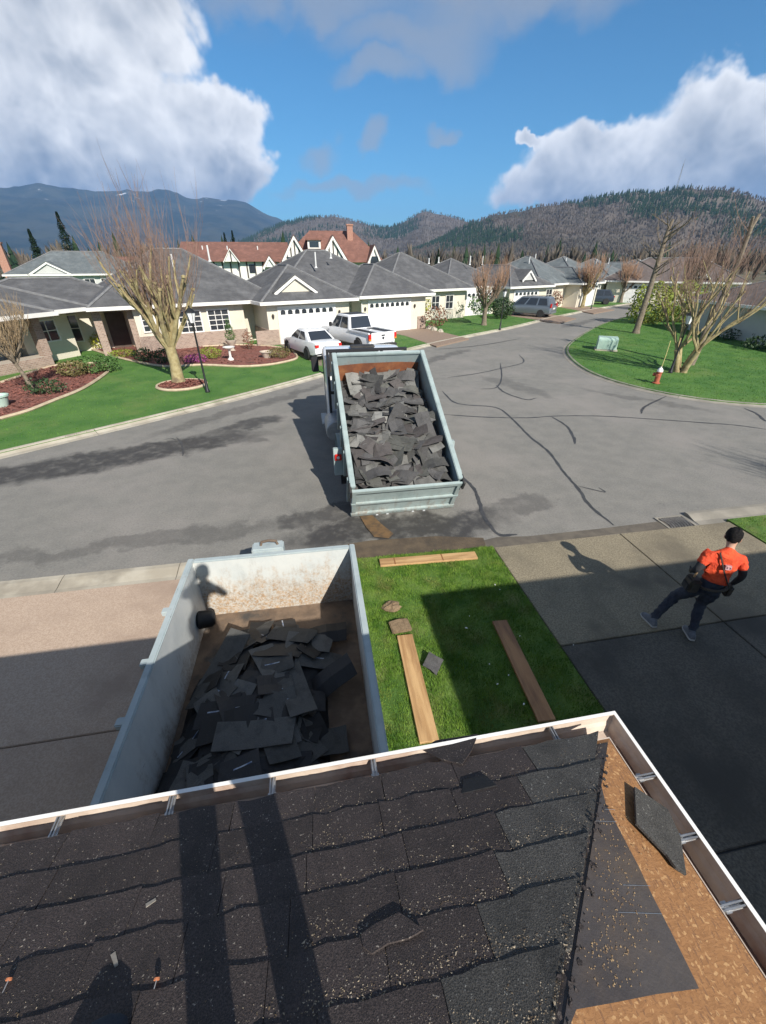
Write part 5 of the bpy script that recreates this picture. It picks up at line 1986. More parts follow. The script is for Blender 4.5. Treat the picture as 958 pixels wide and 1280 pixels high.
hp_ = MB(); hp_.box(XC - 1.0, XC + .35, 4.56, 4.60, 2.1, 2.615); hp_.build('guard_mesh', M['chassis'], TRK)
ar = MB(); ar.box(XC - .35, XC + .35, 5.2, 5.45, 2.585, 2.66); ar.build('beacon_bar', M['chassis'], cab, bevel=.02)

# heap in the tipper, laid out in the box frame
BM = Matrix.Translation((1.76, 7.10, 0)) @ Matrix.Translation((-W2 / 2, .42, .12)) @ Matrix.Rotation(TILT, 4, 'X')
def heap_h(x, y):
    return .50 + .10 * math.sin(y * 1.1 + .6) - .10 * max(0, (y - 2.6)) + .05 * math.sin(x * 3.1 + y) - .10 * abs(x / W2 - .5)
hb = MB()
NX, NY = 14, 26
gv, gfac = [], []
rt = random.Random(5)
for j in range(NY + 1):
    for i in range(NX + 1):
        x, y = .06 + (W2 - .12) * i / NX, .01 + (L2 - .09) * j / NY
        gv.append((x, y, heap_h(x, y) - .06 + rt.uniform(-.03, .03)))
gfac = [(j * (NX + 1) + i, j * (NX + 1) + i + 1, (j + 1) * (NX + 1) + i + 1, (j + 1) * (NX + 1) + i) for j in range(NY) for i in range(NX)]
hb.add(gv, gfac)
o = hb.build('shingle_rubble', M['scrap_old'])
o.matrix_world = BM
tag(o, 'crumbled grey shingle rubble under the load of the tipper truck', 'rubble', kind='stuff')
truv = variants(9, [(.98, .33), (.80, .32), (.60, .33), (.95, .30), (.9, .30), (.45, .30)], .50, .25, ['scrap_old', 'scrap_old', 'scrap_green', 'scrap_brown', 'scrap_back', 'scrap_grey'], 150)
for k in range(150):
    x, y = rt.uniform(.22, W2 - .22), rt.uniform(.15, L2 - .2)
    me = truv[rt.randrange(len(truv))]
    Lm = max(v.co.x for v in me.vertices)
    rz = rt.choice([rt.uniform(-.6, .6), rt.uniform(-.3, .3), rt.uniform(.9, 2.2), rt.uniform(0, 3.1)])
    hx, hy = Lm * abs(math.cos(rz)) + .16 * abs(math.sin(rz)), Lm * abs(math.sin(rz)) + .16 * abs(math.cos(rz))
    x = min(max(x, .09 + hx * .95), W2 - .09 - hx * .95)
    y = min(max(y, .04 + hy * .95), L2 - .1 - hy * .95)
    h = heap_h(x, y) + rt.uniform(-.02, .10)
    o = bpy.data.objects.new('shingle_scrap', me)
    COL.objects.link(o)
    o.matrix_world = BM @ Matrix.Translation((x, y, h)) @ Euler((rt.gauss(0, .26) - .15, rt.gauss(0, .20), rz)).to_matrix().to_4x4()
    tag(o, '%s %s in the truck load, %s%s' % (TONE[me.materials[0].name], 'long shingle strip' if Lm > .4 else 'short shingle scrap', 'by the tailgate' if y < 1.1 else ('behind the middle' if y < 2.0 else ('before the middle' if y < 2.9 else 'by the headboard')), ', left side' if x < .8 else (', right side' if x > 1.46 else ', centre')), 'shingle', 'torn shingles in the truck')
# ================================================================== people
def skin_mesh(name, joints, edges, root, sub=2):
    """joints: {key: (pos, radius or (rx, ry))}; returns the evaluated mesh of a skinned skeleton"""
    keys = list(joints)
    idx = {k: i for i, k in enumerate(keys)}
    me = bpy.data.meshes.new(name + '_rig')
    me.from_pydata([tuple(joints[k][0]) for k in keys], [(idx[a], idx[b]) for a, b in edges], [])
    o = bpy.data.objects.new(name + '_rig', me)
    COL.objects.link(o)
    md = o.modifiers.new('skin', 'SKIN')
    md.use_smooth_shade = True
    md.branch_smoothing = .6
    sv = me.skin_vertices[0].data
    for k in keys:
        r = joints[k][1]
        sv[idx[k]].radius = r if isinstance(r, (tuple, list)) else (r, r)
        sv[idx[k]].use_root = (k == root)
    s2 = o.modifiers.new('sub', 'SUBSURF')
    s2.levels = sub
    s2.render_levels = sub
    bpy.context.view_layer.update()
    dg_ = bpy.context.evaluated_depsgraph_get()
    res = bpy.data.meshes.new_from_object(o.evaluated_get(dg_))
    bpy.data.objects.remove(o)
    bpy.data.meshes.remove(me)
    res.materials.clear()
    return res


def seg_d(p, a, b):
    ab = b - a
    t = max(0, min(1, (p - a).dot(ab) / max(1e-9, ab.dot(ab))))
    return (p - (a + ab * t)).length


def paint(me, joints, bones):
    """bones: (a, b, material index); each face takes the material of the nearest bone"""
    B = [(Vector(joints[a][0]), Vector(joints[b][0]), m) for a, b, m in bones]
    for p in me.polygons:
        c = p.center
        p.material_index = min(B, key=lambda q: seg_d(c, q[0], q[1]))[2]
    me.polygons.foreach_set('use_smooth', [True] * len(me.polygons))


def hand(j, e, side, wrist, fdir, palm_n, thumb_dir, curl=.5, s=1.0):
    """palm with four fingers and a thumb; fdir along the fingers, palm_n out of the palm"""
    f = Vector(fdir).normalized()
    n = Vector(palm_n).normalized()
    n = (n - f * n.dot(f)).normalized()
    a = f.cross(n)
    t = Vector(thumb_dir)
    t = (t - f * t.dot(f) * .3).normalized()
    if a.dot(t) < 0: a = -a                       # a points to the thumb side
    w = Vector(j[wrist][0])
    pm = side + 'palm'
    j[pm] = (w + f * .055 * s, (.036 * s, .020 * s))
    e.append((wrist, pm))
    for k, (off, ln) in enumerate(((.030, .070), (.010, .080), (-.010, .074), (-.029, .058))):
        b0 = w + f * .088 * s + a * off * s
        d1 = (f + n * curl * .5).normalized()
        d2 = (f + n * curl * 1.6).normalized()
        p1 = b0 + d1 * ln * .5 * s
        p2 = p1 + d2 * ln * .5 * s
        for q, (pp, r) in enumerate(((b0, .0105), (p1, .0095), (p2, .0075))):
            j[f'{side}f{k}{q}'] = (pp, r * s)
        e += [(pm, f'{side}f{k}0'), (f'{side}f{k}0', f'{side}f{k}1'), (f'{side}f{k}1', f'{side}f{k}2')]
    b0 = w + f * .03 * s + a * .035 * s
    p1 = b0 + (a * .6 + f * .8).normalized() * .035 * s
    p2 = p1 + (f + n * .4 + a * .2).normalized() * .03 * s
    for q, (pp, r) in enumerate(((b0, .0125), (p1, .0105), (p2, .008))):
        j[f'{side}t{q}'] = (pp, r * s)
    e += [(wrist, f'{side}t0'), (f'{side}t0', f'{side}t1'), (f'{side}t1', f'{side}t2')]


def body(P):
    """P: pose dict of joint positions in the figure's own frame (facing +y, x to its right)"""
    j, e = {}, []
    def J(k, r): j[k] = (Vector(P[k]), r)
    J('pelvis', (.155, .115)); J('waist', (.145, .105)); J('chest', (.165, .115)); J('upper', (.150, .100)); J('neck', .058); J('nape', .056)
    J('head', (.078, .092)); J('crown', (.066, .080))
    e += [('pelvis', 'waist'), ('waist', 'chest'), ('chest', 'upper'), ('upper', 'neck'), ('neck', 'nape'), ('nape', 'head'), ('head', 'crown')]
    for s in 'lr':
        J(s + 'shoulder', .068); J(s + 'elbow', .048); J(s + 'fore', .043); J(s + 'wrist', (.030, .026))
        e += [('upper', s + 'shoulder'), (s + 'shoulder', s + 'elbow'), (s + 'elbow', s + 'fore'), (s + 'fore', s + 'wrist')]
        J(s + 'hip', .098); J(s + 'thigh', .098); J(s + 'knee', .076); J(s + 'calf', .070); J(s + 'ankle', .054); J(s + 'heel', .046); J(s + 'ball', (.046, .034)); J(s + 'toe', (.036, .024))
        e += [('pelvis', s + 'hip'), (s + 'hip', s + 'thigh'), (s + 'thigh', s + 'knee'), (s + 'knee', s + 'calf'), (s + 'calf', s + 'ankle'), (s + 'ankle', s + 'heel'), (s + 'ankle', s + 'ball'), (s + 'ball', s + 'toe')]
    return j, e


def lerp3(a, b, t):
    return tuple(x + (y - x) * t for x, y in zip(a, b))


def limbs(P):
    for s in 'lr':
        P[s + 'thigh'] = lerp3(P[s + 'hip'], P[s + 'knee'], .45)
        P[s + 'calf'] = lerp3(P[s + 'knee'], P[s + 'ankle'], .35)
        P[s + 'fore'] = lerp3(P[s + 'elbow'], P[s + 'wrist'], .35)
    return P


M['skin'] = mat('skin', (0.52, 0.31, 0.22), (0.46, 0.26, 0.18), 9, .55)
M['orange'] = mat('orange_shirt', (0.80, 0.085, 0.022), (0.62, 0.055, 0.016), 7, .8, 1.0, 9, bdist=.05)
M['black_cloth'] = mat('black_cloth', (0.016, 0.016, 0.019), (0.03, 0.03, 0.033), 8, .85, .4, 20)
M['navy'] = mat('navy_work_trousers', (0.020, 0.024, 0.040), (0.045, 0.052, 0.072), 9, .85, 1.0, 11, bdist=.05)
M['shoe'] = mat('grey_shoe', (0.10, 0.11, 0.13), (0.16, 0.17, 0.19), 14, .7)
M['sole'] = mat('pale_sole', (0.45, 0.44, 0.42), None, rough=.7)
M['hair'] = mat('dark_hair', (0.006, 0.006, 0.007), (0.018, 0.016, 0.016), 60, .8, 1.0, 120, spec=.2)
M['leather'] = mat('tool_leather', (0.03, 0.024, 0.02), (0.055, 0.045, 0.035), 9, .6, .3)


def head_bits(root, P, face, shirt=None, hair='hair'):
    """hair shell, ears, nose and brows on the head; face = facing direction"""
    f = Vector(face).normalized()
    c = Vector(P['head'])
    cr = Vector(P['crown'])
    u = (cr - c).normalized()
    f = (f - u * f.dot(u)).normalized()
    r = f.cross(u)
    rng_ = random.Random(3)
    h = MB()
    rings = []
    n = 22
    for k in range(9):
        th = k / 8 * 2.3
        ring = []
        for i in range(n):
            a = 2 * math.pi * i / n
            ff = math.cos(a)
            t2 = th * (1.0 - .40 * max(0, ff) ** .7)               # hairline higher at the face
            rad = 1 + rng_.uniform(-.07, .09)
            ring.append(c + u * .035 + u * (.112 * math.cos(t2) * rad) + f * (.112 * ff * math.sin(t2) * rad - .008) + r * (.092 * math.sin(a) * math.sin(t2) * rad))
        rings.append(ring)
    h.loft(rings)
    h.build('hair', M[hair], root, smooth=True)
    for s in (-1, 1):
        e = MB()
        e.lathe([(0, -.012), (.018, -.010), (.026, 0), (.018, .008), (0, .010)], (0, 0, 0), 10, 'x')
        M4 = Matrix.Translation(c + r * s * .084 - u * .005 - f * .008) @ Matrix(((r.x, f.x, u.x, 0), (r.y, f.y, u.y, 0), (r.z, f.z, u.z, 0), (0, 0, 0, 1))) @ Matrix.Diagonal((1, .8, 1.25, 1))
        o = e.build('ear', M['skin'], root, smooth=True)
        o.matrix_local = M4
        ey = MB(); ey.lathe([(0, -.004), (.011, -.002), (.011, .002), (0, .004)], (0, 0, 0), 10, 'y')
        o = ey.build('eye', M['hair'], root)
        o.matrix_local = Matrix.Translation(c + f * .090 + r * s * .032 + u * .012) @ Matrix(((r.x, f.x, u.x, 0), (r.y, f.y, u.y, 0), (r.z, f.z, u.z, 0), (0, 0, 0, 1)))
    b = MB(); b.loft([[c + f * .088 + u * .020 + r * q * .008 for q in (-1, 0, 1)] + [c + f * .092 + u * .020], [c + f * .088 - u * .022 + r * q * .016 for q in (-1, 0, 1)] + [c + f * .120 - u * .022]])
    b.build('nose', M['skin'], root, smooth=True)
    b = MB(); b.tube([c + f * .088 - u * .045 - r * .022, c + f * .095 - u * .046, c + f * .088 - u * .045 + r * .022], .005, 6); b.build('mouth', mat('lips', (0.36, 0.14, 0.11)), root)


def shoes(root, P, m):
    for s in 'lr':
        heel, toe, ank = Vector(P[s + 'heel']), Vector(P[s + 'toe']), Vector(P[s + 'ankle'])
        d = (toe - heel).normalized()
        side = d.cross(Vector((0, 0, 1))).normalized()
        up = side.cross(d).normalized()
        b = MB()
        rings = []
        L = (toe - heel).length + .075
        o0 = heel - d * .045 - up * .042
        for (t, w_, h_) in ((0, .028, .07), (.08, .040, .10), (.3, .043, .105), (.5, .047, .078), (.75, .052, .062), (.92, .042, .052), (1, .02, .03)):
            c = o0 + d * (t * L)
            rings.append([c + side * w_ * x + up * (h_ * z) for x, z in ((-1, 0.0), (1, 0.0), (1.02, .35), (.75, .85), (.3, 1), (-.3, 1), (-.75, .85), (-1.02, .35))])
        b.loft(rings)
        sh = b.build('shoe', M[m], root, smooth=True)
        b = MB()
        b.loft([[o0 + d * (t * L) + side * w_ * x + up * z for x, z in ((-1, -.004), (1, -.004), (1, .022), (-1, .022))] for (t, w_) in ((-.01, .028), (.08, .044), (.3, .046), (.5, .050), (.75, .056), (.94, .044), (1.01, .02))])
        b.build('sole', M['sole'], sh)


# ---- the walker in the orange shirt on the driveway
WK = empty('person', (5.02, 3.50, .047), R(-21), 'person in orange shirt, dark trousers and tool pouch walking across the driveway', 'person')
P = dict(pelvis=(0, .0, .93), waist=(.01, .02, 1.05), chest=(.03, .06, 1.22), upper=(.05, .10, 1.38), neck=(.06, .13, 1.48), nape=(.075, .16, 1.53), head=(.085, .20, 1.605), crown=(.09, .21, 1.68),
         lshoulder=(-.14, .10, 1.39), lelbow=(-.29, -.02, 1.17), lwrist=(-.235, .15, 1.03), rshoulder=(.24, .10, 1.38), relbow=(.31, .02, 1.12), rwrist=(.28, .10, .88),
         lhip=(-.09, .01, .88), lknee=(-.21, .12, .50), lankle=(-.30, .00, .10), lheel=(-.29, -.05, .05), lball=(-.33, .10, .045), ltoe=(-.35, .16, .04),
         rhip=(.09, 0, .88), rknee=(.14, .03, .49), rankle=(.16, -.17, .11), rheel=(.16, -.22, .055), rball=(.17, -.06, .045), rtoe=(.175, -.01, .04))
for k_ in P:                                   # hips carried ahead of the feet and low in the stride
    if k_[1:] not in ('knee', 'ankle', 'heel', 'ball', 'toe'):
        P[k_] = (P[k_][0] + .20, P[k_][1] - .02, P[k_][2] - .075)
P['lknee'] = (-.07, .14, .47)
P['rknee'] = (.24, .06, .46)
limbs(P)
j, e = body(P)
hand(j, e, 'l', 'lwrist', (.35, .7, -.45), (.9, -.1, .2), (0, .5, .8), .7)
hand(j, e, 'r', 'rwrist', (-.05, .15, -1), (-1, .1, 0), (0, 1, 0), .55)
me = skin_mesh('walker', j, e, 'pelvis')
bones = [('pelvis', 'waist', 1), ('waist', 'chest', 0), ('chest', 'upper', 0), ('upper', 'neck', 0), ('neck', 'nape', 2), ('nape', 'head', 2), ('head', 'crown', 2)]
for s in 'lr':
    bones += [('upper', s + 'shoulder', 0), (s + 'shoulder', s + 'sleeve', 0), (s + 'sleeve', s + 'elbow', 3), (s + 'elbow', s + 'wrist', 3), (s + 'wrist', s + 'palm', 3), (s + 'wrist', s + 't1', 3), (s + 'palm', s + 'f12', 3), (s + 'palm', s + 'f02', 3), (s + 'palm', s + 'f32', 3),
              ('pelvis', s + 'hip', 1), (s + 'hip', s + 'knee', 1), (s + 'knee', s + 'ankle', 1), (s + 'ankle', s + 'ball', 4), (s + 'ball', s + 'toe', 4), (s + 'ankle', s + 'heel', 4)]
for s in 'lr':
    j[s + 'sleeve'] = (Vector(lerp3(P[s + 'shoulder'], P[s + 'elbow'], .62)), .05)
paint(me, j, bones)
for mm in ('orange', 'navy', 'skin', 'black_cloth', 'shoe'): me.materials.append(M[mm])
o = bpy.data.objects.new('body', me); COL.objects.link(o); o.parent = WK
# loose shirt over the torso with short sleeves
js = {k: (Vector(P[k]), r) for k, r in (('waist', (.158, .122)), ('chest', (.176, .130)), ('upper', (.164, .114)))}
js['hem'] = (Vector(lerp3(P['pelvis'], P['waist'], .35)), (.172, .132))
js['collar'] = (Vector(lerp3(P['upper'], P['neck'], .62)), .078)
es = [('hem', 'waist'), ('waist', 'chest'), ('chest', 'upper'), ('upper', 'collar')]
for s in 'lr':
    js[s + 'sh'] = (Vector(P[s + 'shoulder']), .076)
    js[s + 'sl'] = (Vector(lerp3(P[s + 'shoulder'], P[s + 'elbow'], .45)), .070)
    js[s + 'se'] = (Vector(lerp3(P[s + 'shoulder'], P[s + 'elbow'], .72)), .066)
    es += [('upper', s + 'sh'), (s + 'sh', s + 'sl'), (s + 'sl', s + 'se')]
from mathutils import noise as mnoise


def rumple(me, amp, freq, zmin=-9, zmax=9, seed=0.0):
    """cloth folds: push the surface in and out along its normals"""
    nn = [v.normal.copy() for v in me.vertices]
    for v, n in zip(me.vertices, nn):
        if zmin < v.co.z < zmax:
            q = Vector((v.co.x * freq + seed, v.co.y * freq, v.co.z * freq * 1.7 + v.co.x * freq * .8))
            f = mnoise.noise(q) + .5 * mnoise.noise(q * 2.3)
            v.co += n * amp * (abs(f) * 2 - .55)


rumple(me, .012, 9, .10, .86, 3.0)
ms = skin_mesh('shirt', js, es, 'chest', 3)
rumple(ms, .012, 8)
ms.materials.append(M['orange'])
ms.polygons.foreach_set('use_smooth', [True] * len(ms.polygons))
shirt = bpy.data.objects.new('shirt', ms); COL.objects.link(shirt); shirt.parent = WK
head_bits(WK, P, (.45, .85, -.1))
shoes(WK, P, 'shoe')
b = MB(); b.tube([Vector(P['waist']) + Vector((.175 * math.cos(a), .135 * math.sin(a), -.125 + .02 * math.cos(a))) for a in np.linspace(0, 2 * math.pi, 17)], .022, 6, caps=False); b.build('belt', M['leather'], WK)
b = MB(); b.box(-.10, .04, -.10, .10, .725, .945); pch = b.build('tool_pouch', M['leather'], WK, bevel=.03)
b = MB(); b.box(-.115, -.101, -.07, .07, .745, .855); b.build('pocket', M['black_cloth'], pch, bevel=.006)
b = MB(); b.tube([(-.04, .01, .905), (-.05, -.01, 1.045)], .014, 6); b.build('hammer_handle', mat('hickory', (0.42, 0.27, 0.14)), pch)
b = MB(); b.box(.37, .47, -.07, .08, .705, .885); b.build('tool_pouch', M['leather'], WK, bevel=.03)
# emblem printed on the back
c = Vector(P['chest']) + Vector((.0, -.138, .075))
b = MB()
for k, (dx, dz, w_, h_) in enumerate(((0, .02, .05, .012), (-.03, 0, .012, .05), (.03, 0, .012, .05), (0, -.025, .06, .012), (0, 0, .022, .022))):
    b.extr([(c.x + dx - w_ / 2, c.y, c.z + dz - h_ / 2), (c.x + dx + w_ / 2, c.y, c.z + dz - h_ / 2), (c.x + dx + w_ / 2, c.y + .012, c.z + dz + h_ / 2), (c.x + dx - w_ / 2, c.y + .012, c.z + dz + h_ / 2)], (0, .03, 0))
b.build('emblem', mat('emblem_print', (0.50, 0.24, 0.22), (0.30, 0.20, 0.24), 20, .7), shirt)
b = MB(); b.tube([Vector(P['lshoulder']) + Vector((.06, -.06, .06)), Vector(P['chest']) + Vector((-.03, -.15, .0)), Vector(P['waist']) + Vector((.13, -.12, -.06))], .010, 5); b.build('strap', M['leather'], shirt)

# ---- the photographer, standing on the roof just behind the lens; only the shadow is in the picture
zr = lambda y: EZ + RS * (EY - y) + .014
PH = empty('person', (0, 0, 0), -YAW, 'person in dark work clothes on the roof whose shadow falls over shingles and bin', 'person')
fl_, fr_ = (-.20, -.155), (.055, -.155)
def fz(x, y):
    wy = -x * math.sin(YAW) + y * math.cos(YAW)
    return zr(wy)
zl, zrr = fz(*fl_), fz(*fr_)
P = dict(pelvis=(-.03, -.25, zl + .88), waist=(.0, -.26, zl + 1.0), chest=(.05, -.28, zl + 1.17), upper=(.09, -.27, zl + 1.32), neck=(.11, -.24, zl + 1.42), nape=(.115, -.21, zl + 1.47), head=(.12, -.18, zl + 1.55), crown=(.12, -.19, zl + 1.62),
         lshoulder=(-.10, -.26, zl + 1.33), lelbow=(-.22, -.14, zl + 1.12), lwrist=(-.075, -.105, 4.625), rshoulder=(.29, -.26, zl + 1.33), relbow=(.34, -.14, zl + 1.12), rwrist=(.075, -.105, 4.625),
         lhip=(-.15, -.25, zl + .83), lknee=(-.19, -.17, zl + .46), lankle=(fl_[0], fl_[1] - .05, zl + .09), lheel=(fl_[0], fl_[1] - .09, zl + .05), lball=(fl_[0], fl_[1] + .05, zl + .04), ltoe=(fl_[0] - .01, fl_[1] + .10, zl + .035),
         rhip=(.03, -.25, zl + .83), rknee=(.05, -.17, zl + .46), rankle=(fr_[0], fr_[1] - .05, zrr + .09), rheel=(fr_[0], fr_[1] - .09, zrr + .05), rball=(fr_[0], fr_[1] + .05, zrr + .04), rtoe=(fr_[0] + .01, fr_[1] + .10, zrr + .035))
limbs(P)
j, e = body(P)
hand(j, e, 'l', 'lwrist', (.45, .1, .8), (.8, .3, 0), (.5, -.5, .6), .7)
hand(j, e, 'r', 'rwrist', (-.45, .1, .8), (-.8, .3, 0), (-.5, -.5, .6), .7)
me = skin_mesh('photographer', j, e, 'pelvis')
for s in 'lr':
    j[s + 'sleeve'] = (Vector(lerp3(P[s + 'shoulder'], P[s + 'elbow'], .62)), .05)
bones = [(a, b_, {0: 3, 1: 1, 2: 2, 3: 3, 4: 4}[m_]) for a, b_, m_ in bones]
paint(me, j, bones)
for mm in ('orange', 'navy', 'skin', 'black_cloth', 'shoe'): me.materials.append(M[mm])
o = bpy.data.objects.new('body', me); COL.objects.link(o); o.parent = PH
head_bits(PH, P, (0, 1, -.2))
shoes(PH, P, 'black_cloth')
b = MB(); b.tube([(-.06, -.14, zl + .88), (-.075, -.10, zl + .6), (-.07, -.07, zl + .3), (-.09, -.06, zl + .04)], .011, 6); b.build('safety_line', M['black_plastic'], PH)
phn = empty('smartphone', (0, 0, CAM_H), 0, 'black smartphone held up by the person on the roof', 'phone', rot=cam.rotation_euler)
b = MB(); b.box(-.037, .037, -.125, .03, .026, .034); b.build('case', M['black_plastic'], phn, bevel=.003)
b = MB(); b.box(-.034, .034, -.121, .026, .0342, .0348); b.build('screen', M['glass'], phn)

# the rounded dark toe at the picture's lower edge
bp = hit_front(120, 1345)
bt = empty('work_boot', bp + Vector((0, 0, .012)), R(8), 'rounded dark navy boot toe at the lower left edge of the roof', 'boot', rot=(math.atan(-RS), 0, R(6)))
b = MB()
rings = []
for (y, w_, h_) in ((-.24, .030, .08), (-.20, .052, .09), (-.10, .062, .08), (-.02, .066, .066), (.04, .062, .055), (.075, .048, .042), (.092, .022, .022)):
    rings.append([(w_ * x, y, h_ * z) for x, z in ((-1, 0), (1, 0), (1.03, .4), (.8, .8), (.35, 1), (-.35, 1), (-.8, .8), (-1.03, .4))])
b.loft(rings)
b.build('upper', mat('navy_suede', (0.010, 0.016, 0.028), (0.020, 0.030, 0.045), 20, .9, .3, 60), bt, smooth=True)
b = MB(); b.loft([[(w_ * x, y, z) for x, z in ((-1, -.012), (1, -.012), (1, .008), (-1, .008))] for (y, w_) in ((-.245, .03), (-.2, .052), (-.02, .059), (.05, .059), (.08, .047), (.098, .022))])
b.build('sole', M['chassis'], bt)
# ================================================================== things on the lawn and roof
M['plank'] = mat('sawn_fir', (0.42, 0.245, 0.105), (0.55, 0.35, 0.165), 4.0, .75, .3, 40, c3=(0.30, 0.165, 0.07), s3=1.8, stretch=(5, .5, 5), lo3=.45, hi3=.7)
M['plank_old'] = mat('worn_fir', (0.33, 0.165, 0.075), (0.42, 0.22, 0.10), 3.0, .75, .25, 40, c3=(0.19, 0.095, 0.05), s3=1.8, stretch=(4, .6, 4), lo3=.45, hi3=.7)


def plank(a, b, wdt, th, m, label, z=.052, cuts=()):
    A, B = Vector((a.x, a.y, 0)), Vector((b.x, b.y, 0))
    d = B - A
    L = d.length
    o = empty('plank', (A.x, A.y, z), math.atan2(-d.x, d.y), label, 'plank', 'wooden planks on the lawn')
    q = MB(); q.box(-wdt / 2, wdt / 2, 0, L, 0, th); q.build('board', m, o, bevel=.004, segs=1)
    for c in cuts:
        q = MB(); q.box(-wdt / 2 + .003, wdt / 2 - .003, c * L - .012, c * L + .012, th - .001, th + .0025); q.build('stain_band', mat('dark_stain', (0.24, 0.11, 0.04)), o)
    return o


def mid(p, q): return (p + q) / 2
plank(mid(G(475, 697, .08), G(475, 710, .08)), mid(G(596, 688, .08), G(595, 700, .08)), .20, .04, M['plank'], 'pale fresh plank lying across the top of the front lawn', .055, (.15, .64))
plank(mid(G(495, 795, .08), G(517, 793, .08)), mid(G(525, 930, .08), G(549, 925, .08)), .225, .04, M['plank'], 'light brown plank in the sun on the lawn beside the bin')
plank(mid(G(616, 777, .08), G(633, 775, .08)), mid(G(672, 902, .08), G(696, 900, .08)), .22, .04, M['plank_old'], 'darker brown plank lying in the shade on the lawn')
# clod of turf and soil
M['clod'] = mat('soil_clod', (0.16, 0.11, 0.065), (0.24, 0.17, 0.10), 20, .95, .8, 40)


def lump(name, loc, rx, ry, h, m, label, cat, seed, flat=False):
    r = random.Random(seed)
    b = MB()
    rings = []
    n = 16
    for k in range(5):
        t = k / 4
        f = math.cos(t * 1.5)
        rings.append([(rx * f * (1 + r.uniform(-.22, .22)) * math.cos(2 * math.pi * i / n), ry * f * (1 + r.uniform(-.22, .22)) * math.sin(2 * math.pi * i / n), h * math.sin(t * 1.5) * (1 + r.uniform(-.3, .3))) for i in range(n)])
    b.loft(rings)
    return tag(b.build(name, m, None, loc=loc), label, cat)


lump('soil_clod', G(490, 759, .05) + Vector((0, 0, .01)), .15, .12, .06, M['clod'], 'ragged brown clod of soil on the sunny lawn', 'soil', 4)
b = MB(); b.prism([(-.15, -.11), (.15, -.12), (.155, .10), (.02, .125), (-.145, .11)], 0, .05)
tag(b.build('turf_square', M['clod'], None, loc=G(500, 785, .05) + Vector((0, 0, .02)), rot=(.05, .03, .12), bevel=.012), 'flat square of bare soil at the far end of the light plank', 'soil')
ls = scrap_mesh(301, .30, .22, .25, .25); ls.materials.append(M['scrap_old'])
scrap(ls, G(541, 832, .07) + Vector((0, 0, .035)), (.12, -.1, .9), 'small grey shingle piece lying on the grass between the planks', None, None)
# scattered white bits on the shaded grass
for k, (px, py) in enumerate([(619, 731), (587, 770), (583, 785), (650, 795), (625, 737), (622, 855), (655, 880), (612, 830), (717, 806), (636, 844)]):
    r = random.Random(k)
    b = MB(); s = r.uniform(.006, .012)
    b.loft([[(s * 1.6 * math.cos(a) * (1 + r.uniform(-.3, .3)), s * math.sin(a), 0) for a in np.linspace(0, 5.5, 6)], [(s * 1.2 * math.cos(a), s * .8 * math.sin(a), s * .5 + r.uniform(0, .006)) for a in np.linspace(0, 5.5, 6)]])
    tag(b.build('paper_bit', M['gutter_white'], None, loc=G(px, py, .09) + Vector((0, 0, .0)), rot=(r.uniform(-.3, .3), r.uniform(-.3, .3), r.uniform(0, 6))), 'tiny white paper bit fallen on the shaded grass', 'litter', 'white bits on the grass')

# loose shingle pieces on the roof
def lay(me, p, n, u, up_off, label, name='shingle_scrap', cat='shingle'):
    n = n.normalized()
    u = (u - n * u.dot(n)).normalized()
    v = n.cross(u)
    o = bpy.data.objects.new(name, me)
    COL.objects.link(o)
    q = p + n * up_off
    o.matrix_world = Matrix(((u.x, v.x, n.x, q.x), (u.y, v.y, n.y, q.y), (u.z, v.z, n.z, q.z), (0, 0, 0, 1)))
    return tag(o, label, cat)


NF, NS = Vector((0, SN, CS)), Vector((SN, 0, CS))


def flat_piece(pts, th, m, curl=.004):
    b = MB(); b.extr([(x, y, curl * math.sin(9 * x + 5 * y)) for x, y in pts], (0, 0, th))
    me = b.mesh('shingle_scrap')
    bm = bmesh.new(); bm.from_mesh(me); bmesh.ops.recalc_face_normals(bm, faces=bm.faces); bm.to_mesh(me); bm.free()
    me.materials.append(m)
    return me


def piece_px(pix, hit, n, off, m, label, th=.006):
    pts = [hit(*p) for p in pix]
    c = sum(pts, Vector()) / len(pts)
    u = Vector((1, 0, 0)) if n is NF else Vector((0, 1, 0))
    u = (u - n * u.dot(n)).normalized()
    v = n.cross(u)
    loc = [((p - c).dot(u), (p - c).dot(v)) for p in pts]
    return lay(flat_piece(loc, th, m), c, n, u, off, label)


piece_px([(528, 942), (545, 932), (598, 925), (590, 945), (578, 962), (552, 955)], hit_front, NF, .022, M['shingle'], 'dark shingle piece lying loose over the edge of the front gutter')
piece_px([(580, 980), (607, 975), (621, 988), (578, 997)], hit_front, NF, .017, M['scrap_black'], 'small black shingle tab lying flat below the gutter edge')
piece_px([(452, 1176), (470, 1163), (500, 1150), (512, 1158), (530, 1172), (512, 1182), (486, 1188), (466, 1200), (455, 1192)], hit_front, NF, .020, M['shingle'], 'torn brown shingle flap lying low on the roof centre')
piece_px([(788, 988), (830, 1016), (846, 1050), (853, 1097), (840, 1088), (828, 1072), (790, 1034)], hit_side, NS, .016, M['shingle_grey'], 'grey granular shingle piece lying on the bare strand board', .009)
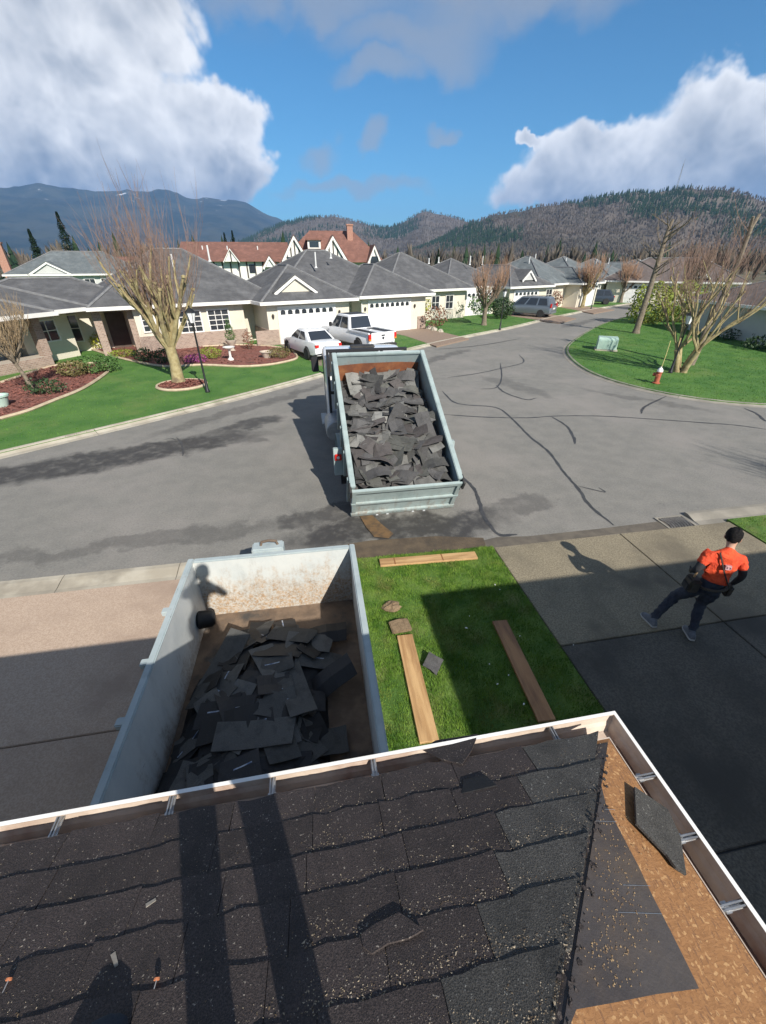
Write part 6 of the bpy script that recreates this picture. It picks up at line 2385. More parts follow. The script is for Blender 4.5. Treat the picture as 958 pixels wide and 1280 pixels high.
# cap nails and chips
M['cap'] = mat('orange_nail_cap', (0.55, 0.20, 0.09), (0.40, 0.14, 0.06), 30, .6)
for (px, py, lab) in ((10, 1240, 'orange capped roofing nail at the lower left corner of the roof'), (196, 1240, 'orange capped roofing nail to the right of the dark boot')):
    p = hit_front(px, py)
    o = empty('roofing_nail', p + NF * .016, 0, lab, 'nail')
    b = MB(); b.lathe([(0, 0), (.0075, 0), (.0075, .004), (0, .005)], (0, .012, .004), 10, 'y'); b.build('cap', M['cap'], o)
    b = MB(); b.tube([(0, .012, .004), (-.006, -.028, .001)], .0016, 5); b.build('shank', M['zinc'], o)
for (px, py, L, a, lab) in ((145, 1206, .042, 1.0, 'pale splinter of wood lying on the lower left shingles'), (190, 1134, .028, -.5, 'small grey chip lying on the shingles left of the leg shadow')):
    me = flat_piece([(-L / 2, -.006), (L / 2, -.004), (L / 2, .005), (-L / 2, .006)], .004, mat('weathered_chip', (0.30, 0.27, 0.23), (0.20, 0.18, 0.15), 40, .9), 0)
    lay(me, hit_front(px, py), NF, Vector((math.cos(a), -math.sin(a), 0)), .015, lab, 'wood_chip', 'wood chip')

# ================================================================== vehicles
M['silver_paint'] = mat('silver_blue_paint', (0.22, 0.25, 0.28), None, rough=.3, metal=.5, coat=.5)
M['dark_paint'] = mat('dark_blue_paint', (0.035, 0.045, 0.06), None, rough=.3, coat=.5)
M['amber'] = mat('amber_lens', (0.65, 0.22, 0.03), None, rough=.2)
M['lamp_glass'] = mat('headlamp_glass', (0.62, 0.64, 0.66), None, rough=.1, coat=.5)


def section(w, zb, zt, y, crown=.03):
    """one body section, x across, from sill to belt"""
    h = zt - zb
    half = [(0, zb), (w * .86, zb), (w * .97, zb + .10 * h), (w, zb + .42 * h), (w * .985, zb + .72 * h), (w * .93, zt - .03 * h), (w * .80, zt + crown * .5), (0, zt + crown)]
    return [(x, y, z) for x, z in half] + [(-x, y, z) for x, z in reversed(half[1:-1])]


def car(name, label, loc, rz, paint_, stations, cab, wheels, wr, cat, group, extras=None, win_split=(.02, .5, .98)):
    """stations: (y, half width, sill z, belt z); cab: (y front base, y front top, y rear top, y rear base, belt z, roof z, half width belt, half width roof); nose at -y... front = +y"""
    o = empty(name, loc, rz, label, cat, group)
    b = MB()
    b.loft([section(w, zb, zt, y) for (y, w, zb, zt) in stations])
    body_ = b.build('body', paint_, o, smooth=True)
    yfb, yft, yrt, yrb, zb, zr_, wb, wr_ = cab
    c = MB()
    def rg(y, z, w, f): return [(-w, y, z), (w, y, z)]
    # greenhouse: belt loop to roof loop with a rounded roof edge
    belt = [(-wb, yfb, zb), (wb, yfb, zb), (wb, yrb, zb), (-wb, yrb, zb)]
    top = [(-wr_, yft, zr_ - .05), (wr_, yft, zr_ - .05), (wr_, yrt, zr_ - .05), (-wr_, yrt, zr_ - .05)]
    cap = [(-wr_ * .86, yft - .10, zr_), (wr_ * .86, yft - .10, zr_), (wr_ * .86, yrt + .10, zr_), (-wr_ * .86, yrt + .10, zr_)]
    c.loft([belt, top, cap])
    roof_ = c.build('roof', paint_, o, bevel=.03, smooth=True)
    def pane(p0, p1, p2, p3, n, m0=.06, m1=.94, v0=.08, v1=.92, nm='window'):
        p0, p1, p2, p3 = (Vector(p) for p in (p0, p1, p2, p3))
        def at(u, v): return (p0.lerp(p1, u)).lerp(p3.lerp(p2, u), v)
        q = MB(); q.extr([at(m0, v0) + n * .012, at(m1, v0) + n * .012, at(m1, v1) + n * .012, at(m0, v1) + n * .012], -n * .010)
        q.build(nm, M['glass'], roof_)
    def nrm(a, b2, c2):
        a, b2, c2 = Vector(a), Vector(b2), Vector(c2)
        n = (b2 - a).cross(c2 - a).normalized()
        ctr = Vector((0, (yfb + yrb) / 2, (zb + zr_) / 2))
        return n if n.dot(a - ctr) > 0 else -n
    pane(belt[0], belt[1], top[1], top[0], nrm(belt[0], belt[1], top[1]), .07, .93, .06, .95, 'windscreen')
    pane(belt[2], belt[3], top[3], top[2], nrm(belt[2], belt[3], top[3]), .08, .92, .10, .92, 'rear_window')
    for (i0, i1, i2, i3) in ((1, 2, 2, 1), (0, 3, 3, 0)):
        A, B, C_, D_ = belt[i0], belt[i1], top[i2], top[i3]
        n = nrm(A, B, C_)
        for s0, s1 in zip(win_split, win_split[1:]):
            pane(A, B, C_, D_, n, s0 + .02, s1 - .02, .10, .90)
    for (x, y) in wheels:
        arch = MB()
        arch.lathe([(0, 0), (wr * 1.16, 0), (wr * 1.16, .02), (0, .02)], ((abs(x) + .07) * (1 if x > 0 else -1) - (.0 if x > 0 else .02), y, wr * 1.04), 20, 'x')
        arch.build('wheel_arch', M['black_plastic'], body_)
        wheel(o, x + (.045 if x > 0 else -.045), y, wr, .20)
    if extras: extras(o, body_)
    return o


def lights(o, body_, yr, yf, wr_, wf, zr_, zf, hr=.16, tall=False):
    for s in (-1, 1):
        q = MB(); q.box(s * wr_ - .11, s * wr_ + .11, yr - .02, yr + .10, zr_, zr_ + (hr * 2.2 if tall else hr)); q.build('tail_light', M['red_lens'], body_, bevel=.02)
        q = MB(); q.box(s * wf - .16, s * wf + .16, yf - .10, yf + .015, zf, zf + .13); q.build('headlight', M['lamp_glass'], body_, bevel=.03)
    q = MB(); q.box(-.26, .26, yr - .03, yr - .005, zr_ - .16, zr_ - .03); q.build('number_plate', M['gutter_white'], body_)


def sedan_extras(o, body_):
    lights(o, body_, -2.30, 2.24, .68, .64, .70, .58)
    for s in (-1, 1):
        q = MB(); q.box(s * .93 - .08, s * .93 + .08, .62, .74, .92, 1.04); q.build('mirror', M['white_paint'], body_, bevel=.03)
        q = MB(); q.box(s * .893 - .006, s * .893 + .006, -.05, .08, .80, .83); q.build('door_handle', M['rim'], body_)


HE = math.atan2(.4067, .9135)          # nose towards the garage
sed = car('sedan', 'white sedan parked on the driveway before the first garage', (.25, 25.55, .086), HE, M['white_paint'],
          [(-2.32, .62, .42, .78), (-2.25, .80, .30, .93), (-1.9, .88, .24, .97), (-1.0, .90, .22, .95), (.2, .90, .22, .92), (.9, .90, .22, .90), (1.5, .88, .24, .82), (2.05, .80, .28, .70), (2.28, .58, .36, .58)],
          (1.02, .30, -.85, -1.62, .90, 1.43, .82, .60), [(-.80, 1.38), (.80, 1.38), (-.80, -1.35), (.80, -1.35)], .32, 'car', None, sedan_extras, (.05, .46, .86))


def pickup_extras(o, body_):
    # cargo bed: dark cover sunk between the rails, tailgate, bumper, lamps
    q = MB(); q.box(-.84, .84, -2.80, -.72, 1.145, 1.175); q.build('bed_cover', M['black_plastic'], body_)
    for s in (-1, 1):
        q = MB(); q.box(s * .93 - .055, s * .93 + .055, -2.86, -.70, 1.10, 1.205); q.build('bed_rail', M['white_paint'], body_, bevel=.02)
        q = MB(); q.box(s * .90 - .085, s * .90 + .085, -2.91, -2.80, .80, 1.13); q.build('tail_light', M['red_lens'], body_, bevel=.015)
        q = MB(); q.box(s * .90 - .08, s * .90 + .08, -2.915, -2.905, .80, .88); q.build('indicator', M['amber'], body_)
        q = MB(); q.box(s * .78 - .16, s * .78 + .16, 2.70, 2.80, .82, 1.0); q.build('headlight', M['lamp_glass'], body_, bevel=.03)
        q = MB(); q.box(s * 1.10 - .10, s * 1.10 + .10, 1.0, 1.10, 1.20, 1.45); q.build('mirror', M['black_plastic'], body_, bevel=.03)
    q = MB(); q.box(-.81, .81, -2.92, -2.86, .62, 1.20); tg_ = q.build('tailgate', M['white_paint'], body_, bevel=.02)
    q = MB(); q.box(-.12, .12, -2.935, -2.921, 1.00, 1.07); q.build('tailgate_handle', M['black_plastic'], tg_)
    b_ = MB(); b_.extr([(-.07, -2.93, .86), (0, -2.93, .80), (.07, -2.93, .86), (.07, -2.93, .95), (-.07, -2.93, .95)], (0, -.008, 0)); b_.build('emblem', M['black_plastic'], tg_)
    q = MB(); q.box(-.92, .92, -3.05, -2.80, .42, .58); q.build('bumper', M['chassis'], body_, bevel=.03)
    q = MB(); q.box(-.16, .16, -3.065, -3.051, .43, .55); q.build('number_plate', M['gutter_white'], body_)
    q = MB(); q.box(-.6, .6, -.4, .6, 1.925, 1.945); q.build('sunroof', M['black_plastic'], body_, bevel=.01)


pk = car('pickup_truck', 'white crew cab pickup truck with black bed cover beside the sedan', (3.05, 27.35, .086), R(27), M['white_paint'],
         [(-2.85, .90, .50, 1.12), (-2.7, .96, .44, 1.15), (-.9, .98, .40, 1.15), (.6, .98, .40, 1.17), (1.4, .97, .40, 1.16), (2.4, .95, .42, 1.10), (2.7, .88, .46, 1.02), (2.85, .74, .5, .92)],
         (1.55, .85, -.52, -.74, 1.13, 1.93, .88, .72), [(-.88, 1.85), (.88, 1.85), (-.88, -1.75), (.88, -1.75)], .40, 'pickup', None, pickup_extras, (.05, .50, .94))


def van_extras(o, body_):
    lights(o, body_, -2.40, 2.30, .80, .68, .85, .66, .16, True)
    q = MB(); q.box(-.78, .78, -2.45, -2.35, .32, .55); q.build('bumper', M['silver_paint'], body_, bevel=.03)
    for s in (-1, 1):
        q = MB(); q.tube([(s * .58, .2, 1.77), (s * .58, -.4, 1.80), (s * .58, -1.7, 1.78)], .018, 6); q.build('roof_rail', M['black_plastic'], body_)


p_ = G(662, 396)
car('minivan', 'silver blue minivan parked at the kerb by the round bush', (p_.x, p_.y + .3, .09), R(42), M['silver_paint'],
    [(-2.42, .80, .40, .95), (-2.3, .92, .28, 1.0), (-1.4, .96, .24, 1.0), (.4, .96, .24, .98), (1.2, .95, .24, .95), (1.8, .90, .27, .86), (2.25, .78, .32, .74), (2.38, .6, .4, .62)],
    (1.55, .70, -2.00, -2.32, .97, 1.74, .90, .70), [(-.84, 1.48), (.84, 1.48), (-.84, -1.48), (.84, -1.48)], .34, 'minivan', None, van_extras, (.04, .34, .66, .95))
p_ = G(744, 381)
car('parked_car', 'dark blue car parked farther down the street beyond the second tree', (p_.x, p_.y + .6, .09), R(62), M['dark_paint'],
    [(-2.3, .74, .42, .9), (-2.2, .88, .3, .98), (-1.2, .92, .25, .98), (.4, .92, .25, .96), (1.2, .9, .25, .92), (1.9, .84, .28, .8), (2.3, .6, .4, .62)],
    (1.15, .45, -1.7, -2.15, .95, 1.62, .86, .66), [(-.8, 1.4), (.8, 1.4), (-.8, -1.4), (.8, -1.4)], .34, 'car', None, lambda o, b_: lights(o, b_, -2.28, 2.2, .74, .62, .8, .6), (.05, .35, .65, .95))
# ================================================================== street furniture
M['lamp_black'] = mat('lamp_black_paint', (0.015, 0.016, 0.017), None, rough=.45)
M['opal'] = mat('opal_glass', (0.82, 0.82, 0.80), None, rough=.3)


def street_lamp(loc, h, label):
    o = empty('street_lamp', loc, 0, label, 'street lamp', 'black lamp posts along the street')
    k = h - .62
    b = MB(); b.lathe([(.10, 0), (.10, .06), (.065, .12), (.055, .5), (.04, .55), (.034, k - .05), (.06, k), (.03, k + .05)], (0, 0, 0), 12); b.build('pole', M['lamp_black'], o, smooth=True)
    b = MB(); b.lathe([(.09, k + .05), (.17, k + .38), (.165, k + .40)], (0, 0, 0), 6); b.build('lantern_glass', M['opal'], o)
    b = MB(); b.lathe([(.20, k + .401), (.19, k + .43), (.06, k + .55), (.025, k + .58), (.035, k + .62), (0, k + .64)], (0, 0, 0), 6); b.build('lantern_cap', M['lamp_black'], o)
    for i in range(6):
        a = math.pi / 3 * i
        b = MB(); b.tube([(.092 * math.cos(a), .092 * math.sin(a), k + .05), (.175 * math.cos(a), .175 * math.sin(a), k + .395)], .009, 4); b.build('lantern_rib', M['lamp_black'], o)
    return o


L0 = .08
def at(px, py, z=L0): return G(px, py, z)
street_lamp(at(260, 490), 3.2, 'black lamp post with white lantern beside the large pollarded tree')
street_lamp(at(838, 466), 2.75, 'black lamp post with white lantern next to the hydrant on the corner lawn')
street_lamp(at(625, 412), 2.9, 'black lamp post by the round bush near the silver minivan')
street_lamp(at(739, 386), 2.9, 'distant black lamp post near the dark blue car')

M['hydrant'] = mat('hydrant_red', (0.42, 0.12, 0.065), (0.36, 0.09, 0.05), 6, .6)
hy = empty('fire_hydrant', at(820, 479), R(35), 'red fire hydrant with white bonnet and tall marker rod on the corner lawn', 'hydrant')
b = MB(); b.lathe([(.16, 0), (.16, .04), (.11, .05), (.105, .44), (.125, .46), (.125, .49), (.11, .5)], (0, 0, 0), 16); b.build('barrel', M['hydrant'], hy, smooth=True)
b = MB(); b.lathe([(.125, .501), (.125, .53), (.10, .60), (.05, .66), (.03, .67), (.03, .71), (0, .71)], (0, 0, 0), 16); b.build('bonnet', M['gutter_white'], hy, smooth=True)
for (a, r, L) in ((0, .055, .17), (math.pi, .055, .17), (math.pi / 2, .075, .18)):
    b = MB(); d = Vector((math.cos(a), math.sin(a), 0)); b.tube([d * .08 + Vector((0, 0, .36)), d * L + Vector((0, 0, .36))], r, 12); b.tube([d * L * .99 + Vector((0, 0, .36)), d * (L + .035) + Vector((0, 0, .36))], r * 1.15, 8); b.build('nozzle', M['hydrant'], hy)
b = MB(); b.tube([(.06, 0, .64), (.10, .0, 1.2), (.12, .02, 1.75)], .012, 6); b.build('marker_rod', mat('marker_yellow', (0.62, 0.52, 0.22)), hy)

M['mint'] = mat('mint_enamel', (0.36, 0.50, 0.42), (0.42, 0.55, 0.47), 2, .5)
tb = empty('utility_box', at(757, 437), R(-32), 'pale mint green utility box on the corner lawn', 'utility box')
b = MB(); b.extr([(-.55, -.45, .06), (-.55, .45, .06), (-.55, .45, .72), (-.55, -.28, .72), (-.55, -.45, .60)], (1.1, 0, 0)); b.build('cabinet', M['mint'], tb, bevel=.025)
b = MB(); b.box(-.62, .62, -.52, .52, -.05, .059); b.build('plinth', M['kerb'], tb)
b = MB(); b.box(.06, .10, -.47, -.452, .30, .38); b.build('lock', M['mint'], tb)

# pots and ornaments by the first house
M['terracotta'] = mat('pale_pot', (0.50, 0.42, 0.34), (0.42, 0.35, 0.28), 5, .8)
def pot(px, py, r, h, label, m='terracotta', name='garden_pot', cat='pot'):
    b = MB(); b.lathe([(0, 0), (r * .62, 0), (r * .95, h * .86), (r * 1.08, h * .88), (r * 1.08, h), (r * .9, h), (r * .8, h * .8), (0, h * .78)], (0, 0, 0), 14)
    return tag(b.build(name, M[m], None, smooth=True, loc=at(px, py, .11)), label, cat)
pot(334, 447, .34, .34, 'wide pale planting bowl at the corner of the stone wall')
bb = empty('birdbath', at(289, 450, .11), 0, 'white pedestal birdbath in the red mulch bed', 'birdbath')
b = MB(); b.lathe([(.17, 0), (.15, .07), (.07, .14), (.06, .5), (.10, .56)], (0, 0, 0), 14); b.build('pedestal', M['stucco'], bb, smooth=True)
b = MB(); b.lathe([(.10, .561), (.30, .64), (.32, .68), (.28, .68), (.08, .61), (0, .60)], (0, 0, 0), 16); b.build('basin', M['stucco'], bb, smooth=True)
pot(4, 508, .30, .42, 'dark green round planter on the mulch at the left edge', 'mint')

# ================================================================== shrubs and trees
def leaf_mat(name, c1, c2, s=3.0):
    m = mat(name, c1, c2, s, .6, spec=.3, c3=tuple(x * .5 for x in c1), s3=2.2, lo3=.5, hi3=.7)
    return m
M['lf_yellow'] = leaf_mat('leaf_yellow', (0.42, 0.40, 0.035), (0.30, 0.32, 0.03))
M['lf_green'] = leaf_mat('leaf_green', (0.055, 0.12, 0.03), (0.095, 0.17, 0.045))
M['lf_dark'] = leaf_mat('leaf_dark', (0.025, 0.055, 0.02), (0.05, 0.085, 0.03))
M['lf_olive'] = leaf_mat('leaf_olive', (0.14, 0.13, 0.045), (0.18, 0.15, 0.06))
M['lf_lime'] = leaf_mat('leaf_lime', (0.19, 0.24, 0.03), (0.25, 0.28, 0.045))
M['lf_pink'] = leaf_mat('heather_pink', (0.38, 0.07, 0.26), (0.26, 0.06, 0.18))
M['lf_red'] = leaf_mat('shrub_red', (0.22, 0.10, 0.06), (0.16, 0.08, 0.05))
M['bark'] = mat('grey_bark', (0.14, 0.11, 0.08), (0.22, 0.18, 0.13), 9, .95, .6, 30)
M['bark_lichen'] = mat('lichen_bark', (0.27, 0.215, 0.10), (0.38, 0.32, 0.17), 5, .95, .6, 25, c3=(0.17, 0.125, 0.075), s3=2.5)
M['twig_red'] = mat('red_twigs', (0.17, 0.105, 0.078), (0.235, 0.155, 0.115), 3, .9)
M['twig_tan'] = mat('tan_twigs', (0.24, 0.17, 0.10), (0.30, 0.22, 0.13), 3, .9)
M['twig_orange'] = mat('orange_twigs', (0.25, 0.145, 0.09), (0.31, 0.19, 0.12), 3, .9)


def foliage(name, blobs, n, leaf, m, parent, seed):
    """leaf sized faces spread through ellipsoids, denser at the surface"""
    g = np.random.default_rng(seed)
    V = []
    w = np.array([b[3] * b[4] * b[5] for b in blobs]) ** .67
    w = w / w.sum()
    for b, q in zip(blobs, w):
        k = max(6, int(n * q))
        d = g.normal(size=(k, 3)); d /= np.linalg.norm(d, axis=1)[:, None]
        r = g.uniform(.45, 1.0, k) ** .5 * (1 + .22 * np.sin(d[:, 0] * 5 + seed) * np.sin(d[:, 1] * 6) * np.sin(d[:, 2] * 5 + 1))
        c = np.array(b[:3]) + d * r[:, None] * np.array(b[3:6])
        c[:, 2] = np.maximum(c[:, 2], .03)
        a = g.normal(size=(k, 3)); a /= np.linalg.norm(a, axis=1)[:, None]
        e = np.cross(a, d + g.normal(size=(k, 3)) * .6); e /= np.linalg.norm(e, axis=1)[:, None] + 1e-9
        s = (leaf * g.uniform(.6, 1.4, k))[:, None]
        V.append(np.stack([c - a * s * .5, c + e * s * .35, c + a * s * .5, c - e * s * .35], 1).reshape(-1, 3))
    V = np.concatenate(V)
    return mesh_np(name, V, np.arange(len(V)).reshape(-1, 4), m, parent)


def bush(label, loc, blobs, n, leaf, m, seed, cat='shrub', name='shrub', group='garden shrubs'):
    o = empty(name, loc, 0, label, cat, group)
    foliage('foliage', blobs, n, leaf, M[m], o, seed)
    s = MB()
    r = random.Random(seed)
    for b in blobs:
        for k in range(3):
            s.tube([(b[0] * .4, b[1] * .4, -.02), (b[0] + r.uniform(-.3, .3) * b[3], b[1] + r.uniform(-.3, .3) * b[4], b[2] + b[5] * .3)], [.022, .008], 4)
    s.build('stem', M['bark'], o)
    return o


def ball(r, h, z=None): return [(0, 0, h * .5, r, r, h * .5)]
bush('bright yellow round shrub against the cream siding', at(128, 436, .1), ball(.62, 1.0), 900, .10, 'lf_yellow', 1)
bush('clipped dark green shrub at the tip of the left mulch bed', at(120, 466, .1), [(0, 0, .4, .85, .7, .42), (.5, .3, .38, .6, .6, .4)], 1400, .09, 'lf_green', 2)
bush('olive brown low shrub beside the clipped green one', at(94, 470, .1), [(0, 0, .35, .7, .6, .36)], 900, .09, 'lf_olive', 3)
bush('small dark shrub left of the large pollarded tree', at(181, 452, .1), ball(.55, .7), 600, .09, 'lf_dark', 4)
bush('low yellow green ground shrub below the yellow one', at(155, 446, .1), [(0, 0, .2, .8, .4, .22)], 500, .08, 'lf_lime', 5)
bush('dark shrub just right of the pollarded tree trunk', at(206, 454, .1), ball(.5, .75), 600, .09, 'lf_dark', 6)
bush('pink flowering heather by the lamp post', at(246, 453, .1), [(0, 0, .2, .65, .4, .24)], 700, .06, 'lf_pink', 7)
bush('round yellow green shrub right of the pink heather', at(265, 448, .1), ball(.58, .62), 800, .07, 'lf_lime', 8)
bush('low dark olive dome shrub at the end of the mulch bed', at(350, 447, .1), ball(.68, .55), 900, .07, 'lf_olive', 9)
cp = empty('potted_topiary', at(291, 438, .11), 0, 'clipped green cone topiary in a pale urn by the house wall', 'potted plant')
b = MB(); b.lathe([(.2, 0), (.12, .06), (.10, .2), (.3, .5), (.33, .6), (.28, .6)], (0, 0, 0), 14); b.build('urn', M['terracotta'], cp, smooth=True)
foliage('foliage', [(0, 0, .85, .32, .32, .3), (0, 0, 1.2, .24, .24, .3), (0, 0, 1.55, .13, .13, .28)], 900, .06, M['lf_green'], cp, 12)
bush('leafy red brown shrub against the stone corner', at(312, 437, .1), [(0, 0, .55, .35, .35, .55)], 260, .09, 'lf_red', 13)
bush('dark low shrub on the left bed under the small tree', at(60, 492, .1), [(0, 0, .3, .8, .5, .3)], 500, .09, 'lf_dark', 14)
bush('large glossy green rhododendron before the second bungalow', at(592, 393, .1), [(0, 0, 1.1, 1.7, 1.4, 1.1), (1.2, .4, .9, 1.2, 1.2, .9), (-1.2, .3, .9, 1.2, 1.0, .9)], 2200, .20, 'lf_green', 15)
bush('round evergreen bush beside the silver minivan', at(627, 398, .1), [(0, 0, .9, 1.1, 1.0, .9)], 1500, .14, 'lf_dark', 16)
bush('dark evergreen shrub left of the rhododendron', at(568, 396, .1), [(0, 0, .8, .9, .8, .8)], 700, .16, 'lf_dark', 17)
bush('yellow forsythia at the porch of the second bungalow', at(521, 402, .1), [(0, 0, 1.1, .5, .5, .8), (.9, .2, 1.3, .5, .4, .5)], 400, .13, 'lf_yellow', 18)
bush('twiggy brown shrub on the rockery by the brown driveway', at(545, 411, .1), [(0, 0, .9, 1.0, .7, .8)], 500, .14, 'lf_red', 19)
bush('red brown leafless bush beyond the minivan', at(692, 385, .1), [(0, 0, .9, .9, .9, .9)], 600, .16, 'lf_red', 20)
bush('yellow green hedge bush behind the leaning trunk, nearer the road', at(808, 404, .1), [(0, 0, 1.5, 1.8, 1.6, 1.7)], 3000, .17, 'lf_lime', 21)
bush('yellow green hedge bush at the right end of the hedge', at(846, 402, .1), [(0, 0, 1.5, 2.0, 1.6, 1.75)], 3000, .17, 'lf_lime', 22)
bush('dark clipped hedge before the pale house wall at right', at(905, 424, .1), [(0, 0, .35, 1.2, .7, .4), (1.6, -1.6, .35, 1.2, .8, .4)], 900, .12, 'lf_dark', 23)
bush('second dark hedge at the foot of the wall, at the right border', at(950, 436, .1), [(0, 0, .35, 1.2, .8, .4)], 600, .12, 'lf_dark', 24)
for k, (px, py, s) in enumerate(((537, 411, .3), (543, 413, .25), (551, 415, .22))):
    o = lump('boulder', at(px, py, .08), s, s * .8, s * .9, M['kerb'], ('largest', 'middle', 'smallest')[k] + ' pale boulder of the rockery by the brown driveway', 'rock', 30 + k)


def limb(mb, p, d, L, r0, r1, r, n=5, steps=5, up=.15, wob=.12):
    pts = [Vector(p)]
    d = Vector(d).normalized()
    for k in range(steps):
        d = (d + Vector((r.uniform(-wob, wob), r.uniform(-wob, wob), up + r.uniform(-wob, wob) * .5))).normalized()
        pts.append(pts[-1] + d * (L / steps))
    mb.tube(pts, [r0 + (r1 - r0) * k / steps for k in range(steps + 1)], n)
    return pts, d


def pollard(label, loc, th, tr, limbs_n, reach, h_limb, shoot, n_shoot, seed, m_bark='bark_lichen', m_twig='twig_red', lean=(0, 0), stems=1, group='bare trees along the street', fine=1.0, up=.20):
    """pollarded bare tree: trunk, rising limbs, knuckles with sheaves of thin shoots"""
    o = empty('pollarded_tree', loc, 0, label, 'tree', group)
    r = random.Random(seed)
    t = MB()
    tops = []
    for s in range(stems):
        a = 6.28 * s / stems + r.uniform(-.3, .3)
        off = Vector((.16 * math.cos(a), .16 * math.sin(a), 0)) if stems > 1 else Vector()
        out = Vector((.35 * math.cos(a), .35 * math.sin(a), 0)) if stems > 1 else Vector((lean[0], lean[1], 0))
        pts = [off + Vector((0, 0, -.05)), off + out * .12 + Vector((0, 0, th * .12)), off + out * .5 + Vector((r.uniform(-.04, .04), r.uniform(-.04, .04), th * .55)), off + out + Vector((0, 0, th))]
        t.tube(pts, [tr * 1.5, tr * 1.12, tr * .95, tr * .9], 10)
        tops.append((pts[-1], pts[2]))
    ends = []
    for k in range(limbs_n):
        top, low = tops[k % len(tops)]
        a = 6.28 * k / limbs_n * 1.0 + r.uniform(-.35, .35)
        spread = r.uniform(.25, 1.0)
        d = Vector((math.cos(a) * spread * reach, math.sin(a) * spread * reach, h_limb * r.uniform(.75, 1.1)))
        st = top.lerp(low, r.uniform(0, .35))
        pts, dd = limb(t, st, d, d.length * .8, tr * .5, tr * .22, r, 6, 7, up * .4, .22)
        ends.append((pts[-1], dd, tr * .2)); ends.append((pts[4], dd, tr * .2))
        t.lathe([(0, -.05), (tr * .34, -.03), (tr * .38, .04), (0, .08)], tuple(pts[-1]), 7)
        for q in range(3):
            i = r.randrange(2, 7)
            dd2 = (dd + Vector((r.uniform(-.8, .8), r.uniform(-.8, .8), r.uniform(.0, .5)))).normalized()
            p2, d2 = limb(t, pts[i], dd2, d.length * r.uniform(.25, .45), tr * .26, tr * .12, r, 5, 4, up, .16)
            ends.append((p2[-1], d2, tr * .12))
    t.build('trunk', M[m_bark], o, smooth=True)
    c = MB()
    per = max(1, int(n_shoot / len(ends)))
    for (p, d, rad) in ends:
        for q in range(per):
            dd = (d * .6 + Vector((r.uniform(-.6, .6), r.uniform(-.6, .6), r.uniform(.2, 1.0)))).normalized()
            L = shoot * r.uniform(.35, 1.15)
            pts, d3 = limb(c, p + Vector((r.uniform(-.1, .1), r.uniform(-.1, .1), r.uniform(-.25, .05))), dd, L, .0095 * fine, .003 * fine, r, 3, 4, up, .17)
            for w_ in range(2):
                i = r.randrange(1, 4)
                limb(c, pts[i], (d3 + Vector((r.uniform(-.7, .7), r.uniform(-.7, .7), .2))).normalized(), L * r.uniform(.2, .45), .006 * fine, .0025 * fine, r, 3, 2, up, .1)
    c.build('crown', M[m_twig], o)
    return o


pollard('large pollarded bare tree with reddish shoots on the lawn across the road', at(224, 478, .1), 1.5, .23, 16, 2.6, 3.2, 2.7, 430, 2, fine=.8, up=.19)
pollard('slender bare tree with olive twigs on the left mulch bed', at(44, 492, .1), 1.3, .075, 10, 1.6, 1.5, .9, 420, 5, 'bark', 'twig_tan', (-.25, 0), fine=.9)
pollard('round headed bare tree before the second bungalow', at(605, 406, .1), 1.4, .19, 11, 2.4, 2.2, 1.5, 420, 7, 'bark', 'twig_orange', fine=1.2, up=.13)
pollard('orange topped bare tree near the dark blue car', at(728, 384, .1), 1.3, .22, 11, 3.0, 2.6, 1.6, 420, 9, 'bark_lichen', 'twig_orange', fine=1.8, up=.13)
pollard('large bare tree forking from the ground behind the hydrant', at(850, 464, .1), 1.0, .13, 13, 3.2, 3.4, 1.8, 330, 11, 'bark_lichen', 'twig_red', stems=4, fine=.85, up=.12)
pollard('bare tree at the right of the driveway, outside the picture', (14.6, 1.6, .05), 1.5, .18, 10, 1.8, 2.6, 2.2, 300, 13, 'bark', 'twig_red')
pollard('bare orange tree far down the street', at(776, 378, .1), 1.2, .2, 8, 2.2, 2.3, 1.6, 260, 15, 'bark', 'twig_orange', fine=2.6)
pollard('bare reddish tree behind the yellow green hedge', (40, 42, .05), 2.0, .2, 9, 2.4, 3.0, 2.0, 300, 17, 'bark', 'twig_red', fine=2.2)
pollard('bare reddish tree behind the pale house at right', (42, 33, .05), 2.0, .2, 9, 2.6, 3.2, 2.2, 300, 19, 'bark', 'twig_red', fine=2.2)
# topped trunk with a few cut side branches
lt = empty('topped_tree', at(795, 416, .1), 0, 'tall topped bare trunk with few side branches on the corner lawn', 'tree', 'bare trees along the street')
r = random.Random(31)
t = MB()
t.tube([(0, 0, -.05), (0, 0, .3), (.05, 0, 2.5), (.15, .05, 4.6), (.1, 0, 6.3), (.25, 0, 7.0)], [.30, .22, .19, .16, .12, .09], 10)
t.build('trunk', M['bark'], lt, smooth=True)
c = MB()
for k in range(22):
    z = 3.6 + 3.2 * k / 22
    a = r.uniform(0, 6.28)
    pts, d = limb(c, (.15, 0, z), (math.cos(a), math.sin(a), .35), r.uniform(1.0, 2.6), .05, .012, r, 5, 5, .08, .2)
    for q in range(4):
        limb(c, pts[r.randrange(1, 5)], (d + Vector((r.uniform(-1, 1), r.uniform(-1, 1), .3))).normalized(), r.uniform(.4, 1.1), .016, .006, r, 3, 3, .1, .2)
c.build('crown', M['bark'], lt)
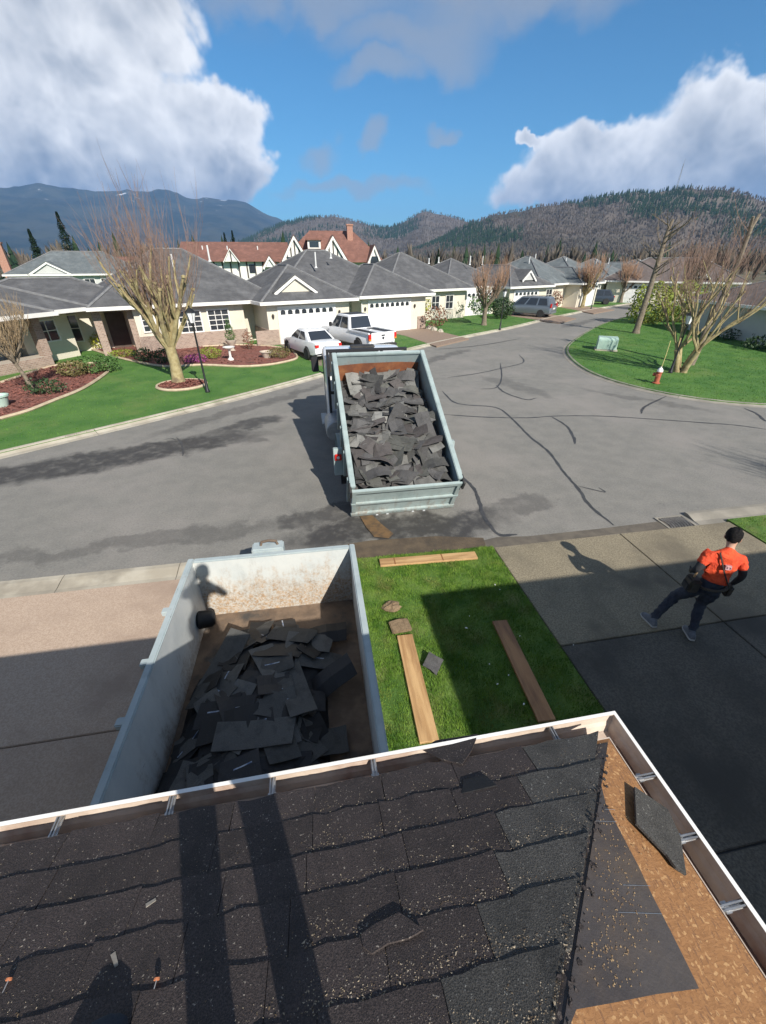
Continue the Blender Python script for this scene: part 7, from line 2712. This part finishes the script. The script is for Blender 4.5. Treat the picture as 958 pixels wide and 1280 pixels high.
# tall cut trunk at the right border, in front of the forking tree's crown
tt = empty('topped_tree', (20.8, 19.8, .07), 0, 'tall cut off trunk with sawn top at the right border', 'tree', 'bare trees along the street')
t = MB(); t.tube([(-1.0, -.6, -.05), (-.75, -.5, .9), (-.45, -.25, 2.2), (-.05, -.1, 3.3), (.12, 0, 4.6), (.2, .1, 6.1)], [.19, .15, .14, .12, .11, .10], 9)
t.tube([(.15, .1, 5.9), (.0, .0, 6.4)], [.08, .06], 7); t.tube([(.2, .1, 5.9), (.5, .2, 6.5)], [.09, .07], 7)
t.build('trunk', M['bark'], tt, smooth=True)
c = MB()
for k in range(24):
    a = r.uniform(0, 6.28); z = r.uniform(3.0, 6.0)
    limb(c, (0, 0, z), (math.cos(a), math.sin(a), .8), r.uniform(.8, 2.2), .016, .005, r, 3, 4, .15, .15)
c.build('crown', M['twig_red'], tt)

# evergreens standing up behind the roofs
def spruce(loc, h, w_, label, seed):
    o = empty('spruce_tree', loc, 0, label, 'tree', 'evergreens behind the houses')
    b = MB(); b.tube([(0, 0, 0), (0, 0, h * .95)], [.22, .03], 7); b.build('trunk', M['bark'], o)
    g = np.random.default_rng(seed)
    n = 2600
    z = g.uniform(.08, 1, n) ** .8
    rad = w_ * (1 - z) * (.75 + .25 * np.sin(z * 60)) * g.uniform(.5, 1.05, n) + .05
    a = g.uniform(0, 6.28, n)
    c = np.stack([rad * np.cos(a), rad * np.sin(a), z * h - rad * .25], 1)
    d = np.stack([np.cos(a), np.sin(a), -.35 + 0 * a], 1) * (.10 + .42 * (1 - z))[:, None]
    s = np.stack([-np.sin(a), np.cos(a), 0 * a], 1) * .13
    V = np.stack([c - s, c + s, c + d], 1).reshape(-1, 3)
    mesh_np('crown', V, np.arange(len(V)).reshape(-1, 3), M['conifer'], o)
def sky_spot(px, d):
    a, b_, c_ = ray(px, 320)
    k = d / math.hypot(a, b_)
    return (a * k, b_ * k, -.2)
spruce(sky_spot(48, 80), 8.6, 2.2, 'narrow dark spruce behind the far left roof', 1)
spruce(sky_spot(89, 80), 10.6, 2.6, 'taller spreading dark spruce behind the pollarded tree', 2)
spruce(sky_spot(285, 110), 10.2, 2.0, 'left dark spruce of the close pair behind the red roof', 3)
spruce(sky_spot(295, 110), 10.6, 2.0, 'right dark spruce of the close pair behind the red roof', 4)
spruce(sky_spot(548, 120), 7.5, 2.2, 'dark evergreen behind the grey roof of the second bungalow', 5)


# ================================================================== air
hz = MB(); hz.box(-9600, 9600, -9600, 9600, -1.6, 820)
hz_o = hz.build('haze', [])
hz_o['kind'] = 'stuff'
hm_ = bpy.data.materials.new('haze_air')
hm_.use_nodes = True
ht = hm_.node_tree
for n in list(ht.nodes): ht.nodes.remove(n)
pv = ht.nodes.new('ShaderNodeVolumePrincipled')
pv.inputs['Color'].default_value = (0.30, 0.55, 1.0, 1)
pv.inputs['Density'].default_value = 1.1e-4
pv.inputs['Anisotropy'].default_value = 0.0
ho = ht.nodes.new('ShaderNodeOutputMaterial')
ht.links.new(pv.outputs[0], ho.inputs['Volume'])
hz_o.data.materials.append(hm_)
